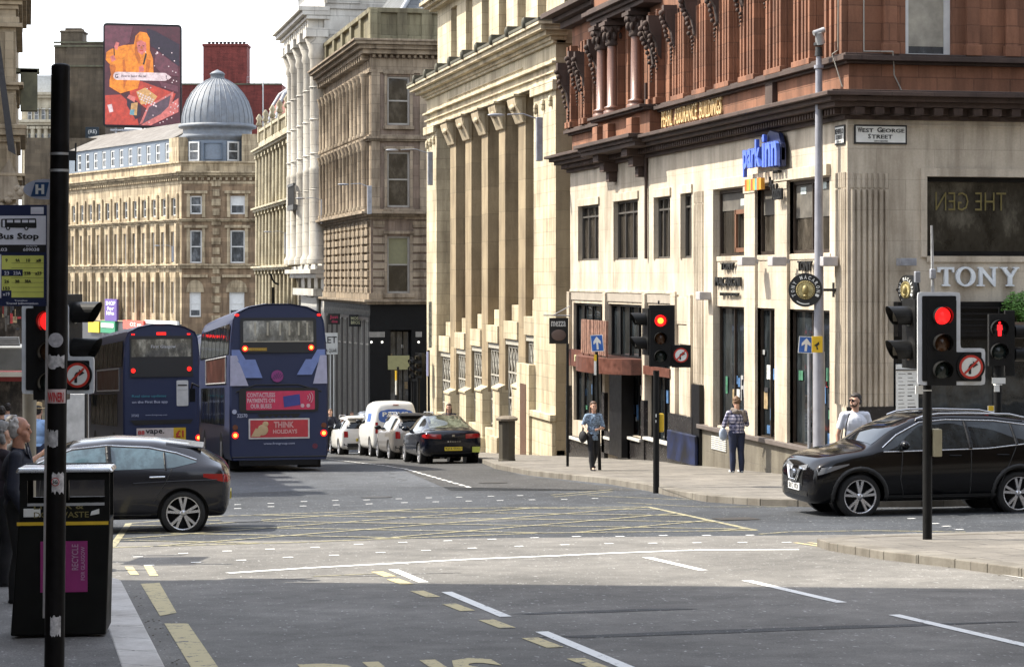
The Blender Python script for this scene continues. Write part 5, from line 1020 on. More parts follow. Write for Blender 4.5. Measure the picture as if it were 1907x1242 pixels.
c = HS.P(HS.u(1692, .6), .6, HS.z(1692, 540, .6)); t = disc('round_hanging_sign', 'round restaurant sign seen nearly edge-on above the twin signal hoods', c, (-1, -.2, 0), .3, 'round black and gold signs')
m = MB(); m.tube([c, HS.P(HS.u(1692, .6), 0, c.z)], .03, 6); m.build('bracket', INK, t)
# box lamps on the pilasters
lampb = None
for i, (px, py, lb_) in enumerate(((1393, 487, 'square wall lamp on the first pilaster left of the round sign'), (1450, 487, 'square wall lamp on the middle pilaster'), (1545, 487, 'square wall lamp beside the grey mast'), (1314, 551, 'white wall lamp low beside the fluted strip'))):
    if lampb is None:
        lampb = t = thing('wall_lamp', lb_, 'lamp', (0, 0, 0), 0, 'square lamps on the stone front'); m = MB(); m.box(-.35, -.02, -.17, .17, -.1, .1); m.build('housing', paint('lamp_housing', (.38, .36, .36), .5), t, world=False, bevel=.02); m = MB(); m.box(-.02, .08, -.05, .05, -.05, .05); m.build('bracket', GREYM, t, world=False)
        lproto = t
    else: t = dup(lproto, (0, 0, 0), 0, lb_)
    n = .24 if i < 2 else .04; t.location = H.P(H.u(px, n+.15), n, H.z(px, py, n+.15))
t = thing('wall_lamp', 'flat grey floodlight above the twin signal hoods on the shaded wall', 'lamp', tuple(HS.P(HS.u(1690), .0, 3.9)), 0); m = MB(); m.fbox(HS, HS.u(1674, .3), HS.u(1704, .3), .15, .4, HS.z(1690, 495, .3), HS.z(1690, 481, .3)); m.build('housing', GREYM, t, bevel=.01); m = MB(); m.fbox(HS, HS.u(1686), HS.u(1690), 0, .15, HS.z(1690, 490), HS.z(1690, 486)); m.build('bracket', GREYM, t)
# menu board
t = thing('menu_board', 'tall white menu board beside the restaurant entrance', 'board', tuple(HS.P(HS.u(1686), 0, .8))); a, b, c_, d_ = HS.rect(1666, 1707, 678, 776); m = MB(); m.fbox(HS, a, b, .05, .1, c_, d_); m.build('panel', SIGNW, t, bevel=.01)
m = MB(); m.fbox(HS, a-.03, b+.03, .1, .12, d_-.12, d_-.1)
for k in range(11):
    z = d_-.2-k*.075; m.fbox(HS, a+.04, a+random.uniform(.12, .2), .1, .104, z, z+.008); m.fbox(HS, a+.24, a+random.uniform(.32, .42), .1, .104, z, z+(.02 if k % 3 == 0 else .008))
m.build('print', INK, t)
# hanging plant
t = thing('hanging_shrub', 'leafy green shrub above the restaurant shutter at the right edge', 'plant', tuple(HS.P(HS.u(1895), .4, 3.0))); m = MB(); c0_ = HS.P(HS.u(1893, .4), .4, HS.z(1893, 572, .4))
for k in range(1500):
    d = Vector((random.gauss(0, 1), random.gauss(0, 1), random.gauss(0, 1))).normalized()*random.uniform(.1, 1)**.45; p = c0_+Vector((d.x*.42+.1, d.y*.28, d.z*.34+.05*sin(d.x*9)))
    a = Vector((random.gauss(0, 1), random.gauss(0, 1), random.gauss(0, 1))).normalized()*.04; b = a.orthogonal().normalized()*.018; m.quad(p-a, p+b, p+a, p-b)
m.build('leaves', paint('leaf_green', (.10, .22, .04), .55, var=.6, scale=12), t); m = MB(); m.tube([c0_-Vector((0, 0, .5)), c0_], .02, 5); m.tube([c0_-Vector((0, 0, .3)), c0_+Vector((.2, 0, .2))], .012, 5); m.lathe([(.0, -.62), (.22, -.6), (.28, -.3), (0, -.3)], c0_, 12); m.build('stem', paint('bark_brown', (.08, .05, .03), .8), t)
# ------------------------------------------------------------------ street lamps carried by the facades
def arm_lamp(px, py, D, lab, L=1.3):
    p = atD(px, py, D); t = thing('lamp_bracket', lab, 'street lamp', tuple(p), 0, 'street lamps on wall brackets')
    m = MB(); m.box(p.x-.1, p.x+.1, p.y-.1, p.y+.1, p.z-1.2, p.z+.15); m.build('box', GREYM, t, bevel=.02)
    m = MB(); m.tube([p+Vector((-.05, 0, .1)), p+Vector((-L*.5, 0, .25)), p+Vector((-L, 0, .22))], .02, 6); m.build('arm', GREYM, t)
    m = MB(); q = p+Vector((-L-.35, 0, .2)); m.ball(q, (.28, .1, .05), 12, 6); m.build('lantern', GREYM, t)
arm_lamp(1004, 228, 69.5, 'lamp bracket on the right end pier of the bank', 1.0); arm_lamp(801, 290, 91.2, 'lamp bracket on the left end pier of the bank', 1.2); arm_lamp(688, 352, 107, 'lamp bracket on the corner of the brown building', .9); arm_lamp(601, 377, 124.2, 'lamp bracket on the white building below its balcony', .9)
arm_lamp(533, 438, 142, 'lamp bracket on the cream building', .8); arm_lamp(322, 462, 196, 'lamp bracket on the domed corner building', 1.0)
# ------------------------------------------------------------------ traffic signals
LR = glow('signal_red', (1, .012, .012), .95); LRC = glow('signal_red_core', (1, .33, .03), 1.6); LAM = paint('lens_amber_off', (.07, .03, .012), .25); LGR = paint('lens_green_off', (.012, .02, .018), .25); REDM = glow('red_man', (1, .015, .02), 1.0); VIS = paint('visor_black', (.009, .009, .009), .45, spec=.25); BEIGE = paint('visor_inside', (.33, .31, .26), .6)
WBD = paint('reflective_border', (.62, .64, .66), .35)
def head(parent, c, yaw, s=1.0, lens=(0, 1, 2), lit=True, dz=.31, core=False, hw=.18, man=False, vis=.24, bd=.2):
    "a signal head facing -Y before the turn by yaw; c = centre of the middle aspect"
    R_ = Matrix.Translation(c) @ Matrix.Rotation(yaw, 4, 'Z'); f = lambda x, y, z: R_ @ Vector((x*s, y*s, z*s)); k = len(lens)
    m = MB(); top = dz*(k-1)/2+.19; p = [f(x, y, z) for z in (-top, top) for x, y in ((-hw, -.0), (hw, 0), (hw, bd), (-hw, bd))]; m.hexa(p)
    zs = [dz*((k-1)/2-i) for i in range(k)]
    for z in zs:      # visor: an open tube cut away below
        n = 20; r = .115; pts = []
        for i in range(n+1):
            a = radians(-50+280*i/n); pts.append((r*cos(a), r*sin(a)))
        for (x0, q0), (x1, q1) in zip(pts, pts[1:]):
            l0 = vis*(.55+.45*max(0, (q0+r)/(2*r))); l1 = vis*(.55+.45*max(0, (q1+r)/(2*r))); m.add([f(x0, 0, z+q0), f(x1, 0, z+q1), f(x1, -l1, z+q1), f(x0, -l0, z+q0)], [(0, 1, 2, 3)], 0, True)
    h = m.build('signal_head', VIS, parent, bevel=.0)
    m = MB()
    for z in zs:
        pts = [(.108*cos(radians(100+110*i/10)), .108*sin(radians(100+110*i/10))) for i in range(11)]
        for (x0, q0), (x1, q1) in zip(pts, pts[1:]): m.add([f(x0, -.01, z+q0), f(x1, -.01, z+q1), f(x1, -vis*.55, z+q1), f(x0, -vis*.55, z+q0)], [(0, 1, 2, 3)], 0, True)
    m.build('visor_lining', BEIGE, h)
    for i, z in enumerate(zs):
        mt = (LR if i == 0 and lit and not man else (LAM if i == 1 else LGR)) if not man else LGR
        m = MB(); m.lathe([(.105, 0), (.085, .022), (.05, .036), (0, .04)], (0, 0, 0), 20); m.v = [tuple(f(v[0], -.005-v[2], z+v[1])) for v in m.v]; m.build('lens', mt, h)
        if i == 0 and core: m = MB(); m.cyl(f(0, -.043, z), f(0, -.05, z), .055*s, .05*s, 14); m.build('lens_core', LRC, h)
        if i == 0 and man:
            m = MB(); q = lambda x, zz: f(x, -.055, z+zz); m.ball(f(0, -.05, z+.075), (.022, .012, .022), 8, 6)
            m.prism([(-.03, .05), (.03, .05), (.036, -.02), (.024, -.02), (.022, -.1), (-.022, -.1), (-.024, -.02), (-.036, -.02)], lambda a, b, h_: f(a, -.05-h_, z+b), 0, .01); m.build('red_man_symbol', REDM, h)
    return h
def noturn(parent, c, r, yaw=0, arm=0):
    "round no-right-turn sign facing -Y"
    R_ = Matrix.Translation(c) @ Matrix.Rotation(yaw, 4, 'Z'); f = lambda x, y, z: R_ @ Vector((x, y, z)); RD = paint('sign_red', (.50, .035, .02), .4)
    m = MB(); m.cyl(f(0, 0, 0), f(0, -.03, 0), r*1.18, r*1.18, 32); s_ = m.build('sign_housing', VIS, parent)
    m = MB(); m.cyl(f(0, -.03, 0), f(0, -.036, 0), r, r, 32); m.build('sign_rim', RD, s_); m = MB(); m.cyl(f(0, -.036, 0), f(0, -.040, 0), r*.8, r*.8, 32); m.build('sign_face', SIGNW, s_)
    m = MB(); T = lambda a, b, h: f(a*r, -h, b*r); m.prism([(-.22, -.6), (-.22, .0), (-.1, .22), (.15, .3), (.15, .48), (.6, .2), (.15, -.08), (.15, .08), (.02, .02), (0, -.1), (0, -.6)], T, .040, .045); m.build('arrow', INK, s_)
    m = MB(); m.prism([(-.62, -.50), (-.50, -.62), (.62, .50), (.50, .62)], T, .045, .049); m.build('red_bar', RD, s_)
def pole(parent, x, y, z1, r=.057, mat=None, z0=None, lean=(0, 0), bands=()):
    z0 = G(y)-.05 if z0 is None else z0; m = MB(); m.cyl((x, y, z0), (x+lean[0], y+lean[1], z1), r, r, 16); m.build('pole', mat or BLKM, parent)
    for z, mt in bands: m = MB(); k = (z-z0)/(z1-z0); m.cyl((x+lean[0]*k, y+lean[1]*k, z), (x+lean[0]*k, y+lean[1]*k, z+.02), r+.006, r+.006, 16); m.build('band', mt, parent)
# right foreground signal (white bordered board with the turn sign)
gx, gy = gnd(1727, 1004, .1); D0 = gx*ST+gy*CT; p = lambda px, py, dn=0: atD(px, py, D0+dn); t = thing('traffic_light', 'large white-bordered traffic light showing red on the near right pavement', 'traffic light', (gx, gy, G(gy, .1)), 0, 'traffic lights')
q = p(1725, 716); pole(t, gx, gy, q.z+.1, .058)
s = D0/FPX; FS_ = Fac((gx, gy-.14), cdir((1, 0)), cdir((0, -1))); W2 = lambda px, py: ((px-1727)*s, CAMZ+(HY-py)*s)
def rpoly(pts, r):
    out = []; n = len(pts)
    for i in range(n):
        a, b, c = Vector(pts[i-1]), Vector(pts[i]), Vector(pts[(i+1) % n]); u = (a-b).normalized(); v = (c-b).normalized(); p0, p1 = b+u*r, b+v*r
        out += [tuple(p0), tuple((p0+b*1.6+p1)/3.6 if False else (p0+p1)*.18+b*.64), tuple(p1)]
    return out
oc = rpoly([W2(*q) for q in ((1701, 544), (1780, 544), (1780, 648), (1826, 648), (1826, 716), (1701, 716))], .05)
m = MB(); m.prism(oc[::-1], FT(FS_), -.05, 0); m.build('backboard_border', WBD, t)
ic = rpoly([W2(*q) for q in ((1709, 551), (1772, 551), (1772, 655), (1819, 655), (1819, 709), (1709, 709))], .02); m = MB(); m.prism(ic[::-1], FT(FS_), 0, .012); m.build('backboard', VIS, t)
cc = FS_.P((1745-1727)*s, .03, CAMZ+(HY-638)*s); head(t, cc, -TH, 1.0, dz=.335, vis=.2)
noturn(t, FS_.P((1798-1727)*s, .03, CAMZ+(HY-682)*s), 22*s, -TH)
cc = FS_.P((1691-1727)*s, -.28, CAMZ+(HY-622)*s); head(t, cc, -TH-1.35, 1.15, lens=(0, 1), lit=False, dz=.37, vis=.25, bd=.08)
m = MB(); m.cyl(p(1737, 545, .1), p(1735, 420, .1), .022, .014, 6); m.build('antenna', STL, t); m = MB(); a = p(1737, 510, .1); m.box(a.x-.035, a.x+.035, a.y-.03, a.y+.03, a.z-.06, a.z+.06); a = p(1708, 516, .1); m.box(a.x-.035, a.x+.035, a.y-.03, a.y+.03, a.z-.07, a.z+.07); m.build('detector', GREYM, t, bevel=.01)
m = MB(); m.cyl(p(1737, 512, .1), p(1737, 548, .1), .018); m.cyl(p(1709, 520, .1), p(1712, 548, .1), .014); m.build('detector_arm', VIS, t)
m = MB(); a = p(1712, 726, -.1); m.box(a.x-.045, a.x+.05, a.y, a.y+.02, a.z-.05, a.z+.05); a = p(1728, 727, -.1); m.box(a.x-.06, a.x+.05, a.y, a.y+.01, a.z-.008, a.z+.008); m.build('sticker', SIGNW, t)
m = MB(); a = p(1743, 824, 0); m.box(a.x-.055, a.x+.06, a.y-.06, a.y+.06, a.z-.17, a.z+.17); m.build('push_button_box', paint('dusty_yellow', (.36, .33, .22), .6, dirt=.3), t, bevel=.01)
# middle signal
gx, gy = gnd(1222, 907, .12); D0 = gx*ST+gy*CT; s = D0/FPX; FS_ = Fac((gx, gy-.1), cdir((1, 0)), cdir((0, -1))); t = thing('traffic_light', 'black-boarded traffic light glowing orange red in front of the canopy', 'traffic light', (gx, gy, G(gy, .12)), 0, 'traffic lights')
Zm = lambda y: CAMZ+(HY-y)*s; pole(t, gx, gy, Zm(690), .06)
m = MB(); m.fbox(FS_, -16*s, 32*s, -.02, 0, Zm(682), Zm(568)); m.fbox(FS_, 26*s, 62*s, -.02, .005, Zm(684), Zm(642)); m.build('backboard', VIS, t, bevel=.02)
head(t, FS_.P(5*s, .03, Zm(630)), -TH, 1.05, core=True, dz=.325, vis=.18); noturn(t, FS_.P(43*s, .03, Zm(661)), 13.5*s, -TH)
head(t, FS_.P(-22*s, -.25, Zm(618)), -TH-1.35, 1.15, lens=(0, 1), lit=False, dz=.4, vis=.26, bd=.08)
m = MB(); m.fbox(FS_, 2.5*s, 13*s, -.2, -.12, Zm(805), Zm(770)); m.build('yellow_panel', YEL, t, bevel=.03)
m = MB(); m.fbox(FS_, -4*s, -2.0*s, .03, .035, Zm(776), Zm(770)); m.fbox(FS_, -4*s, -2.5*s, .03, .035, Zm(786), Zm(781)); m.build('sticker', SIGNW, t)
m = MB(); m.fbox(FS_, 0, 3*s, 0, .1, Zm(566), Zm(560)); m.build('detector', INK, t)
# left foreground signal behind the black pole
D0 = 24.5; gp = atD(98, 900, D0); gx, gy = gp.x, gp.y; s = D0/FPX; FS_ = Fac((gx, gy), cdir((1, 0)), cdir((0, -1))); t = thing('traffic_light', 'traffic light half hidden behind the black pole beside the bus stop', 'traffic light', (gx, gy, G(gy, .12)), 0, 'traffic lights'); Zm = lambda y: CAMZ+(HY-y)*s
pole(t, gx, gy, Zm(570), .058)
m = MB(); m.fbox(FS_, -58*s, 30*s, .02, .04, Zm(735), Zm(568)); 
m = MB(); bo = rpoly([((px-98)*s, Zm(py)) for px, py in ((42, 566), (129, 566), (129, 664), (176, 664), (176, 733), (42, 733))], .04); m.prism(bo[::-1], FT(FS_), .0, .04); m.build('backboard_border', WBD, t)
m = MB(); bo = rpoly([((px-98)*s, Zm(py)) for px, py in ((50, 574), (125, 574), (125, 671), (168, 671), (168, 726), (50, 726))], .02); m.prism(bo[::-1], FT(FS_), .04, .05); m.build('backboard', VIS, t)
head(t, FS_.P((95-98)*s, .06, Zm(655)), -TH, 1.0, dz=.33, vis=.2); noturn(t, FS_.P((147-98)*s, .06, Zm(698)), 23*s, -TH)
head(t, FS_.P((135-98)*s, -.15, Zm(618)), -TH+1.35, 1.1, lens=(0, 1), lit=False, dz=.36, vis=.27)
# pedestrian signal at the right edge
D0 = 38.6; gp = atD(1858, 900, D0); gx, gy = gp.x, gp.y; s = D0/FPX; FS_ = Fac((gx, gy), cdir((1, 0)), cdir((0, -1))); Zm = lambda y: CAMZ+(HY-y)*s; t = thing('pedestrian_signal', 'pedestrian signal with a glowing red man above a dark lens', 'traffic light', (gx, gy, G(gy, .12)), 0)
pole(t, gx, gy, Zm(590), .07, bands=((Zm(717), SIGNW),)); m = MB(); m.fbox(FS_, -18*s, 18*s, -.02, .06, Zm(677), Zm(588)); m.build('backboard', VIS, t, bevel=.01); head(t, FS_.P(0, .09, Zm(633)), -TH, 1.28, lens=(0, 1), man=True, dz=.31, vis=.12, bd=.1, hw=.13)
m = MB(); m.fbox(FS_, -.5*s, 2*s, .06, .07, Zm(588), Zm(574)); m.fbox(FS_, 14*s, 32*s, -.1, .0, Zm(700), Zm(578)); m.build('rear_head', VIS, t, bevel=.02)
m = MB(); a = FS_.P(48*s, -.12, 0); R0 = FS_.P(32*s, -.1, Zm(618)); m.cyl(R0, R0+Vector((.26, 0, 0)), .12, .12, 20); R0.z = Zm(660); m.cyl(R0, R0+Vector((.26, 0, 0)), .12, .12, 20); m.build('rear_visor', VIS, t)
m = MB(); m.fbox(FS_, -12*s, 13*s, .06, .07, Zm(714), Zm(703)); m.fbox(FS_, -20*s, -8*s, .06, .07, Zm(770), Zm(755)); m.fbox(FS_, -8*s, 2*s, .06, .07, Zm(729), Zm(717)); m.build('sticker', SIGNW, t); m = MB(); m.fbox(FS_, -19*s, -9*s, .07, .075, Zm(764), Zm(755)); m.build('yellow_sticker', YEL, t)
# far signals by the bank corner
for px, py, D0, lab in ((779, 660, 92, 'far black traffic light at the bank corner seen from the side'), (768, 668, 97, 'farthest small traffic light beside the yellow banded post')):
    gp = atD(px, py, D0); t = thing('traffic_light', lab, 'traffic light', (gp.x, gp.y, G(gp.y)), 0, 'traffic lights'); pole(t, gp.x, gp.y, gp.z, .06); head(t, gp+Vector((0, -.1, -.45)), -.9, 1.0, lit=False); head(t, gp+Vector((.1, .1, -.45)), 1.4, 1.0, lit=False)
gp = atD(741, 700, 93); t = thing('marker_post', 'black post with a yellow and white band near the far signals', 'post', (gp.x, gp.y, G(gp.y)), 0); pole(t, gp.x, gp.y, atD(741, 683, 93).z, .045)
m = MB(); a, b = atD(737.5, 690, 92.9), atD(737.5, 708, 92.9); m.cyl(a, b, .04); m.build('yellow_band', YEL, t); m = MB(); m.cyl(b, atD(737.5, 735, 92.9), .035); m.build('white_band', SIGNW, t)
# ------------------------------------------------------------------ poles and posts
gx, gy = gnd(1525, 893, .12); D0 = gx*ST+gy*CT; s = D0/FPX; Zm = lambda y: CAMZ+(HY-y)*s; t = thing('camera_mast', 'tall grey steel mast with a camera on top and a yellow warning sign', 'mast', (gx, gy, G(gy, .12)), 0)
m = MB(); m.cyl((gx, gy, G(gy)), (gx, gy, Zm(655)), .125, .12, 20); m.cyl((gx, gy, Zm(655)), (gx, gy, Zm(125)), .105, .07, 20); m.cyl((gx, gy, Zm(128)), (gx, gy, Zm(122)), .1, .1, 16); m.cyl((gx, gy, Zm(122)), (gx, gy, Zm(98)), .06, .055, 16); m.build('pole', paint('mast_grey', (.27, .27, .30), .55, .2, var=.15, scale=3), t)
m = MB(); m.cyl((gx, gy, Zm(105)), (gx, gy, Zm(88)), .085, .07, 14); m.box(gx-.09, gx+.06, gy-.07, gy+.07, Zm(86), Zm(80)); m.build('camera_mount', INK, t, bevel=.01)
m = MB(); m.cyl((gx+.02, gy-.05, Zm(82)), (gx-.05, gy-.12, Zm(62)), .1, .075, 16); m.cyl((gx-.15, gy-.1, Zm(64)), (gx+.08, gy-.1, Zm(57)), .055, .06, 12); m.build('camera', STL, t)
m = MB(); m.cyl((gx+.55, gy, Zm(215)), (gx+.55, gy, Zm(205)), .05, .02, 10); m.tube([(gx+.1, gy, Zm(195)), (gx+.3, gy, Zm(193)), (gx+.48, gy, Zm(198)), (gx+.56, gy, Zm(208))], .03, 6); m.build('lamp_arm', STL, t)
m = MB(); FSm = Fac((gx, gy-.12), cdir((1, 0)), cdir((0, -1))); m.fbox(FSm, -17*s, 3*s, 0, .02, Zm(656), Zm(626)); y_ = m.build('warning_sign', YEL, t, bevel=.005)
m = MB(); m.prism([(-13*s, Zm(643)), (-4*s, Zm(636)), (-3*s, Zm(641)), (-7*s, Zm(644)), (-5*s, Zm(650)), (-8*s, Zm(651)), (-9*s, Zm(645))], FT(FSm), .02, .025); m.build('camera_symbol', INK, y_)
BSIGN = paint('direction_blue', (.03, .12, .42), .4)
def arrow(parent, FS_, x0, x1, z0, z1, n=0, skew=0, part=True):
    m = MB(); w, h = x1-x0, z1-z0; f = lambda a, b, k: FS_.P(x0+a*w+skew*b*h, n+k, z0+b*h-skew*a*w*.6); m.prism([(0, 0), (1, 0), (1, 1), (0, 1)], f, -.01, 0); b_ = m.build('sign_panel', SIGNW, parent)
    m = MB(); m.prism([(.05, .04), (.95, .04), (.95, .96), (.05, .96)], f, 0, .004); m.build('blue_field', BSIGN, b_); m = MB(); m.prism([(.42, .12), (.58, .12), (.58, .55), (.8, .42), (.8, .6), (.5, .9), (.2, .6), (.2, .42), (.42, .55)], f, .004, .008); m.build('white_arrow', SIGNW, b_)
a = FSm.P(0, -.3, 0); 
gxB, gyB = gnd(1117, 875, .12); D0 = gxB*ST+gyB*CT; s = D0/FPX; FS_ = Fac((gxB, gyB-.06), cdir((1, 0)), cdir((0, -1))); Zm = lambda y: CAMZ+(HY-y)*s
t = thing('road_sign', 'blue ahead arrow sign on a leaning black post beside the walking woman', 'road sign', (gxB, gyB, G(gyB, .12)), 0, 'blue arrow signs'); m = MB(); m.cyl((gxB, gyB, G(gyB)), FS_.P(-7*s, -.06, Zm(655)), .04); m.build('post', BLKM, t); arrow(t, FS_, -16*s, 7*s, Zm(655), Zm(624), .0, -.1)
m = MB(); m.fbox(FS_, -12*s, -7*s, -.02, .0, Zm(672), Zm(660)); m.build('yellow_tab', YEL, t); m = MB(); m.fbox(FS_, -12*s, -7.5*s, -.02, .0, Zm(698), Zm(672)); m.build('white_tab', SIGNW, t)
gxA, gyA = gxB, gyB
D0 = 47; gp = atD(1500, 900, D0); s = D0/FPX; FS_ = Fac((gp.x, gp.y), cdir((1, 0)), cdir((0, -1))); Zm = lambda y: CAMZ+(HY-y)*s; t = thing('road_sign', 'blue arrow sign partly behind the grey mast', 'road sign', (gp.x+.1, gp.y, G(gp.y, .12)), 0, 'blue arrow signs'); m = MB(); m.cyl((gp.x+.1, gp.y+.05, G(gp.y)), (gp.x+.1, gp.y+.05, Zm(640)), .035); m.build('post', GREYM, t); arrow(t, FS_, -14*s, 14*s, Zm(657), Zm(626), 0, .08)
# hanging sign on its pole
gx, gy = gnd(1057, 868, .12); D0 = gx*ST+gy*CT; s = D0/FPX; FS_ = Fac((gx, gy-.04), cdir((1, 0)), cdir((0, -1))); Zm = lambda y: CAMZ+(HY-y)*s; t = thing('post', 'slim black post on the pavement between the bank and the shop', 'post', (gx, gy, G(gy, .12))); pole(t, gx, gy, Zm(640), .035)
F_ = Fac((16.2, 66.5), (-1, 0), (0, -1)); D0 = F_.D(1040); t = thing('projecting_sign', 'black projecting shop sign with white script and an oval emblem hung from a bracket', 'sign', tuple(F_.P(.7, 0, 2.4)), 0)
a, b = sorted((F_.u(1023), F_.u(1058))); m = MB(); m.fbox(F_, a, b, -.03, .03, F_.z(1040, 640), F_.z(1040, 592)); m.build('board', INK, t); m = MB(); m.tube([F_.P(F_.u(1062), 0, F_.z(1040, 588)), F_.P(F_.u(1012), 0, F_.z(1040, 587))], .02, 6); m.tube([F_.P(F_.u(1062), 0, F_.z(1040, 570)), F_.P(F_.u(1030), 0, F_.z(1040, 587))], .012, 5); m.build('bracket', GREYM, t)
m = MB(); text(m, 'mezza', F_.P(F_.u(1026), .035, F_.z(1040, 608)), (1, 0, 0), (0, 0, 1), abs(F_.u(1026)-F_.u(1053)), .16, .01); m.build('lettering', SIGNW, t)
m = MB(); q = F_.P(F_.u(1040), .035, F_.z(1040, 624)); m.ball(q, (.23, .02, .17), 20, 10); m.build('emblem', paint('emblem_brown', (.16, .11, .09), .6), t)
# tall thin pole with banner by the bank left end
gp = atD(799, 800, 88); t = thing('post', 'thin tall post with a blue white band against the bank left pier', 'post', (gp.x, gp.y, G(gp.y))); pole(t, gp.x, gp.y, atD(797, 652, 88).z, .05, lean=(-.02, 0)); m = MB(); m.cyl(atD(796.5, 655, 87.9), atD(796.5, 700, 87.9), .045); m.build('blue_white_band', paint('band_bluewhite', (.4, .42, .62), .5), t)
m = MB(); a = atD(801, 562, 88.3); m.box(a.x-.06, a.x+.06, a.y-.05, a.y+.05, a.z-1.8, a.z); m.build('banner_strip', paint('banner_grey', (.22, .23, .2), .7, var=.7, scale=9), t)
gp = atD(505, 560, 118); t = thing('lamp_post', 'black lamp post with a curled bracket behind the right bus', 'street lamp', (gp.x, gp.y, G(gp.y))); pole(t, gp.x+.1, gp.y, atD(509, 535, 118).z, .07); m = MB(); m.tube([atD(519, 530, 118), atD(512, 527, 118), atD(507, 520, 118), atD(505, 512, 118), atD(502, 510, 118)], .05, 6); m.build('bracket', BLKM, t)
# stone bin on the right pavement
gx, gy = gnd(944, 858, .12); t = thing('stone_litter_bin', 'squat weathered stone litter bin at the foot of the bank', 'bin', (gx, gy, G(gy, .12))); h = 1.17; m = MB(); m.lathe([(.24, 0), (.24, .04), (.225, .06), (.235, h-.1), (.235, h-.02), (.2, h)], (0, 0, 0), 8, sm=False); m.build('body', stone('bin_stone', (.085, .075, .055), (3, 3), .8, .2, .7), t, world=False); m = MB(); m.lathe([(.3, h-.06), (.31, h), (.2, h+.06), (0, h+.07)], (0, 0, 0), 8, sm=False); m.build('lid', stone('bin_lid_stone', (.2, .17, .13), (3, 3), .8, .2, .7), t, world=False)
# near litter bin (bottom left)
gx, gy = gnd(112, 1187, .12); D0 = gx*ST+gy*CT; s = D0/FPX; yaw = -TH+.12; t = thing('litter_bin', 'large black double litter bin with a silver lid and magenta poster', 'bin', (gx, gy, G(gy, .12)), yaw); wd = .72; hh = (1187-872)*s
m = MB(); m.hexa([(-wd/2-.02, 0, .02), (wd/2-.01, 0, .02), (wd/2, .55, .02), (-wd/2, .55, .02), (-wd/2+.04, 0, hh*.67), (wd/2+.02, 0, hh*.67), (wd/2+.02, .55, hh*.67), (-wd/2+.04, .55, hh*.67)]); m.build('body', paint('bin_black', (.007, .007, .006), .5, var=.3, spec=.15), t, world=False, bevel=.012)
zt_ = hh; m = MB()
x0, x1 = -wd/2+.05, wd/2+.02; za_, zb_a, zc_, zd_ = hh*.67, hh*.795, hh*.93, hh
m.box(x0, x1, 0, .03, za_, zb_a); m.box(x0, x1, 0, .03, zc_, zd_); m.box(x0, x0+.06, 0, .03, zb_a, zc_); m.box(x1-.04, x1, 0, .03, zb_a, zc_); m.box(x0, x1, .5, .53, za_, zb_a); m.box(x0, x1, .5, .53, zc_, zd_); m.box(x0, x0+.06, .5, .53, zb_a, zc_); m.box(x1-.04, x1, .5, .53, zb_a, zc_); m.box(x0+.28, x0+.36, .2, .3, zb_a, zc_); m.box(x0, x1, .03, .5, za_-.02, za_+.02)
m.build('hood_frame', MT['bin_black'], t, world=False)
m = MB(); m.box(x0+.06, x1-.04, -.01, .03, zb_a-.02, zb_a); m.build('aperture_edge', STL, t, world=False)
m = MB(); m.hexa([(x0-.03, -.05, zd_-.03), (x1+.03, -.05, zd_-.03), (x1+.03, .56, zd_-.05), (x0-.03, .56, zd_-.05), (x0-.01, -.04, zd_+.01), (x1+.01, -.04, zd_+.01), (x1+.01, .54, zd_-.01), (x0-.01, .54, zd_-.01)]); m.build('lid', paint('polished_steel', (.75, .76, .77), .25, .9, var=.1), t, world=False, bevel=.015)
m = MB(); m.box(-wd/2+.03, wd/2+.01, -.006, 0, hh*.665, hh*.685); m.build('yellow_stripe', YEL, t, world=False)
GT = paint('dim_gold_text', (.16, .13, .04), .5); m = MB(); text(m, 'LITTER &', (-.2, -.004, hh*.76), (1, 0, 0), (0, 0, 1), .38, .045, .003); text(m, 'DOG WASTE', (-.2, -.004, hh*.71), (1, 0, 0), (0, 0, 1), .42, .045, .003); m.build('lettering', GT, t, world=False)
m = MB(); m.box(-.15, .21, -.012, 0, hh*.27, hh*.57); m.build('poster', paint('magenta_poster', (.26, .02, .14), .5), t, world=False); m = MB(); text(m, 'RECYCLE', (.14, -.014, hh*.40), (0, 0, 1), (-1, 0, 0), .2, .05, .003); text(m, 'FOR GLASGOW', (.19, -.014, hh*.34), (0, 0, 1), (-1, 0, 0), .26, .03, .003); m.build('poster_text', paint('poster_pale', (.45, .25, .38), .5), t, world=False)
m = MB(); m.box(-.28, -.15, -.006, 0, hh*.715, hh*.765); m.hexa([(.23, -.006, hh*.72), (.3, -.006, hh*.73), (.3, 0, hh*.73), (.23, 0, hh*.72), (.24, -.006, hh*.745), (.3, -.006, hh*.76), (.3, 0, hh*.76), (.24, 0, hh*.745)]); m.build('sticker', SIGNW, t, world=False, bevel=.003)
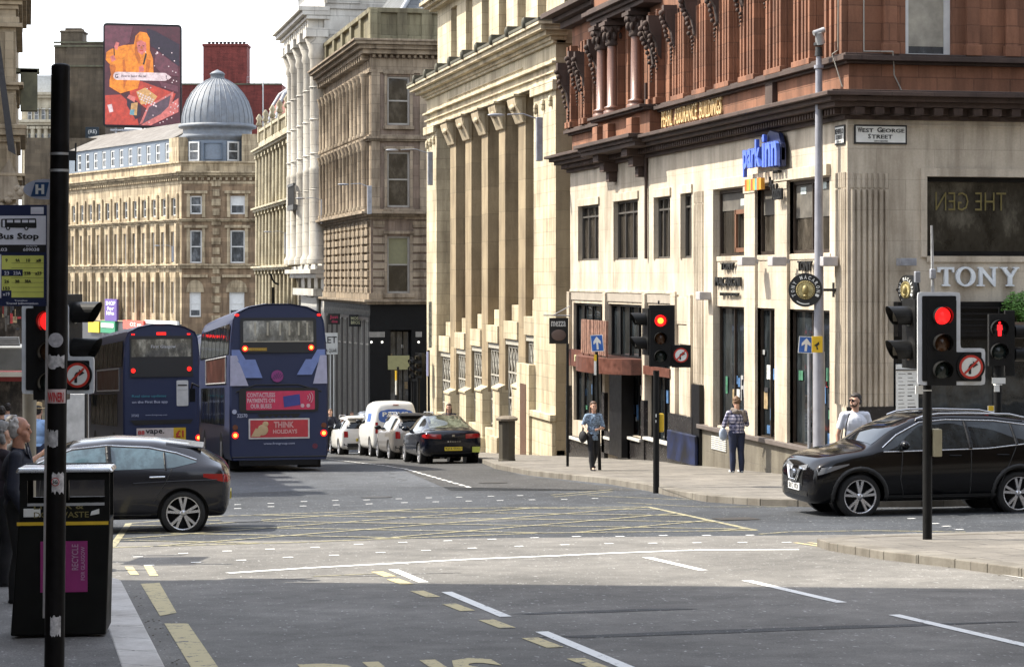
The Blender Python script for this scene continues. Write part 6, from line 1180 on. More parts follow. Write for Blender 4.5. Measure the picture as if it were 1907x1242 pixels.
# near black pole
p0 = atD(100, 1290, 14.3); p1 = atD(113, 124, 14.3); t = thing('sign_pole', 'thick black pole covered in torn stickers in the left foreground', 'pole', (p0.x, p0.y, G(p0.y, .12)))
s = 14.3/FPX; m = MB(); pm = atD(107, 700, 14.3)
pole_pts = [p0+Vector((0, 0, -.2)), pm, p1]; m.cyl(pole_pts[0], pm, .064, .060, 24); m.cyl(pm, p1, .060, .059, 24); m.ball(p1, (.059, .059, .02), 20, 6); m.build('pole', paint('near_pole_black', (.007, .006, .006), .5, var=.5, scale=9, spec=.15), t)
def pt(py): 
    k = (py-124)/(1290-124); return atD(113+(100-113)*k, py, 14.3)
for py in (287, 318): m = MB(); a = pt(py); m.cyl(a-Vector((0, 0, .008)), a+Vector((0, 0, .008)), .0625, .0625, 24); m.build('steel_band', STL, t)
m = MB(); a = pt(290); m.box(a.x+.05, a.x+.1, a.y-.03, a.y+.03, a.z-.03, a.z+.03); m.box(a.x+.095, a.x+.105, a.y-.01, a.y+.01, a.z-.1, a.z+.08); m.build('bracket', INK, t)
def stick(py0, py1, col, x0=-14, x1=14, txt=None, name='sticker', jag=0):
    "a sticker wrapped round the camera side of the pole"
    m = MB(); n = 10; r = .0645; rows = []
    for j, py in enumerate((py0, (py0+py1)/2, py1)):
        a = pt(py); row = []
        for i in range(n+1):
            th = math.asin(max(-1, min(1, (x0+(x1-x0)*i/n)/18.5))); row.append(a+Vector((cdir((sin(th), -cos(th)))[0]*r, cdir((sin(th), -cos(th)))[1]*r, random.uniform(-jag, jag))))
        rows.append(row)
    m.add(rows[0]+rows[1]+rows[2], [(k*(n+1)+i, k*(n+1)+i+1, (k+1)*(n+1)+i+1, (k+1)*(n+1)+i) for k in range(2) for i in range(n)], 0, True); b = m.build(name, col, t)
    if txt: m = MB(); a = pt(py1)+Vector((*cdir((-.045, -.064)), .008)); text(m, txt, a, Vector((*cdir((1, 0)), 0)), (0, 0, 1), .1, (py1-py0)*s*.7, .002, 0, .03); m.build('sticker_text', paint('sticker_red', (.5, .03, .03), .5), b)
STK = paint('torn_paper', (.50, .48, .47), .7, var=.5, scale=30); stick(724, 750, paint('sticker_pink', (.62, .5, .48), .6), -16, 17, 'WINERI')
for y0, y1, x0, x1 in ((662, 684, -17, 15), (801, 829, -16, 6), (880, 916, -4, 16), (1144, 1180, -4, 14)): stick(y0, y1, STK, x0, x1, jag=.012)
m = MB(); a = pt(633)+Vector((*cdir((0, -.064)), 0)); m.v = []; 
cn = a; Uc = Vector((*cdir((1, 0)), 0)); m.cyl(cn+Vector((*cdir((0, .01)), 0)), cn, .046, .046, 24); m.build('round_sticker', paint('round_sticker_grey', (.42, .40, .41), .6, var=.4, scale=25), t)
m = MB(); a = pt(895)+Vector((*cdir((.01, -.072)), 0)); m.cyl(a, a+Vector((*cdir((0, -.002)), 0)), .026, .026, 20); m.build('prohibition_ring', paint('sticker_red', (.5, .03, .03), .5), t); m = MB(); m.cyl(a, a+Vector((*cdir((0, -.004)), 0)), .021, .021, 20); m.build('prohibition_face', SIGNW, t); m = MB(); text(m, '5G', a+Vector((*cdir((-.016, -.006)), -.012)), Uc, (0, 0, 1), .032, .024, .002, 0, .03); m.build('prohibition_text', INK, t)
# bus stop flag
D0 = 14.7; s = D0/FPX; t = thing('bus_stop_flag', 'bus stop flag with pictogram and yellow green route table at the left edge', 'bus stop sign', tuple(Vector((*atD(94, 1200, D0)[:2], G(13.6, .12))))); FS_ = Fac(atD(94, 500, D0)[:2], cdir((1, 0)), cdir((0, -1))); X = lambda px: (px-94)*s; Z = lambda py: CAMZ+(HY-py)*s
m = MB(); q0, q1 = FS_.P(X(83), 0, Z(1200)), FS_.P(X(95), 0, Z(382)); m.hexa([FS_.P(X(80), -.01, Z(1150)), FS_.P(X(88), -.01, Z(1150)), FS_.P(X(88), .01, Z(1150)), FS_.P(X(80), .01, Z(1150)), FS_.P(X(88), -.01, Z(382)), FS_.P(X(95), -.01, Z(382)), FS_.P(X(95), .01, Z(382)), FS_.P(X(88), .01, Z(382))]); m.build('frame_post', paint('pale_aluminium', (.47, .45, .44), .45, .2), t)
NAVY = paint('flag_navy', (.012, .02, .07), .45); PAN = paint('flag_grey_white', (.78, .78, .84), .5); LIME = paint('route_lime', (.72, .74, .16), .5)
def pan(name, x0, x1, y0, y1, mt, n=(0, .01), par=None): m = MB(); m.fbox(FS_, X(x0), X(x1), n[0], n[1], Z(y1), Z(y0)); return m.build(name, mt, par or t)
bd = pan('board', -40, 88, 382, 570, NAVY); pan('pictogram_panel', -40, 86, 402, 456, PAN, (.01, .012)); pan('code_strip', -40, 86, 456, 470, INK, (.01, .012)); pan('route_table', 4, 82, 476, 554, LIME, (.01, .012)); pan('route_cell', 4, 43, 502, 514, NAVY, (.012, .014)); pan('route_cell', 4, 22, 541, 554, NAVY, (.012, .014)); pan('side_strip', -40, 3, 474, 555, PAN, (.01, .012)); pan('logo_tab', 58, 82, 386, 399, PAN, (.01, .012))
m = MB(); m.prism(rpoly([(X(3), Z(424)), (X(3), Z(408)), (X(68), Z(407)), (X(69), Z(425))], .008)[::-1], FT(FS_), .012, .014)
for x in (16, 50): m.cyl(FS_.P(X(x), .012, Z(425)), FS_.P(X(x), .015, Z(425)), 4*s, 4*s, 14)
m.build('bus_symbol', INK, t); m = MB()
for x in (14, 28, 42, 55): m.fbox(FS_, X(x), X(x+11), .014, .016, Z(415), Z(410))
m.fbox(FS_, X(6), X(10), .014, .016, Z(423), Z(410))
for x in (16, 50): m.cyl(FS_.P(X(x), .015, Z(425)), FS_.P(X(x), .017, Z(425)), 1.8*s, 1.8*s, 10)
m.build('bus_symbol_windows', PAN, t)
m = MB(); O_ = lambda x, y, n=.0125: FS_.P(X(x), n, Z(y)); UU = Vector((*FS_.U, 0)); VZ = (0, 0, 1)
text(m, 'Bus Stop', O_(-4, 449), UU, VZ, 77*s, 15*s, .003, 0, .025)
for tx, x, y, w, h in (('9', 11, 488, 4, 6), ('9A', 30, 488, 8, 6), ('10', 50, 488, 7, 6), ('x8', 68, 488, 9, 6), ('23B', 46, 512, 12, 6), ('x23', 66, 512, 12, 6), ('26', 9, 527, 9, 6), ('38', 29, 527, 8, 6), ('38A', 47, 527, 12, 6), ('153', 7, 540, 12, 6)): text(m, tx, O_(x, y), UU, VZ, w*s, h*s, .003, 0, .02)
for k in range(1, 4):
    x = 4+k*19.5
for k in range(7): m.fbox(FS_, X(22), X(82), .012, .0125, Z(490.5+k*9), Z(490+k*9))
m.build('lettering', INK, t); m = MB()
for tx, x, y, w, h in (('23', 9, 512, 9, 6.5), ('23A', 26, 512, 14, 6.5), ('x19', 6, 551, 13, 6.5), ('spt', 63, 396, 15, 6), ('609038', 44, 468, 30, 6), ('Bus stop code', 50, 460, 20, 2.5), ('1.03', -4, 468, 18, 6), ('Traveline', 28, 561, 24, 2.5), ('Travel information', 12, 567, 60, 4)): text(m, tx, O_(x, y, .0145), UU, VZ, w*s, h*s, .003, 0, .01)
m.build('white_lettering', PAN, t)
m = MB(); cx_, cy_ = X(86), Z(353); pts = [(cx_+42*s*cos(2*pi*k/40), cy_+19*s*sin(2*pi*k/40)) for k in range(40)]; m.prism(pts[::-1], FT(FS_), -.0, .01); m.build('oval_panel', paint('oval_grey', (.42, .44, .52), .45), t)
m = MB(); m.prism([(X(58), Z(366)), (X(86), Z(366)), (X(92), Z(340)), (X(66), Z(340))], FT(FS_), .01, .013); m.build('blue_lozenge', paint('lozenge_blue', (.015, .06, .16), .45), t)
m = MB()
for x in (67, 78): m.fbox(FS_, X(x), X(x+5), .013, .016, Z(362), Z(344))
m.fbox(FS_, X(70), X(80), .013, .016, Z(355), Z(351)); m.build('letter_h', SIGNW, t)
# bus shelter at far left
D0 = 27; s = D0/FPX; P0 = atD(46, 900, D0); FS_ = Fac(P0[:2], cdir((1, 0)), cdir((0, -1))); X = lambda px: (px-46)*s; Z = lambda py: CAMZ+(HY-py)*s; t = thing('bus_shelter', 'grey bus shelter corner with curved steel roof behind the stop flag', 'bus shelter', (P0.x, P0.y, G(P0.y, .12)))
m = MB(); m.fbox(FS_, X(42), X(51), -.1, .0, Z(652), Z(566)); m.build('corner_post', paint('shelter_blue_grey', (.27, .32, .37), .4, .3), t)
m = MB()
for k in range(4): m.fbox(FS_, X(-60), X(38), .0+.02*k, .05+.02*k, Z(644-k*4.5), Z(640.5-k*4.5))
m.build('roof_rail', STL, t); m = MB(); m.fbox(FS_, X(-60), X(44), -1.2, -.02, Z(690), Z(646)); m.build('roof_panel', paint('shelter_grey', (.20, .20, .19), .6, var=.2), t, bevel=.02)
m = MB(); m.cyl(FS_.P(X(45), -.3, G(P0.y, .1)), FS_.P(X(45), -.3, Z(650)), .07, .09, 14); m.build('post', paint('shelter_post', (.20, .18, .14), .5), t)
m = MB(); m.fbox(FS_, X(-60), X(28), -1.5, -1.4, Z(720), Z(700)); m.build('red_sign', paint('red_canopy', (.22, .03, .03), .6), t); m = MB(); m.fbox(FS_, X(-60), X(28), -1.5, -1.38, Z(711), Z(702)); m.build('white_sign', SIGNW, t)
t = thing('advert_panel', 'pale lit advertisement panel between the pole and the left bus', 'advert', tuple(atD(141, 830, 40))); a, b = atD(122, 820, 40), atD(157, 755, 40); F_ = Fac(a[:2], cdir((1, 0)), cdir((0, -1))); m = MB(); m.fbox(F_, -.0, .34, -.1, 0, G(38.5), b.z+.2); m.build('panel', paint('advert_pale', (.55, .54, .52), .5, var=.3, scale=3), t); m = MB(); m.fbox(F_, -.05, .0, -.12, .01, G(38.5), b.z+.22); m.fbox(F_, .34, .38, -.12, .01, G(38.5), b.z+.22); m.build('frame', INK, t)
# estate agent and shop signs on the brown building
sg = lambda *a, **k: sign(*a, **k)
KQ = Fac((15.9, 112), (1, 0), (0, -1))
sign('projecting_sign', 'round black sign with pink script near the right bus', KQ, 611, 633, 584, 604, INK, [('Just', .15, .85, .45, .85, paint('pink_neon', (.6, .05, .12), .5)), ('dine', .3, .8, .15, .4, paint('pink_neon', (.6, .05, .12), .5))], (-.05, .05))
sign('projecting_sign', 'square black sign lettered MOSS BROS in pale yellow', KQ, 650, 674, 586, 608, INK, [('MOSS', .15, .85, .55, .82, paint('pale_yellow_letters', (.6, .58, .35), .5)), ('BROS', .15, .85, .2, .47, paint('pale_yellow_letters', (.6, .58, .35), .5))], (-.05, .05))
t = sign('letting_board', 'white letting board ending in ET beside the right bus', KQ, 594, 629, 620, 647, SIGNW, [('LET', .2, .95, .3, .75, INK)], (.1, .15)); t2 = sign('letting_board', 'small lower board with dark lettering under the letting board', KQ, 594, 629, 647, 660, SIGNW, [('TO A QUAR', .1, .95, .2, .8, INK)], (.1, .14))
m = MB(); 
for px in (614, 620): m.fbox(KQ, KQ.u(px), KQ.u(px+2), .05, .1, G(112), KQ.z(px, 660))
m.build('white_post', SIGNW, t2)
# ------------------------------------------------------------------ cars
CG = glass('car_glass', (.008, .010, .012), .03, .04, .6, .5); TYRE = paint('tyre_rubber', (.018, .018, .018), .8, var=.2); ALLOY = paint('alloy', (.62, .62, .64), .28, .8, var=.05); ALLOYD = paint('alloy_dark', (.03, .03, .032), .35, .4); CHR = paint('chrome', (.75, .76, .78), .12, 1, var=.03)
TAIL = paint('tail_lens', (.30, .012, .012), .12, coat=.5); PLY = paint('plate_yellow', (.72, .55, .04), .5); PLW = paint('plate_white', (.75, .75, .75), .5); SILL = paint('plastic_trim', (.02, .02, .02), .6)
def lerpt(tab, x):
    for (x0, *a), (x1, *b) in zip(tab, tab[1:]):
        if x0 <= x <= x1:
            t = (x-x0)/(x1-x0); return [p+(q-p)*t for p, q in zip(a, b)]
    return list(tab[0][1:] if x < tab[0][0] else tab[-1][1:])
class Car:
    "lofted body from stations (x, sill, belt, top, half width, half width at the top); nose towards +x"
    def __init__(s, root, tab, paintm, wheels, R, n=56):
        s.root = root; x0, x1 = tab[0][0], tab[-1][0]; vs, fs = [], []; K = 12; s.tab = tab
        for i in range(n+1):
            x = x0+(x1-x0)*i/n; zl, zb, zt, w, wt = lerpt(tab, x); h = zb-zl; g = zt-zb
            ring = [(0, zl), (w*.8, zl), (w*.965, zl+.06), (w*1.0, zl+h*.35), (w*1.0, zl+h*.68), (w*.985, zb-.04), (w*.955, zb+min(.02, g*.2)), (wt+(w*.95-wt)*.5, zb+g*.5), (wt, zb+g*.86), (wt*.9, zb+g*.975), (wt*.5, zt+.012), (0, zt+.016)]
            full = [(y, z) for y, z in ring]+[(-y, z) for y, z in ring[-2:0:-1]]; vs += [(x, y, z) for y, z in full]
        k = 2*K-2
        for i in range(n): fs += [(i*k+j, i*k+(j+1) % k, (i+1)*k+(j+1) % k, (i+1)*k+j) for j in range(k)]
        fs += [tuple(range(k))[::-1], tuple(n*k+j for j in range(k))]
        me = bpy.data.meshes.new('shell'); me.from_pydata(vs, [], fs); bm = bmesh.new(); bm.from_mesh(me); bmesh.ops.recalc_face_normals(bm, faces=bm.faces); bm.to_mesh(me); bm.free()
        me = evaluated(me, [('SUBSURF', dict(levels=1, render_levels=1))]); bm = bmesh.new(); bm.from_mesh(me); s.bvh = BVHTree.FromBMesh(bm); bm.free()
        cm = MB(); 
        for wx in wheels:
            for sg in (1, -1): cm.cyl((wx, sg*.55, R), (wx, sg*1.3, R), R+.055, R+.055, 36)
        cme = bpy.data.meshes.new('cut'); cme.from_pydata(cm.v, [], cm.f); bm = bmesh.new(); bm.from_mesh(cme); bmesh.ops.remove_doubles(bm, verts=bm.verts, dist=.0001); bmesh.ops.recalc_face_normals(bm, faces=bm.faces); bm.to_mesh(cme); bm.free()
        co = bpy.data.objects.new('cut', cme); COL.objects.link(co)
        try: me2 = evaluated(me, [('BOOLEAN', dict(operation='DIFFERENCE', object=co, solver='EXACT'))])
        except Exception: me2 = me
        if len(me2.polygons) > 100: me = me2
        bpy.data.objects.remove(co)
        for p in me.polygons: p.use_smooth = True
        me.set_sharp_from_angle(angle=radians(38)); me.materials.clear(); me.materials.append(paintm); me.name = 'body'
        s.body = link('body', me, root); s.wheels = wheels; s.R = R
    def side(s, x, z, sg, off=.006):
        h = s.bvh.ray_cast(Vector((x, sg*2, z)), Vector((0, -sg, 0))); y = abs(h[0].y) if h[0] else .85; return (x, sg*(y+off), z)
    def hit(s, o, d, off=.006):
        h = s.bvh.ray_cast(Vector(o), Vector(d).normalized()); return (h[0]-Vector(d).normalized()*off) if h[0] else None
    def patch(s, name, mat, fn, nu=14, nv=4, parent=None):
        "fn(a,b) in 0..1 gives a ray (origin, direction) ; draped on the body"
        m = MB(); P = []
        for j in range(nv+1):
            for i in range(nu+1):
                r = fn(i/nu, j/nv); P.append(s.hit(*r))
        ok = [i for i, p in enumerate(P) if p is None]
        fs = [(j*(nu+1)+i, j*(nu+1)+i+1, (j+1)*(nu+1)+i+1, (j+1)*(nu+1)+i) for j in range(nv) for i in range(nu)]; fs = [f for f in fs if all(P[i] is not None for i in f)]
        m.add([p or (0, 0, .5) for p in P], fs, 0, True); return m.build(name, mat, parent or s.root, world=False)
    def strip(s, name, mat, lo, hi, sides=(1, -1), nu=18, nv=4, parent=None, off=.006):
        "area on the body side between two polylines lo and hi of (x,z)"
        def at(pl, t): x0, x1 = pl[0][0], pl[-1][0]; x = x0+(x1-x0)*t; return x, lerpt(pl, x)[0]
        for sg in sides:
            def fn(a, b):
                (xa, za), (xb, zb) = at(lo, a), at(hi, a); x, z = xa+(xb-xa)*b, za+(zb-za)*b; return ((x, sg*2, z), (0, -sg, 0), off)
            s.patch(name, mat, fn, nu, nv, parent)
    def line(s, pts, w=.008, mat=None, sides=(1, -1), name='shut_line', r=None):
        for sg in sides:
            m = MB(); q = []
            for (x0, z0), (x1, z1) in zip(pts, pts[1:]):
                k = max(2, int(hypot(x1-x0, z1-z0)/.08)); q += [s.side(x0+(x1-x0)*i/k, z0+(z1-z0)*i/k, sg, .0) for i in range(k)]
            q.append(s.side(*pts[-1], sg, .0)); m.tube(q, w, 5); m.build(name, mat or SILL, s.root, world=False)
    def wheel(s, spokes=5, twin=True, dark=False, W_=.21, y=None):
        for wx in s.wheels:
            for sg in (1, -1):
                R = s.R; yo = (y or s.tab[len(s.tab)//2][4])-.02; m = MB(); m.lathe([(R*.75, yo-W_), (R*.93, yo-W_), (R, yo-W_+.04), (R, yo-.035), (R*.95, yo-.006), (R*.77, yo-.0), (R*.745, yo-.01)], (0, 0, 0), 40, axis='y'); m.v = [(v[0]+wx, sg*v[1], v[2]+R) for v in m.v]; w = m.build('wheel', TYRE, s.root, world=False)
                m = MB(); m.lathe([(R*.77, yo-.0), (R*.735, yo-.012), (R*.71, yo-.05), (R*.70, yo-.17), (0, yo-.17)], (0, 0, 0), 36, axis='y'); m.v = [(v[0]+wx, sg*v[1], v[2]+R) for v in m.v]; m.build('rim_well', ALLOYD, w, world=False)
                m = MB(); r0, r1 = R*.1, R*.735; m.lathe([(R*.765, yo+.002), (R*.725, yo+.004), (R*.71, yo-.03)], (0, 0, 0), 36, axis='y'); m.lathe([(0, yo-.012), (R*.14, yo-.014), (R*.17, yo-.04)], (0, 0, 0), 16, axis='y')
                for k in range(spokes):
                    a = 2*pi*k/spokes+.3
                    for da, sw in (((-.19, .036), (.19, .036)) if twin else ((0, .075),)):
                        a1 = a+da; c0, s0, c1, s1 = cos(a), sin(a), cos(a1), sin(a1); p = (-s0, c0); q = (-s1, c1)
                        base = [(r0*c0+p[0]*sw*.5, r0*s0+p[1]*sw*.5), (r0*c0-p[0]*sw*.5, r0*s0-p[1]*sw*.5), (r1*c1-q[0]*sw*.55, r1*s1-q[1]*sw*.55), (r1*c1+q[0]*sw*.55, r1*s1+q[1]*sw*.55)]
                        m.hexa([(b[0], yo-.05, b[1]) for b in base]+[(b[0], yo-(.015 if i < 2 else .002), b[1]) for i, b in enumerate(base)])
                m.v = [(v[0]+wx, sg*v[1], v[2]+R) for v in m.v]; m.build('rim', ALLOY, w, world=False)
                m = MB(); m.cyl((wx, sg*.5, R), (wx, sg*(yo-W_-.02), R), R+.05, R+.05, 24); m.build('wheel_well', BLK, s.root, world=False)
    def mirror(s, x, z, mat, sc=1):
        for sg in (1, -1):
            p = Vector(s.side(x, z, sg, 0)); m = MB(); m.ball(p+Vector((.0, sg*.13*sc, .04)), (.075, .12*sc, .075), 12, 8); m.cyl(p, p+Vector((0, sg*.1, .02)), .03, .03, 8); m.build('door_mirror', mat, s.root, world=False)
    def plate(s, x, z, txt, mat, front=False):
        d = -1 if front else 1; h = s.bvh.ray_cast(Vector((-3*d, 0, z)), Vector((d, 0, 0))); X = h[0].x if h[0] else x; m = MB(); m.box(X-.02*d if d > 0 else X, X if d > 0 else X+.02, -.26, .26, z-.055, z+.055); p = m.build('number_plate', mat, s.root, world=False)
        m = MB(); xx = X-.021*d; text(m, txt, (xx, .23*d, z-.04), (0, -d, 0), (0, 0, 1), .46, .08, .002, 0, .02); m.build('plate_lettering', INK, p, world=False)
def P_(name, col, rough=.25, metal=.0, coat=.6, var=.05, spec=.5): return paint(name, col, rough, metal, var, 3, 0, coat, spec)
# --- black crossover on the right (side on, nose to the left)
suv = thing('parked_car', 'black crossover car with white-framed windows stopped at the right behind the signal', 'car', (0, 0, 0))
suv.name = 'crossover_car'; WM['crossover_car'] = WM.pop('parked_car', Matrix.Identity(4))
tab = [(-2.19, .55, .85, .95, .62, .5), (-2.13, .32, 1.05, 1.15, .80, .6), (-1.95, .26, 1.12, 1.36, .88, .62), (-1.6, .24, 1.12, 1.50, .90, .60), (-1.0, .23, 1.10, 1.57, .905, .61), (-.3, .23, 1.08, 1.59, .905, .62), (.25, .23, 1.06, 1.56, .905, .62), (.75, .23, 1.04, 1.36, .90, .65), (1.02, .23, 1.02, 1.16, .90, .70), (1.16, .23, .99, 1.08, .90, .73), (1.5, .23, .94, 1.02, .89, .71), (1.8, .22, .88, .96, .88, .66), (1.97, .21, .80, .90, .84, .60), (2.05, .22, .72, .82, .77, .53), (2.09, .26, .60, .70, .68, .45)]
KB = P_('crossover_black', (.002, .002, .003), .1, coat=.12, spec=.28)
c = Car(suv, tab, KB, (1.32, -1.326), .345)
hi = [(-1.8, 1.30), (-1.6, 1.38), (-1.0, 1.46), (-.2, 1.485), (.25, 1.45), (.66, 1.26), (.93, 1.07)]; lo = [(-1.8, 1.29), (-1.45, 1.14), (-.8, 1.08), (.2, 1.06), (.93, 1.05)]
c.strip('side_window', CG, lo, hi, nu=40, nv=6); c.line([(x, z+.02) for x, z in hi], .014, CHR, name='window_trim'); c.line([(x, z-.018) for x, z in lo], .012, CHR, name='window_trim')
c.line([(-.52, 1.07), (-.5, 1.47)], .04, BLK, name='door_pillar'); c.line([(-1.3, 1.12), (-1.28, 1.42)], .03, BLK, name='door_pillar')
c.line([(.62, 1.03), (.66, .6), (.6, .32)]); c.line([(-.52, 1.05), (-.5, .32)]); c.line([(-1.28, 1.08), (-1.1, .7), (-.98, .45)]); c.line([(.62, .32), (-.9, .32)])
c.strip('wheel_arch_trim', SILL, [(-.95, .26), (.92, .26)], [(-.95, .36), (.92, .36)]); 
for wx in c.wheels:
    pts = [(wx+.44*cos(radians(a)), .345+.44*sin(radians(a))) for a in range(-8, 189, 14)]; c.line(pts, .035, SILL, name='wheel_arch_trim')
c.wheel(5, True); c.mirror(.62, 1.10, KB)
for x in (-.25, -1.05): c.line([(x-.1, .955), (x+.1, .96)], .018, KB, name='door_handle')
for sg in (1, -1): m = MB(); m.tube([(-1.55, sg*.56, 1.52), (-1.3, sg*.58, 1.575), (-.6, sg*.60, 1.60), (-.1, sg*.60, 1.60), (.15, sg*.60, 1.57), (.3, sg*.60, 1.52)], .016, 8); m.build('roof_rail', CHR, suv, world=False)
c.patch('windscreen', CG, lambda a, b: ((.40+.66*b, (a-.5)*(1.12+.18*b), 3), (0, 0, -1)), 10, 8)
c.patch('headlight', paint('headlamp_glass', (.22, .23, .25), .1, .3, coat=.6, var=.6, scale=14), lambda a, b: ((3, -(.46+.34*a), .70+.08*b+.05*a), (-1, .35, 0)), 8, 4); c.patch('headlight', MT['headlamp_glass'], lambda a, b: ((3, (.46+.34*a), .70+.08*b+.05*a), (-1, -.35, 0)), 8, 4)
c.strip('headlight', MT['headlamp_glass'], [(1.5, .84), (1.99, .68)], [(1.5, .86), (1.99, .79)], nu=8)
c.patch('grille', paint('grille_black', (.01, .01, .01), .3), lambda a, b: ((3, (a-.5)*.72, .48+.26*b), (-1, 0, 0)), 8, 4); m = MB(); m.tube([(2.09, .3, .76), (2.12, .14, .56), (2.12, -.14, .56), (2.09, -.3, .76)], .022, 8); m.cyl((2.09, 0, .66), (2.13, 0, .66), .07, .07, 20); m.build('badge', CHR, suv, world=False)
m = MB()
for sg in (1, -1): m.lathe([(.05, 0), (.075, .02), (.085, 0)], (0, 0, 0), 18, axis='x'); m.v[-54:] = [(v[0]+1.95, v[1]+sg*.62, v[2]+.42) for v in m.v[-54:]]
m.build('fog_light', CHR, suv, world=False); c.plate(2.2, .46, 'SB15 XKR', PLW, True)
c.patch('lower_grille', MT['grille_black'], lambda a, b: ((3, (a-.5)*1.1, .33+.08*b), (-1, 0, 0)), 8, 3)
gx, gy = gnd(1603, 961); suv.location = (gx+1.32, gy+.9, G(gy+.9)); suv.rotation_euler = (0, 0, pi); WM[suv.name] = Matrix.Identity(4)
# --- grey hatchback on the left (nose hidden behind the bin)
ast = thing('hatchback_car', 'dark grey hatchback crossing the junction behind the litter bin', 'car', (0, 0, 0))
tab = [(-2.0, .50, .74, .80, .62, .5), (-1.97, .30, .84, .90, .78, .6), (-1.90, .24, .94, 1.00, .86, .62), (-1.76, .24, .97, 1.06, .88, .60), (-1.58, .24, .97, 1.18, .89, .57), (-1.42, .22, .97, 1.26, .90, .57), (-.9, .20, .96, 1.345, .905, .60), (-.3, .20, .95, 1.37, .905, .61), (.25, .20, .93, 1.32, .905, .62), (.8, .20, .91, 1.12, .90, .66), (1.15, .21, .87, .96, .89, .72), (1.5, .24, .84, .90, .87, .68), (1.95, .26, .74, .82, .78, .58), (2.13, .26, .64, .72, .66, .45), (2.19, .30, .55, .62, .55, .4)]
AG = P_('hatch_grey', (.022, .022, .027), .2, .3, coat=.3, spec=.4)
c = Car(ast, tab, AG, (1.35, -1.31), .318); hi = [(-1.5, 1.06), (-1.2, 1.16), (-.8, 1.24), (-.2, 1.27), (.3, 1.22), (.75, 1.04), (1.02, .90)]; lo = [(-1.5, 1.05), (-1.15, .975), (-.4, .955), (.3, .935), (1.02, .90)]
c.strip('side_window', glass('hatch_glass', (.045, .075, .09), .05, .05, .4, .9), lo, hi, nu=40, nv=6); c.line([(x, z+.02) for x, z in hi], .013, CHR, name='window_trim')
c.line([(-.26, .92), (-.22, 1.26)], .05, BLK, name='door_pillar'); c.line([(-1.06, .94), (-1.03, 1.18)], .02, BLK, name='door_pillar')
c.line([(-.22, .93), (-.25, .3)]); c.line([(-1.15, .96), (-1.05, .75), (-.9, .5)], .007); c.line([(.72, .88), (.74, .3)]); c.line([(.72, .3), (-.85, .3)]); c.line([(-1.8, .80), (-1.3, .79), (-.6, .76)], .01, AG, name='body_crease')
c.wheel(5, True); c.mirror(.7, .95, AG)
for x in (-.95, .1): c.line([(x-.1, .85), (x+.12, .845)], .016, CHR, name='door_handle')
c.strip('tail_light', TAIL, [(-1.95, .75), (-1.6, .84)], [(-1.95, .88), (-1.6, .89)], nu=8); c.patch('tail_light', TAIL, lambda a, b: ((-3, .45+.38*a, .76+.11*b), (1, 0, 0)), 6, 3); c.patch('tail_light', TAIL, lambda a, b: ((-3, -.45-.38*a, .76+.11*b), (1, 0, 0)), 6, 3)
c.patch('rear_window', CG, lambda a, b: ((-3, (a-.5)*1.15, .9+.26*b), (1, 0, 0)), 8, 4); c.patch('windscreen', CG, lambda a, b: ((.33+.68*b, (a-.5)*1.15, 3), (0, 0, -1)), 8, 6)
m = MB(); m.hexa([(-1.60, -.53, 1.232), (-1.05, -.58, 1.27), (-1.05, .58, 1.27), (-1.60, .53, 1.232), (-1.60, -.52, 1.246), (-1.05, -.54, 1.322), (-1.05, .54, 1.322), (-1.60, .52, 1.246)]); m.build('roof_spoiler', AG, ast, world=False, bevel=.012); c.plate(-2.2, .52, 'SD17 VLB', PLY)
gx, gy = gnd(341, 991.5); yw = pi-radians(5); ast.rotation_euler = (0, 0, yw); q = Matrix.Rotation(yw, 3, 'Z') @ Vector((-1.31, .90, 0)); ast.location = (gx-q.x, gy-q.y, G(gy+.8))
# --- dark saloon, silver hatch, van, white hatch (rears to the camera, along the kerb)
sal = thing('saloon_car', 'dark navy saloon parked last in the row with yellow rear plate', 'car', (0, 0, 0)); NV = P_('saloon_navy', (.004, .005, .010), .15, coat=.3, spec=.35)
tab = [(-2.22, .5, .84, .90, .66, .5), (-2.15, .30, .92, .98, .82, .62), (-1.9, .22, .95, 1.02, .87, .66), (-1.5, .20, .95, 1.08, .885, .62), (-1.1, .20, .94, 1.28, .89, .56), (-.6, .20, .93, 1.42, .89, .56), (-.1, .20, .92, 1.445, .89, .57), (.4, .20, .90, 1.38, .89, .59), (.95, .20, .88, 1.08, .885, .66), (1.2, .2, .86, .95, .88, .7), (1.7, .24, .80, .88, .84, .62), (2.1, .26, .68, .76, .70, .5), (2.22, .3, .56, .64, .55, .4)]
c = Car(sal, tab, NV, (1.33, -1.3), .315); c.strip('side_window', CG, [(-1.4, .98), (-.6, .955), (.9, .93)], [(-1.4, 1.02), (-.9, 1.28), (-.1, 1.36), (.35, 1.32), (.9, 1.0)], nu=30, nv=5); c.wheel(5, False); c.mirror(.72, .98, NV)
c.patch('rear_window', glass('rear_glass', (.05, .055, .04), .05, .05, .8, .9), lambda a, b: ((-1.62+.92*b, (a-.5)*(1.2-.14*b), 3), (0, 0, -1)), 10, 8)
for sg in (1, -1):
    c.patch('tail_light', TAIL, lambda a, b: ((-3, sg*(.36+.5*a), .76+.13*b+.02*a), (1, 0, 0)), 8, 3); c.strip('tail_light', TAIL, [(-2.15, .78), (-1.85, .82)], [(-2.15, .9), (-1.85, .88)], (sg,), 6, 3)
m = MB(); m.box(-2.24, -2.2, -.04, .04, .82, .88); m.build('badge', CHR, sal, world=False); c.plate(-2.25, .47, 'KJ16 OXU', PLY); m = MB(); m.box(-2.27, -2.2, -.77, -.55, .36, .52); m.build('yellow_label', paint('label_green_yellow', (.45, .5, .08), .5), sal, world=False)
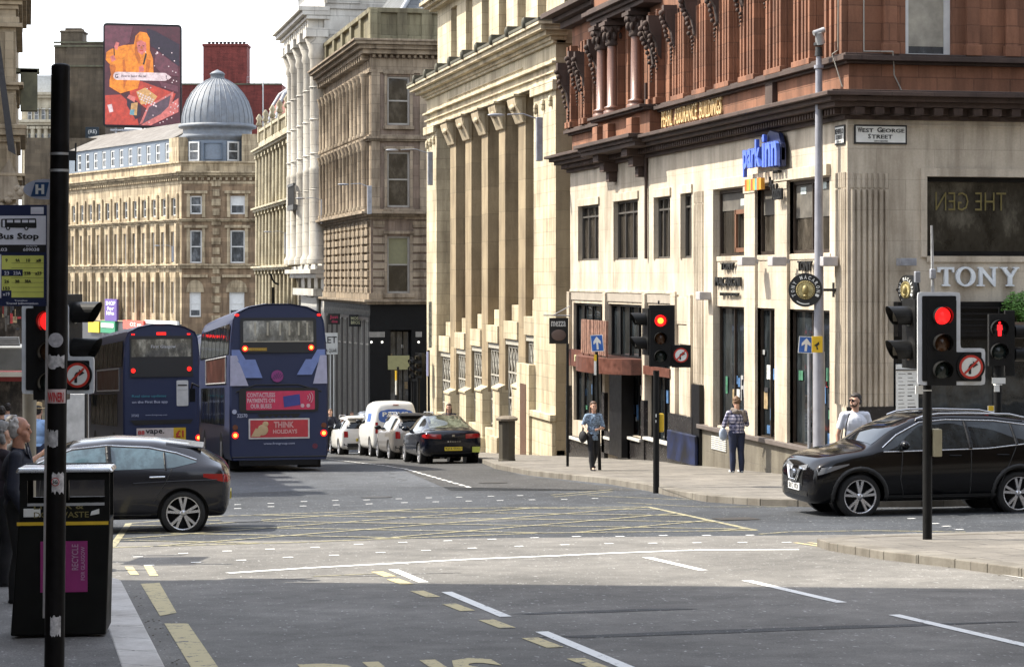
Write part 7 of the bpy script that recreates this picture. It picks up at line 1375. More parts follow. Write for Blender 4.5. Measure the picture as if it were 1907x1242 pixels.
c.patch('rear_diffuser', SILL, lambda a, b: ((-3, (a-.5)*1.4, .27+.1*b), (1, 0, 0)), 8, 2); m = MB(); 
for k in range(6): m.box(-2.235, -2.215, -.21+.07*k, -.17+.07*k, .66, .69)
m.build('boot_lettering', CHR, sal, world=False)
def place(o, x, y, rz=pi/2): o.location = (x, y, G(y)); o.rotation_euler = (math.atan(SL)*0, 0, rz); o.rotation_euler = (0, math.atan(SL), rz)
place(sal, 12.1, 64.3+2.2)
mini = thing('compact_car', 'silver compact car with roof rails parked behind the white van', 'car', (0, 0, 0)); SI = P_('compact_silver', (.36, .33, .30), .3, .6)
tab = [(-2.0, .5, .86, .95, .62, .55), (-1.96, .3, .98, 1.1, .8, .62), (-1.85, .24, 1.0, 1.36, .86, .62), (-1.5, .22, 1.0, 1.50, .88, .62), (-.5, .2, .98, 1.55, .89, .63), (.3, .2, .96, 1.52, .89, .63), (.85, .2, .95, 1.15, .88, .66), (1.1, .2, .94, 1.02, .87, .7), (1.6, .24, .86, .93, .82, .6), (1.95, .28, .7, .78, .68, .5), (2.02, .34, .58, .64, .55, .4)]
c = Car(mini, tab, SI, (1.25, -1.25), .32); c.strip('side_window', CG, [(-1.7, 1.04), (.8, 1.0)], [(-1.7, 1.38), (-.5, 1.45), (.3, 1.42), (.8, 1.06)], nu=24); c.wheel(5, False, dark=True); c.mirror(.6, 1.03, BLK)
c.patch('rear_window', CG, lambda a, b: ((-3, (a-.5)*1.25, 1.06+.32*b), (1, 0, 0)), 8, 4)
for sg in (1, -1): c.patch('tail_light', TAIL, lambda a, b: ((-3, sg*(.58+.16*a), .72+.24*b), (1, 0, 0)), 4, 4)
m = MB(); m.ball((-1.98, 0, .9), (.03, .11, .07), 14, 8)
for sg in (1, -1): m.tube([(-1.6, sg*.6, 1.5), (-1.4, sg*.62, 1.59), (.2, sg*.62, 1.58), (.4, sg*.62, 1.5)], .02, 6)
m.build('chrome_trim', CHR, mini, world=False); m = MB(); m.hexa([(-2.0, -.6, 1.45), (-1.5, -.62, 1.5), (-1.5, .62, 1.5), (-2.0, .6, 1.45), (-2.0, -.58, 1.49), (-1.5, -.6, 1.56), (-1.5, .6, 1.56), (-2.0, .58, 1.49)]); m.build('roof_spoiler', BLK, mini, world=False); c.plate(-2, .62, 'SF14 NKE', PLY); c.patch('bumper', SILL, lambda a, b: ((-3, (a-.5)*1.5, .28+.2*b), (1, 0, 0)), 8, 3)
place(mini, 12.75, 74.2+2)
van = thing('small_van', 'small white van with blue oval lettering PALMS on its rear door', 'van', (0, 0, 0)); WV = P_('van_white', (.66, .65, .62), .35)
tab = [(-2.15, .45, 1.0, 1.55, .70, .55), (-2.11, .3, 1.05, 1.74, .84, .66), (-1.9, .26, 1.08, 1.80, .88, .70), (-.5, .24, 1.06, 1.82, .895, .72), (.3, .24, 1.04, 1.76, .895, .72), (.95, .24, 1.0, 1.3, .89, .7), (1.3, .24, .98, 1.08, .88, .7), (1.7, .26, .9, .98, .82, .6), (2.05, .28, .72, .8, .7, .5), (2.14, .34, .58, .64, .55, .4)]
c = Car(van, tab, WV, (1.3, -1.4), .32); c.strip('side_window', CG, [(-.1, 1.1), (.95, 1.06)], [(-.1, 1.6), (.3, 1.58), (.95, 1.14)], nu=18); c.wheel(6, False); c.mirror(.8, 1.1, BLK)
BLV = paint('van_blue', (.05, .12, .38), .4); c.patch('oval_logo', BLV, lambda a, b: ((-3, (a-.5)*1.28*sqrt(max(.02, 1-(2*b-1)**4*.8)), 1.1+.46*b), (1, 0, 0)), 12, 8)
m = MB(); text(m, 'PALMS', (-2.165, .50, 1.32), (0, -1, 0), (0, 0, 1), .95, .15, .012, 0, .03); text(m, 'Catering', (-2.165, .40, 1.17), (0, -1, 0), (0, 0, 1), .6, .09, .012); m.build('lettering', SIGNW, van, world=False)
for sg in (1, -1): c.patch('tail_light', TAIL, lambda a, b: ((-3, sg*(.66+.1*a), .78+.36*b), (1, 0, 0)), 4, 4)
m = MB(); m.box(-2.14, -2.08, -.1, .1, 1.69, 1.71); m.build('brake_light', TAIL, van, world=False); c.plate(-2.2, .6, 'SN12 PLM', PLY); c.patch('bumper', SILL, lambda a, b: ((-3, (a-.5)*1.5, .3+.14*b), (1, 0, 0)), 8, 2); c.strip('side_logo', BLV, [(-1.4, 1.15), (-.6, 1.15)], [(-1.4, 1.42), (-.6, 1.42)], nu=8)
van.scale = (1, 1, 1.13); place(van, 13.2, 81.5+2.1)
wh = dup(mini, (0, 0, 0), 0, 'small white hatchback parked farthest along the kerb beyond the van'); wh.name = 'small_hatchback'; WHP = P_('hatch_white', (.66, .64, .60), .35)
for ch in list(wh.children):
    if ch.data and ch.data.name.startswith(('body', 'roof_spoiler')):
        ch.data = ch.data.copy(); ch.data.materials.clear(); ch.data.materials.append(WHP)
place(wh, 13.0, 88.5+2)
ps = dup(suv, (0, 0, 0), 0, 'pale silver blue estate car crossing beyond the parked van'); ps.name = 'estate_car'; PSP = P_('estate_silver', (.42, .45, .5), .25, .4)
for ch in list(ps.children):
    if ch.data and ch.data.name.startswith('body'): ch.data = ch.data.copy(); ch.data.materials.clear(); ch.data.materials.append(PSP)
ps.location = (14.6, 98, G(98)+.15); ps.rotation_euler = (0, 0, pi)
# ------------------------------------------------------------------ double-decker buses (rear towards the camera at local y=0, length along +y)
BN = P_('bus_indigo', (.024, .033, .080), .42, coat=.1, spec=.35); BL = paint('bus_lilac', (.16, .22, .46), .4); BP_ = paint('bus_pale_lilac', (.40, .40, .52), .4); BG = glass('bus_glass', (.014, .015, .012), .06, .5, .8, .35); BGS = glass('bus_saloon_glass', (.15, .145, .12), .08, .2, .95, .6); BRL = glow('bus_brake_light', (1, .015, .01), 1.1); BRC = glow('bus_brake_core', (1, .33, .05), 1.8); PINK = paint('ad_pink', (.58, .04, .10), .5); REDA = paint('ad_red', (.50, .04, .05), .5); LED = paint('led_amber', (.35, .2, .02), .5)
def bus(name, label, new=True):
    t = thing(name, label, 'bus', (0, 0, 0), 0, 'double-decker buses'); L, Hh, wd = 10.6, 4.3, 1.26
    sec = lambda k, dz=0: [(-wd*.96*k, .28), (-wd*k, .45), (-wd*k, 2.6), (-wd*.975*k, 3.3), (-wd*.93*k, 3.85), (-wd*.86*k, 4.06+dz), (-wd*.6*k, 4.22+dz), (-wd*.25*k, 4.30+dz), (wd*.25*k, 4.30+dz), (wd*.6*k, 4.22+dz), (wd*.86*k, 4.06+dz), (wd*.93*k, 3.85), (wd*.975*k, 3.3), (wd*k, 2.6), (wd*k, .45), (wd*.96*k, .28)]
    rows = [(0, .96, -.06, 0), (.05, 1, -.02, 0), (.5, 1, 0, 0), (3, 1, 0, 0), (9.5, 1, 0, 0), (10.4, 1, -.03, 0), (10.6, .95, -.15, 0)]
    m = MB(); vs = []
    for y, k, dz, _ in rows: vs += [(x, y+(.10*max(0, (z-2.4)/1.9) if y == 0 else 0), z) for x, z in sec(k, dz)]
    n = 16; m.add(vs, [(j*n+i, j*n+(i+1) % n, (j+1)*n+(i+1) % n, (j+1)*n+i) for j in range(len(rows)-1) for i in range(n)], 0, True); m.add(vs[:n], [tuple(range(n))], 0); m.add(vs[-n:], [tuple(range(n))], 0)
    b = m.build('body', BN, t, world=False); b.data.set_sharp_from_angle(angle=radians(35))
    ry = lambda z: .10*max(0, (z-2.4)/1.9)
    def pan(name_, pts, mat, d0=.004, d=.012, par=None): mm = MB(); mm.prism(pts, lambda a, b_, h: (a, ry(b_)-h, b_), d0, d0+d); return mm.build(name_, mat, par or t, world=False)
    rr = lambda x0, x1, z0, z1, r: rpoly([(x0, z0), (x1, z0), (x1, z1), (x0, z1)], r)
    if new:
        pan('lilac_flash', [(-1.2, 3.1), (-1.0, 3.1), (-.85, 2.85), (-.6, 2.85), (-.42, 2.38), (-.85, 2.38), (-1.0, 2.75), (-1.2, 2.95)], BL); pan('lilac_flash', [(1.2, 3.1), (1.0, 3.1), (.85, 2.85), (.7, 2.85), (.46, 2.45), (.85, 2.45), (1.0, 2.75), (1.2, 2.95)], BL)
        pan('pale_flash', [(-1.235, 2.95), (-1.07, 2.95), (-.78, 2.18), (-1.245, 2.18)], BP_, .006); pan('pale_flash', [(1.235, 2.95), (1.07, 2.95), (.88, 2.22), (1.245, 2.22)], BP_, .006)
    for sg in (1, -1):
        m = MB(); m.quad((sg*(wd*.99), .3, 3.0), (sg*(wd*.99), 10.0, 3.0), (sg*(wd*.955), 10.0, 3.78), (sg*(wd*.955), .3, 3.78)); m.v = [(v[0]+sg*.012, v[1], v[2]) for v in m.v]; m.build('side_window', BG, t, world=False)
        m = MB(); m.quad((sg*(wd+.008), 1.6, 1.15), (sg*(wd+.008), 9.6, 1.15), (sg*(wd+.008), 9.6, 2.15), (sg*(wd+.008), 1.6, 2.15)); m.build('side_window', BG, t, world=False)
        m = MB()
        for k in range(8):
            y = .4+k*1.35
            m.quad((sg*(wd*.99+.016), y, 3.0), (sg*(wd*.99+.016), y+.07, 3.0), (sg*(wd*.955+.016), y+.07, 3.78), (sg*(wd*.955+.016), y, 3.78)); m.quad((sg*(wd+.014), y+1, 1.15), (sg*(wd+.014), y+1.07, 1.15), (sg*(wd+.014), y+1.07, 2.15), (sg*(wd+.014), y+1, 2.15))
        m.build('window_pillar', BLK, t, world=False)
        m = MB(); m.box(sg*wd-.005*sg, sg*(wd+.012), 1.0, 7.5, 2.28, 2.92); m.build('side_advert', paint('side_ad_dark', (.05, .018, .014), .4, var=.8, scale=1.5, spec=.3), t, world=False)
        m = MB(); m.tube([(sg*(wd+.015), .95, 2.26), (sg*(wd+.015), .95, 2.94), (sg*(wd+.015), 7.55, 2.94), (sg*(wd+.015), 7.55, 2.26), (sg*(wd+.015), .95, 2.26)], .02, 5); m.build('advert_frame', STL, t, world=False)
        for y in (2.6, 8.3):
            m = MB(); m.cyl((sg*(wd-.32), y, .48), (sg*(wd+.005), y, .48), .48, .48, 28); w = m.build('wheel', TYRE, t, world=False); m = MB(); m.cyl((sg*(wd), y, .48), (sg*(wd+.012), y, .48), .26, .24, 20); m.build('rim', STL, w, world=False)
        m = MB(); m.tube([(sg*wd, 10.3, 2.2), (sg*(wd+.2), 10.4, 2.3), (sg*(wd+.24), 10.4, 2.1)], .03, 6); m.box(sg*wd+.12*sg, sg*wd+.3*sg, 10.35, 10.42, 1.75, 2.15); m.build('mirror', BLK, t, world=False)
    m = MB(); m.box(-1.0, 1.0, .02, .3, .14, .34); m.build('underside', BLK, t, world=False)
    for sg in (1, -1): m = MB(); m.box(sg*.62, sg*1.18, .9, 1.4, .05, .9); m.build('rear_tyre', TYRE, t, world=False)
    if new:
        w = pan('upper_window_surround', rr(-.98, .98, 3.02, 3.92, .09), INK); g = pan('upper_window', rr(-.9, .9, 3.30, 3.84, .05), BGS, .017, .004, w)
        m = MB()
        for x in (-.62, -.3, .02, .26, .5, .72): m.box(x, x+.045, ry(3.6)-.028, ry(3.6)-.02, 3.31, 3.8)
        m.box(-.9, .9, ry(3.32)-.027, ry(3.32)-.02, 3.295, 3.315); m.build('seen_stanchion', paint('saloon_bits', (.42, .39, .30), .6), w, world=False)
        led = pan('route_display', rr(-.80, -.30, 3.07, 3.15, .01), LED, .018, .006, w); m = MB(); text(m, '38 CENTRE', (-.78, ry(3.1)-.03, 3.08), (1, 0, 0), (0, 0, 1), .45, .05, .003, 0, .02); m.build('display_text', paint('display_amber_text', (.5, .35, .05), .5), led, world=False)
        s_ = pan('lower_window_surround', rr(-1.02, 1.02, 1.50, 2.12, .12), INK); ad = pan('contactless_advert', rr(-.84, .92, 1.56, 2.04, .03), PINK, .018, .004, s_)
        m = MB(); text(m, 'CONTACTLESS\nPAYMENTS ON\nOUR BUSES', (-.82, -.026, 1.6), (1, 0, 0), (0, 0, 1), .72, .40, .004, 0, .03)
        m.cyl((.6, -.026, 1.66), (.6, -.03, 1.66), .05, .05, 12); m.cyl((.75, -.026, 1.66), (.75, -.03, 1.66), .05, .05, 12)
        for r in (.07, .13, .19): m.tube([(.68+r*cos(radians(a)), -.028, 1.87+r*sin(radians(a))) for a in range(-45, 46, 15)], .012, 4)
        m.build('advert_lettering', paint('advert_pale_pink', (.65, .42, .45), .5), ad, world=False); m = MB(); m.prism([(.1, 1.90), (.53, 1.96), (.55, 1.68), (.13, 1.62)], lambda a, b_, h: (a, -h, b_), .026, .03); m.build('card_picture', paint('card_blue', (.05, .06, .25), .4), ad, world=False)
        a2 = pan('holiday_advert_frame', rr(-.78, .78, .82, 1.34, .02), paint('ad_frame', (.6, .58, .56), .5), .004, .02); a3 = pan('holiday_advert', rr(-.74, .74, .86, 1.30, .01), REDA, .025, .004, a2); m = MB(); text(m, 'THINK', (-.14, -.031, 1.10), (1, 0, 0), (0, 0, 1), .52, .16, .004, 0, .04); text(m, 'HOLIDAYS', (-.16, -.031, .95), (1, 0, 0), (0, 0, 1), .62, .11, .004, 0, .04); m.build('advert_lettering', paint('advert_rose', (.62, .32, .30), .5), a3, world=False)
        m = MB(); m.ball((-.42, -.03, 1.05), (.14, .008, .14), 14, 8); m.ball((-.35, -.03, 1.2), (.08, .008, .07), 10, 6); m.prism([(-.72, .88), (-.5, .88), (-.4, 1.0), (-.6, 1.1)], lambda a, b_, h: (a, -h, b_), .03, .034); m.build('advert_picture', paint('advert_cream', (.55, .40, .22), .5), a3, world=False)
        m = MB(); m.cyl((-.04, -.003, 2.42), (-.04, -.012, 2.42), .155, .155, 24); m.build('round_logo', paint('logo_magenta', (.26, .045, .19), .5), t, world=False); m = MB()
        for k in range(5): m.tube([(-.04-.13+k*.05, -.014, 2.42-.09+k*.01), (-.04-.06+k*.05, -.014, 2.42+.1-abs(k-2)*.03)], .008, 4)
        m.build('logo_strokes', BN, t, world=False)
        m = MB(); text(m, '32570', (-1.07, -.004, 1.42) if False else (-1.07, -.004, 1.37), (1, 0, 0), (0, 0, 1), .26, .1, .006, 0, .02); text(m, 'www.firstgroup.com', (-.4, -.004, .66), (1, 0, 0), (0, 0, 1), .8, .07, .006); m.cyl((-1.14, -.002, 1.52), (-1.14, -.01, 1.52), .06, .06, 14); m.build('lettering', paint('bus_pale_text', (.42, .45, .58), .5), t, world=False)
        m = MB(); m.prism([(-.55, 1.46), (.55, 1.46), (.5, 1.38), (.42, 1.36), (.36, 1.36), (.3, 1.42), (.24, 1.36), (.16, 1.42), (.08, 1.36), (0, 1.42), (-.08, 1.36), (-.16, 1.42), (-.24, 1.36), (-.3, 1.42), (-.4, 1.36), (-.5, 1.38)], lambda a, b_, h: (a, -h, b_), .0, .008); m.fbox(Fac((0, 0), (1, 0), (0, -1)), -.55, .55, 0, .02, 1.44, 1.46); m.build('engine_vent', INK, t, world=False)
        m = MB(); m.tube([(-1.1, -.0, 2.02), (-.6, -.0, 2.2), (.5, -.0, 2.2), (1.1, -.0, 2.02)], .018, 5); m.tube([(-1.2, 0, .36), (1.2, 0, .36)], .02, 5); m.build('panel_line', INK, t, world=False)
        for x, z in ((-1.12, .92), (1.15, .95)):
            m = MB(); m.cyl((x, -.0, z), (x, -.02, z), .085, .08, 16); l = m.build('brake_light', BRL, t, world=False); m = MB(); m.cyl((x, -.02, z), (x, -.024, z), .05, .045, 14); m.build('light_core', BRC, l, world=False); m = MB(); m.cyl((x, -.0, z+.2), (x, -.02, z+.2), .07, .07, 14); m.build('indicator', paint('indicator_dark', (.16, .05, .02), .3), t, world=False)
        for x, z in ((-.86, 3.13), (.84, 3.15)):
            m = MB(); m.cyl((x, ry(z)-.02, z), (x, ry(z)-.04, z), .075, .07, 16); l = m.build('brake_light', BRL, t, world=False); m = MB(); m.cyl((x, ry(z)-.04, z), (x, ry(z)-.044, z), .045, .04, 14); m.build('light_core', BRC, l, world=False)
        for x in (-1.06, 1.06): m = MB(); m.ball((x, ry(4)-.01, 3.99), (.06, .02, .035), 10, 6); m.build('marker_light', BRL, t, world=False)
        m = MB(); m.cyl((-.92+1.84, 0, .62), (.92, -.012, .62), .07, .07, 14); m.build('fuel_cap', paint('cap_red', (.12, .02, .04), .5), t, world=False)
    else:
        pan('upper_window_surround', rr(-1.03, 1.0, 2.66, 3.92, .04), INK); w = pan('upper_window', rr(-.98, .95, 3.28, 3.82, .03), BGS, .017, .004); m = MB(); text(m, 'First Glasgow', (-.35, ry(3.55)-.026, 3.52), (1, 0, 0), (0, 0, 1), .8, .12, .004); m.build('window_lettering', paint('window_pale_text', (.5, .52, .55), .5), w, world=False)
        m = MB(); text(m, 'Real time updates', (-.98, -.003, 2.02), (1, 0, 0), (0, 0, 1), 1.1, .1, .006, 0, .01); m.build('teal_lettering', paint('teal_text', (.04, .22, .28), .5), t, world=False); m = MB(); text(m, 'on the First Bus app', (-.98, -.003, 1.84), (1, 0, 0), (0, 0, 1), 1.15, .1, .006, 0, .02); text(m, '37542', (-1.0, -.003, 1.45), (1, 0, 0), (0, 0, 1), .24, .08, .006); text(m, 'www.firstgroup.com', (-.55, -.003, 1.47), (1, 0, 0), (0, 0, 1), .7, .05, .006); m.build('lettering', MT['bus_pale_text'], t, world=False)
        ph = pan('phone_picture', rr(.46, .84, 1.76, 2.55, .05), paint('phone_white', (.55, .56, .56), .5), .003, .01); m = MB(); m.box(.5, .8, -.017, -.013, 2.38, 2.42); m.box(.5, .8, -.017, -.013, 2.26, 2.265); m.build('phone_lines', INK, ph, world=False)
        a2 = pan('vape_advert', rr(-.84, .75, .60, 1.10, .02), paint('advert_offwhite', (.62, .55, .52), .5), .003, .014); m = MB(); m.box(.35, .75, -.02, -.017, .60, 1.10); m.build('yellow_panel', YEL, a2, world=False); m = MB(); text(m, 'vape.', (-.55, -.022, .88), (1, 0, 0), (0, 0, 1), .6, .17, .004, 0, .02); m.build('vape_lettering', INK, a2, world=False)
        m = MB(); text(m, '88', (-.8, -.022, .9), (1, 0, 0), (0, 0, 1), .22, .13, .004, 0, .03); text(m, '£1', (.42, -.024, .8), (1, 0, 0), (0, 0, 1), .26, .22, .004, 0, .04); m.build('red_lettering', paint('sticker_red', (.5, .03, .03), .5), a2, world=False)
        m = MB(); m.prism([(-1.05, 1.35), (1.0, 1.35), (.9, 1.22), (-.9, 1.20)], lambda a, b_, h: (a, -h, b_), 0, .008); m.build('engine_vent', INK, t, world=False)
        for x, z in ((-1.16, .75), (1.16, .78)):
            m = MB(); m.cyl((x, -.0, z), (x, -.02, z), .095, .09, 16); l = m.build('brake_light', BRL, t, world=False); m = MB(); m.cyl((x, -.02, z), (x, -.024, z), .05, .045, 14); m.build('light_core', BRC, l, world=False)
        for x, z in ((-.93, 2.86), (.88, 2.9)): m = MB(); m.cyl((x, ry(z)-.02, z), (x, ry(z)-.04, z), .07, .065, 16); m.build('brake_light', BRL, t, world=False)
        m = MB(); m.box(-.16, .14, ry(4)-.02, ry(4)+.01, 3.95, 4.03); m.build('marker_light', BRL, t, world=False)
        for x in (-.92, .88): m = MB(); m.box(x-.05, x+.05, ry(3.97)-.02, ry(3.97), 3.95, 3.99); m.build('marker_light', BRL, t, world=False)
    return t
b1 = bus('double_decker_bus', 'indigo double-decker bus with pink contactless advert, nearest of the buses'); b1.location = (6.32, 57.7, G(57.7)+.02)
def pitch(o, rz): o.rotation_mode = 'XYZ'; o.rotation_euler = (-math.atan(SL), 0, rz)
pitch(b1, 0)
b2 = bus('double_decker_bus', 'indigo double-decker bus with a vape advert and white phone picture', False); b2.location = (4.3, 73.7, G(73.7)); pitch(b2, radians(4.5)); b2.scale = (1, 1, 1.055)
b3 = dup(b2, (7.05, 74.3, G(74.3)), 0, 'partly hidden double-decker bus between the other two buses'); pitch(b3, 0); b3.scale = (1, 1, 1.055)
# ------------------------------------------------------------------ people
SKIN = paint('skin', (.52, .30, .21), .55, var=.12, scale=20); SKR = paint('ruddy_skin', (.46, .22, .14), .5, var=.2, scale=22)
def melt(parts, vox=.012, smooth=4):
    "join capsules and ellipsoids into one continuous surface"
    m = MB()
    for p in parts:
        if len(p) == 2: m.ball(p[0], p[1], 16, 12)
        else:
            a, ra, b, rb = p; m.cyl(a, b, ra, rb, 14); m.ball(a, (ra,)*3, 14, 10); m.ball(b, (rb,)*3, 14, 10)
    me = bpy.data.meshes.new('m'); me.from_pydata(m.v, [], m.f)
    bm = bmesh.new(); bm.from_mesh(me); bmesh.ops.remove_doubles(bm, verts=bm.verts, dist=.0002); bmesh.ops.recalc_face_normals(bm, faces=bm.faces); bm.to_mesh(me); bm.free()
    r = evaluated(me, [('REMESH', dict(mode='VOXEL', voxel_size=vox)), ('SMOOTH', dict(factor=.5, iterations=smooth))])
    for p in r.polygons: p.use_smooth = True
    return r
def person(label, loc, yaw, h=1.72, pose=None, top=None, sleeve=.5, trousers=None, shoes=None, hair=None, hairlen=0, bald=False, fem=False, head_turn=0, head_tilt=0, skin=None, group=None, vox=.011, bulk=1.0, skirt=None, beard=None, coat=0):
    "faces local +Y; pose gives hand, elbow, knee and foot positions for each side as fractions of the height"
    t = thing('person', label, 'person', loc, yaw, group); s = h; skin = skin or SKIN; P = dict(hr=(.17, .03, .47), er=(.165, -.01, .62), hl=(-.17, .03, .47), el=(-.165, -.01, .62), kr=(.055, .02, .27), fr=(.06, .0, .0), kl=(-.055, .02, .27), fl=(-.06, .0, .0)); P.update(pose or {})
    V = lambda p: Vector(p)*s; sh = .104 if fem else .115; hip = V((0, 0, .52)); ch = V((0, .0, .72)); nk = V((0, .0, .825)); hd = V((0, .012, .925)); bk = bulk
    Rh = Matrix.Rotation(head_turn, 3, 'Z') @ Matrix.Rotation(head_tilt, 3, 'X'); H_ = lambda p: hd+Rh @ V(p)
    body = [(V((0, 0, .53)), (.088*s*bk, .062*s*bk, .06*s)), (V((0, 0, .62)), (.075*s*bk, .056*s*bk, .08*s)), (V((0, 0, .72)), (.09*s*bk, .062*s*bk, .08*s)), (V((-.08, 0, .785)), .035*s, V((.08, 0, .785)), .035*s), (nk-V((0, .002, .03)), .034*s, H_((0, -.008, -.03)), .033*s)]
    body += [(H_((0, -.006, .012)), (.044*s, .052*s, .058*s)), (H_((0, .014, -.028)), (.033*s, .036*s, .035*s)), (H_((0, .056, -.013)), .0075*s, H_((0, .043, .012)), .005*s), (H_((0, .036, -.054)), (.018*s, .016*s, .014*s)), (H_((0, .040, .022)), (.03*s, .012*s, .008*s)), (H_((-.024, .022, -.02)), (.016*s, .022*s, .02*s)), (H_((.024, .022, -.02)), (.016*s, .022*s, .02*s)), (H_((0, .046, -.034)), (.012*s, .006*s, .005*s)), (H_((-.046, -.004, -.004)), (.006*s, .011*s, .018*s)), (H_((.046, -.004, -.004)), (.006*s, .011*s, .018*s)), (H_((-.026, .04, .012)), .006*s, H_((.026, .04, .012)), .006*s)]
    shl = {}; 
    for sd, sg in (('r', 1), ('l', -1)):
        S = V((sg*sh, 0, .79)); E = V(P['e'+sd]); Hn = V(P['h'+sd]); shl[sd] = (S, E, Hn); d = (Hn-E).normalized(); W_ = Hn-d*.0
        body += [(S, .031*s, E, .023*s), (E, .023*s, W_, .015*s)]; pal = W_+d*.025*s; body.append((W_, .014*s, pal, .017*s)); side = d.cross(Vector((0, 1, 0))).normalized() if abs(d.y) < .9 else Vector((1, 0, 0)); fwd = d.cross(side)
        for k, L in enumerate((.036, .043, .040, .032)): q = pal+side*(k-1.5)*.0098*s; kn = q+d*L*.55*s; body += [(q, .0055*s, kn, .005*s), (kn, .005*s, kn+(d*.8+fwd*.6*(1 if fwd.y > 0 else -1)).normalized()*L*.5*s, .0045*s)]
        tb = W_+fwd*.012*s*(1 if fwd.y > 0 else -1); body.append((tb, .006*s, tb+(d+fwd*.9*(1 if fwd.y > 0 else -1)).normalized()*.034*s, .005*s))
        hp = V((sg*.05, 0, .51)); K_ = V(P['k'+sd]); F_ = V(P['f'+sd]); an = F_+V((0, -.01, .045)); body += [(hp, .052*s, K_, .034*s), (K_, .033*s, K_*.45+an*.55+V((0, -.008, 0)), .033*s), (K_*.45+an*.55+V((0, -.008, 0)), .033*s, an, .02*s), (an, .02*s, F_+V((0, .075, .014)), .014*s), (F_+V((0, -.02, .018)), .017*s, F_+V((0, .07, .014)), .016*s)]
        shl[sd] += (hp, K_, an, F_)
    me = melt(body, vox, 3); me.name = 'body'; me.materials.append(skin); link('body', me, t)
    if top:
        parts = [(V((0, 0, .53 if not coat else .50)), (.095*s*bk, .07*s*bk, .05*s)), (V((0, 0, .60)), (.092*s*bk, .072*s*bk, .09*s)), (V((0, 0, .71)), (.106*s*bk, .078*s*bk, .11*s)), (V((-.085, 0, .786)), .040*s, V((.085, 0, .786)), .040*s), (nk-V((0, .003, .035)), .043*s, nk-V((0, .003, .012)), .038*s)]
        for sd in 'rl':
            S, E, Hn = shl[sd][:3]; parts.append((S+V((0, 0, -.004)), .037*s, S.lerp(E, min(1, sleeve*2)), .034*s))
            if sleeve > .5: parts.append((E, .031*s, E.lerp(Hn, (sleeve-.5)*2*.93), .024*s))
        me = melt(parts, vox, 2); me.name = 'top'; me.materials.append(top); link('top', me, t)
    if skirt:
        m = MB(); m.lathe([(.085*s, .58*s), (.10*s, .50*s), (.14*s, .33*s), (.13*s, .33*s)], (0, 0, 0), 20); m.build('skirt', skirt, t, world=False)
    if trousers:
        parts = [(V((0, 0, .525)), (.094*s*bk, .070*s*bk, .05*s))]
        for sd in 'rl': hp, K_, an, F_ = shl[sd][3:]; md = K_*.45+an*.55+V((0, -.008, 0)); parts += [(hp, .058*s*bk, K_, .043*s), (K_, .043*s, md, .042*s), (md, .042*s, an+V((0, 0, -.012)), .033*s)]
        me = melt(parts, vox, 2); me.name = 'trousers'; me.materials.append(trousers); link('trousers', me, t)
    if shoes:
        for sd in 'rl': F_ = shl[sd][6]; me = melt([(F_+V((0, -.022, .02)), .022*s, F_+V((0, .075, .014)), .019*s), (F_+V((0, .02, .01)), (.026*s, .07*s, .012*s))], vox*.8, 1); me.name = 'shoe'; me.materials.append(shoes); link('shoe', me, t)
    if hair:
        parts = [(H_((0, -.016, .026)), (.048*s, .052*s, .054*s)), (H_((0, -.03, -.005)), (.046*s, .036*s, .04*s)), (H_((0, .004, .05)), (.04*s, .044*s, .022*s))] if not bald else [(H_((0, -.022, .008)), (.0505*s, .043*s, .054*s)), (H_((0, -.03, -.02)), (.040*s, .03*s, .03*s))]
        if hairlen: parts += [(H_((-.032, -.03, -.02)), .024*s, H_((-.04, -.02, -.02-hairlen)), .018*s), (H_((.032, -.03, -.02)), .024*s, H_((.04, -.02, -.02-hairlen)), .018*s), (H_((0, -.045, -.02)), .03*s, H_((0, -.05, -.02-hairlen)), .026*s)]
        for k in range(34):
            a_, b_ = random.uniform(0, 2*pi), random.uniform(-.5, 1.3); parts.append((H_((.047*cos(a_)*cos(b_), -.024+.045*sin(a_)*cos(b_)*(1 if sin(a_) < 0 else .6), .012+.052*sin(b_))), (random.uniform(.006, .011)*s,)*3))
        me = melt(parts, vox*.7, 1); me.name = 'hair'; me.materials.append(hair); link('hair', me, t)
    if beard: me = melt([(H_((0, .024, -.042)), (.032*s, .028*s, .024*s)), (H_((-.036, .006, -.02)), .01*s, H_((-.024, .02, -.045)), .014*s), (H_((.036, .006, -.02)), .01*s, H_((.024, .02, -.045)), .014*s)], vox*.7, 1); me.name = 'beard'; me.materials.append(beard); link('beard', me, t)
    for sg in (-1, 1): m = MB(); m.ball(H_((sg*.018, .0445, .004)), (.006*s, .004*s, .004*s), 8, 6); m.build('eye', INK, t, world=False)
    t['_h'] = h; return t, V, H_
def at(px, py, dz=.12): gx, gy = gnd(px, py, dz); return (gx, gy, G(gy, dz))
def atd(px, D, dz=.12): a, b = ax(px); return (a*D, b*D, G(b*D, dz))
H_DK = paint('hair_dark', (.02, .014, .01), .6, var=.3, scale=40); H_WH = paint('hair_white', (.50, .47, .44), .7, var=.2, scale=40); H_GR = paint('hair_grey', (.20, .19, .18), .7, var=.3, scale=40); H_BR = paint('hair_brown', (.07, .035, .018), .6, var=.3, scale=40); H_SAND = paint('hair_sandy', (.13, .07, .035), .7, var=.3, scale=40); H_BL = paint('hair_blonde', (.50, .36, .18), .6, var=.3, scale=40)
NAVYC = paint('cloth_navy', (.012, .014, .026), .85, var=.25, scale=12); WHT = paint('cloth_white', (.62, .64, .70), .85, var=.06, scale=5); BLKC = paint('cloth_black', (.01, .01, .012), .85); JEAN = paint('cloth_dark_denim', (.012, .018, .045), .85, var=.3, scale=10)
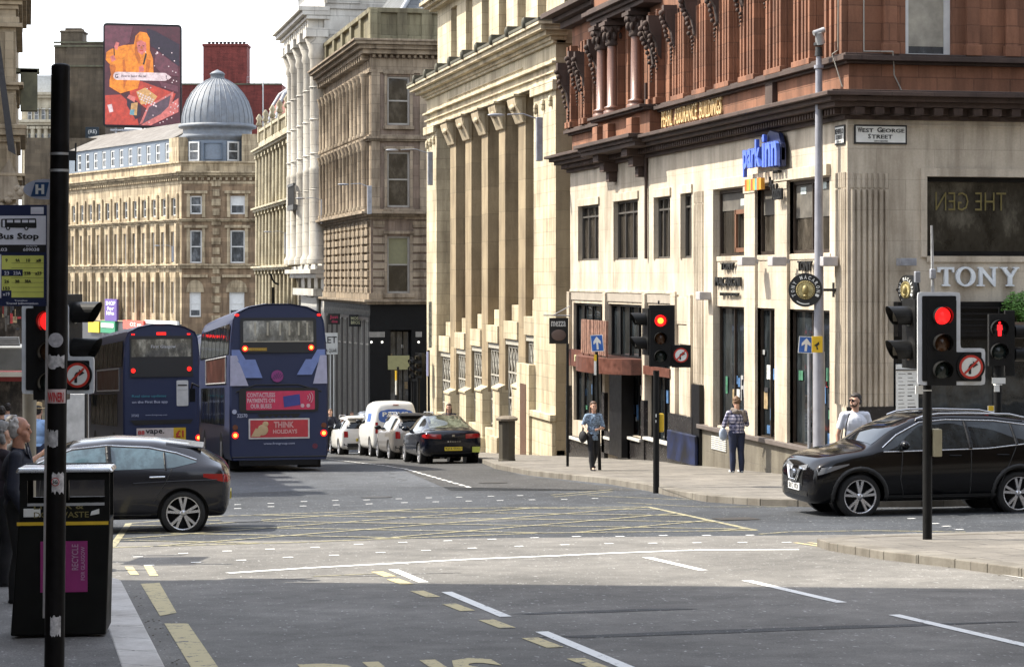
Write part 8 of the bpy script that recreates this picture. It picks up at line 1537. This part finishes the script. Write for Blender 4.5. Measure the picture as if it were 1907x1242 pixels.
# plaid shirt
def plaid():
    m, n, b = nmat('plaid_shirt'); t = n.nodes.new('ShaderNodeTexCoord').outputs['Object']; sp = n.nodes.new('ShaderNodeSeparateXYZ'); n.links.new(t, sp.inputs[0])
    u = mathn(n, 'ADD', sp.outputs[0], sp.outputs[1]); f = lambda v, s_, w: mathn(n, 'LESS_THAN', mathn(n, 'FRACT', mathn(n, 'MULTIPLY', v, s_)), w)
    a, c = f(u, 13, .42), f(sp.outputs[2], 13, .42); k = mathn(n, 'MULTIPLY', mathn(n, 'ADD', a, c), .5); n.links.new(ramp(n, k, [(.0, (.42, .40, .48)), (.5, (.13, .13, .21)), (.95, (.02, .022, .05))]), b.inputs['Base Color']); b.inputs['Roughness'].default_value = .85; return m
PL = plaid()
FLOR = paint('floral_top', (.16, .22, .30), .8, var=1.0, scale=26)
# old man at the kerb, looking right
gx, gy = gnd(30, 1120, .12)
p = atd(34, 20.6); t, V, H_ = person('old man with white hair in a dark navy coat waiting beside the bin', p, -pi/2-.12, 1.70, dict(hr=(.16, .06, .48), er=(.17, -.01, .62)), NAVYC, 1.0, paint('cloth_charcoal', (.014, .014, .014), .85), BLKC, H_WH, bald=True, skin=SKR, bulk=1.12, vox=.008, head_turn=.0)
m = MB(); m.prism([(-.03, .80), (0, .72), (.03, .80), (.02, .83), (-.02, .83)], lambda a, b, h: V((a, .062+h-(b-.72)*.2, b)), 0, .01); m.build('shirt_collar', WHT, t, world=False); m = MB()
for sg in (-1, 1): m.prism([(sg*.012, .745), (sg*.062, .80), (sg*.045, .855), (sg*.025, .83)], lambda a, b, h: V((a, .070-(b-.745)*.28+h, b)), 0, .008)
m.build('coat_collar', NAVYC, t, world=False)
person('grey-haired woman in dark clothes just behind the old man', atd(2, 22.4), -pi/2+.5, 1.64, None, paint('cloth_dark_plum', (.03, .022, .03), .85), 1.0, BLKC, BLKC, H_GR, .03, fem=True, vox=.01)
person('person in a white top at the far left beyond the shelter', atd(14, 57), .4, 1.72, dict(hl=(-.1, .12, .66)), WHT, .4, JEAN, BLKC, H_DK)
person('person with dark hair and black jacket at the left edge', atd(3, 48), .1, 1.68, None, BLKC, 1.0, BLKC, BLKC, H_DK)
t, V, H_ = person('person in a pale blue top and straw hat behind the bus stop post', atd(71, 44), -.5, 1.72, None, paint('cloth_pale_blue', (.25, .38, .6), .85), .6, JEAN, BLKC, H_DK)
m = MB(); m.lathe([(.15, .955*1.72), (.075, .96*1.72), (.07, 1.02*1.72), (0, 1.03*1.72)], (0, .01, 0), 20); m.build('straw_hat', paint('straw', (.40, .28, .13), .8), t, world=False)
t, V, H_ = person('person holding a pale phone between the post and the black pole', atd(24, 26), -pi/2, 1.66, dict(hr=(.06, .2, .74), er=(.15, .05, .64)), BLKC, .6, BLKC, BLKC, H_DK); m = MB(); a = V((.06, .24, .775)); m.box(a.x-.035, a.x+.035, a.y-.01, a.y, a.z-.07, a.z+.07); m.build('phone', SIGNW, t, world=False)
# woman walking towards the camera
t, V, H_ = person('woman in a blue floral top and black leggings walking with a shoulder bag', at(1105, 876), pi+.15, 1.62, dict(hl=(-.02, .10, .60), el=(-.14, .04, .62), hr=(.15, .09, .60), er=(.15, -.02, .66), kr=(.05, .05, .27), fr=(.05, .09, .0), kl=(-.05, -.02, .27), fl=(-.045, -.14, .03)), FLOR, .45, BLKC, BLKC, H_BR, .10, fem=True)
m = MB(); m.lathe([(.10, .60*1.62), (.115, .50*1.62), (.12, .44*1.62), (.1, .44*1.62)], (0, 0, 0), 18); m.build('tunic_hem', FLOR, t, world=False); m = MB(); m.ball(V((.15, -.03, .49)), (.09, .15, .14), 14, 10); m.tube([V((.15, -.02, .56)), V((.125, -.01, .81)), V((.15, -.06, .56))], .012, 5); m.build('shoulder_bag', BLKC, t, world=False)
# man in a plaid shirt seen from behind, head bowed
t, V, H_ = person('man in a blue checked shirt seen from behind with head bowed over a plastic bag', at(1372, 880), .15, 1.70, dict(hr=(.08, .17, .66), er=(.17, .04, .63), hl=(-.08, .15, .64), el=(-.17, .03, .62), kr=(.06, .0, .27), fr=(.065, -.0, 0), kl=(-.055, .01, .27), fl=(-.055, .02, 0)), PL, .9, JEAN, paint('trainer_grey', (.35, .36, .36), .7), H_SAND, head_tilt=-.5, bulk=1.2)
me = melt([(V((.0, -.06, .80)), V((.1, .03, .03))), (V((.06, -.075, .80)), .03*1.7, V((.085, -.075, .70)), .035*1.7), (V((-.04, -.07, .81)), .03*1.7, V((-.07, -.02, .83)), .03*1.7)], .011, 2); me.name = 'scarf'; me.materials.append(paint('taupe_scarf', (.17, .14, .12), .9, var=.3, scale=20)); link('scarf', me, t)
me = melt([(V((-.13, .14, .50)), (.10, .06, .15)), (V((-.12, .15, .60)), .03, V((-.09, .15, .64)), .012)], .011, 2); me.name = 'carrier_bag'; me.materials.append(paint('pale_plastic', (.40, .46, .55), .35, var=.3)); link('carrier_bag', me, t)
# man in white T-shirt
a, b = ax(1592); D0 = 38.6; t, V, H_ = person('bearded man in a white T-shirt and sunglasses standing behind the black crossover', (a*D0, b*D0, G(b*D0, .12)), pi-.05, 1.78, dict(hr=(.165, .02, .44), er=(.17, -.01, .60), hl=(-.17, .02, .44), el=(-.175, -.01, .60)), WHT, .30, paint('cloth_tan_shorts', (.2, .17, .12), .85), BLKC, H_DK, beard=H_BR, bulk=1.12, head_turn=-1.15, vox=.009)
m = MB(); 
for sg in (-1, 1): m.ball(H_((sg*.019, .046, .006)), (.03, .012, .022), 10, 6)
m.cyl(H_((-.046, .03, .009)), H_((.046, .03, .009)), .005); m.build('sunglasses', BLK, t, world=False); m = MB(); m.tube([V((.075, .062, .81)), V((.11, .072, .70)), V((.115, .06, .56))], .011, 5); m.tube([V((.075, -.062, .81)), V((.115, -.06, .56))], .011, 5); m.ball(V((.13, -.02, .51)), (.05, .09, .07), 12, 8); m.build('shoulder_bag', BLKC, t, world=False)
m = MB(); m.cyl(V((.167, .002, .55)), V((.166, .018, .47)), .0295, .0245, 12); m.build('forearm_tattoo', paint('tattoo_ink', (.10, .09, .09), .6, var=.8, scale=60), t, world=False)
# distant people
person('woman with long brown hair in a navy top beside the bank piers', atd(836, 68), pi-.2, 1.66, dict(hl=(-.12, .14, .6)), NAVYC, .4, JEAN, BLKC, H_BR, .12, fem=True)
person('person in a dark coat at the right edge of the nearest bus', atd(615, 92), pi, 1.72, None, NAVYC, 1.0, BLKC, BLKC, H_SAND)
person('woman in a cream top and dark red skirt by the far shop windows', atd(655, 100), pi+.4, 1.66, None, paint('cloth_cream', (.5, .45, .36), .85), .5, None, BLKC, H_BR, .06, fem=True, skirt=paint('cloth_dark_red', (.16, .02, .02), .85))
person('person in a pale pink top beside the woman in the red skirt', atd(667, 101.5), pi-.3, 1.62, None, paint('cloth_pink', (.5, .34, .36), .85), .5, BLKC, BLKC, H_DK, fem=True)
person('blonde person standing behind the white van, left of two', atd(695, 88), .1, 1.80, None, paint('cloth_cream', (.5, .45, .36), .85), .5, JEAN, BLKC, H_BL, .03, fem=True)
person('blonde person standing behind the white van, right of two', atd(706, 88.4), -.1, 1.84, None, paint('cloth_cream', (.5, .45, .36), .85), .5, JEAN, BLKC, H_BL, .03, fem=True)
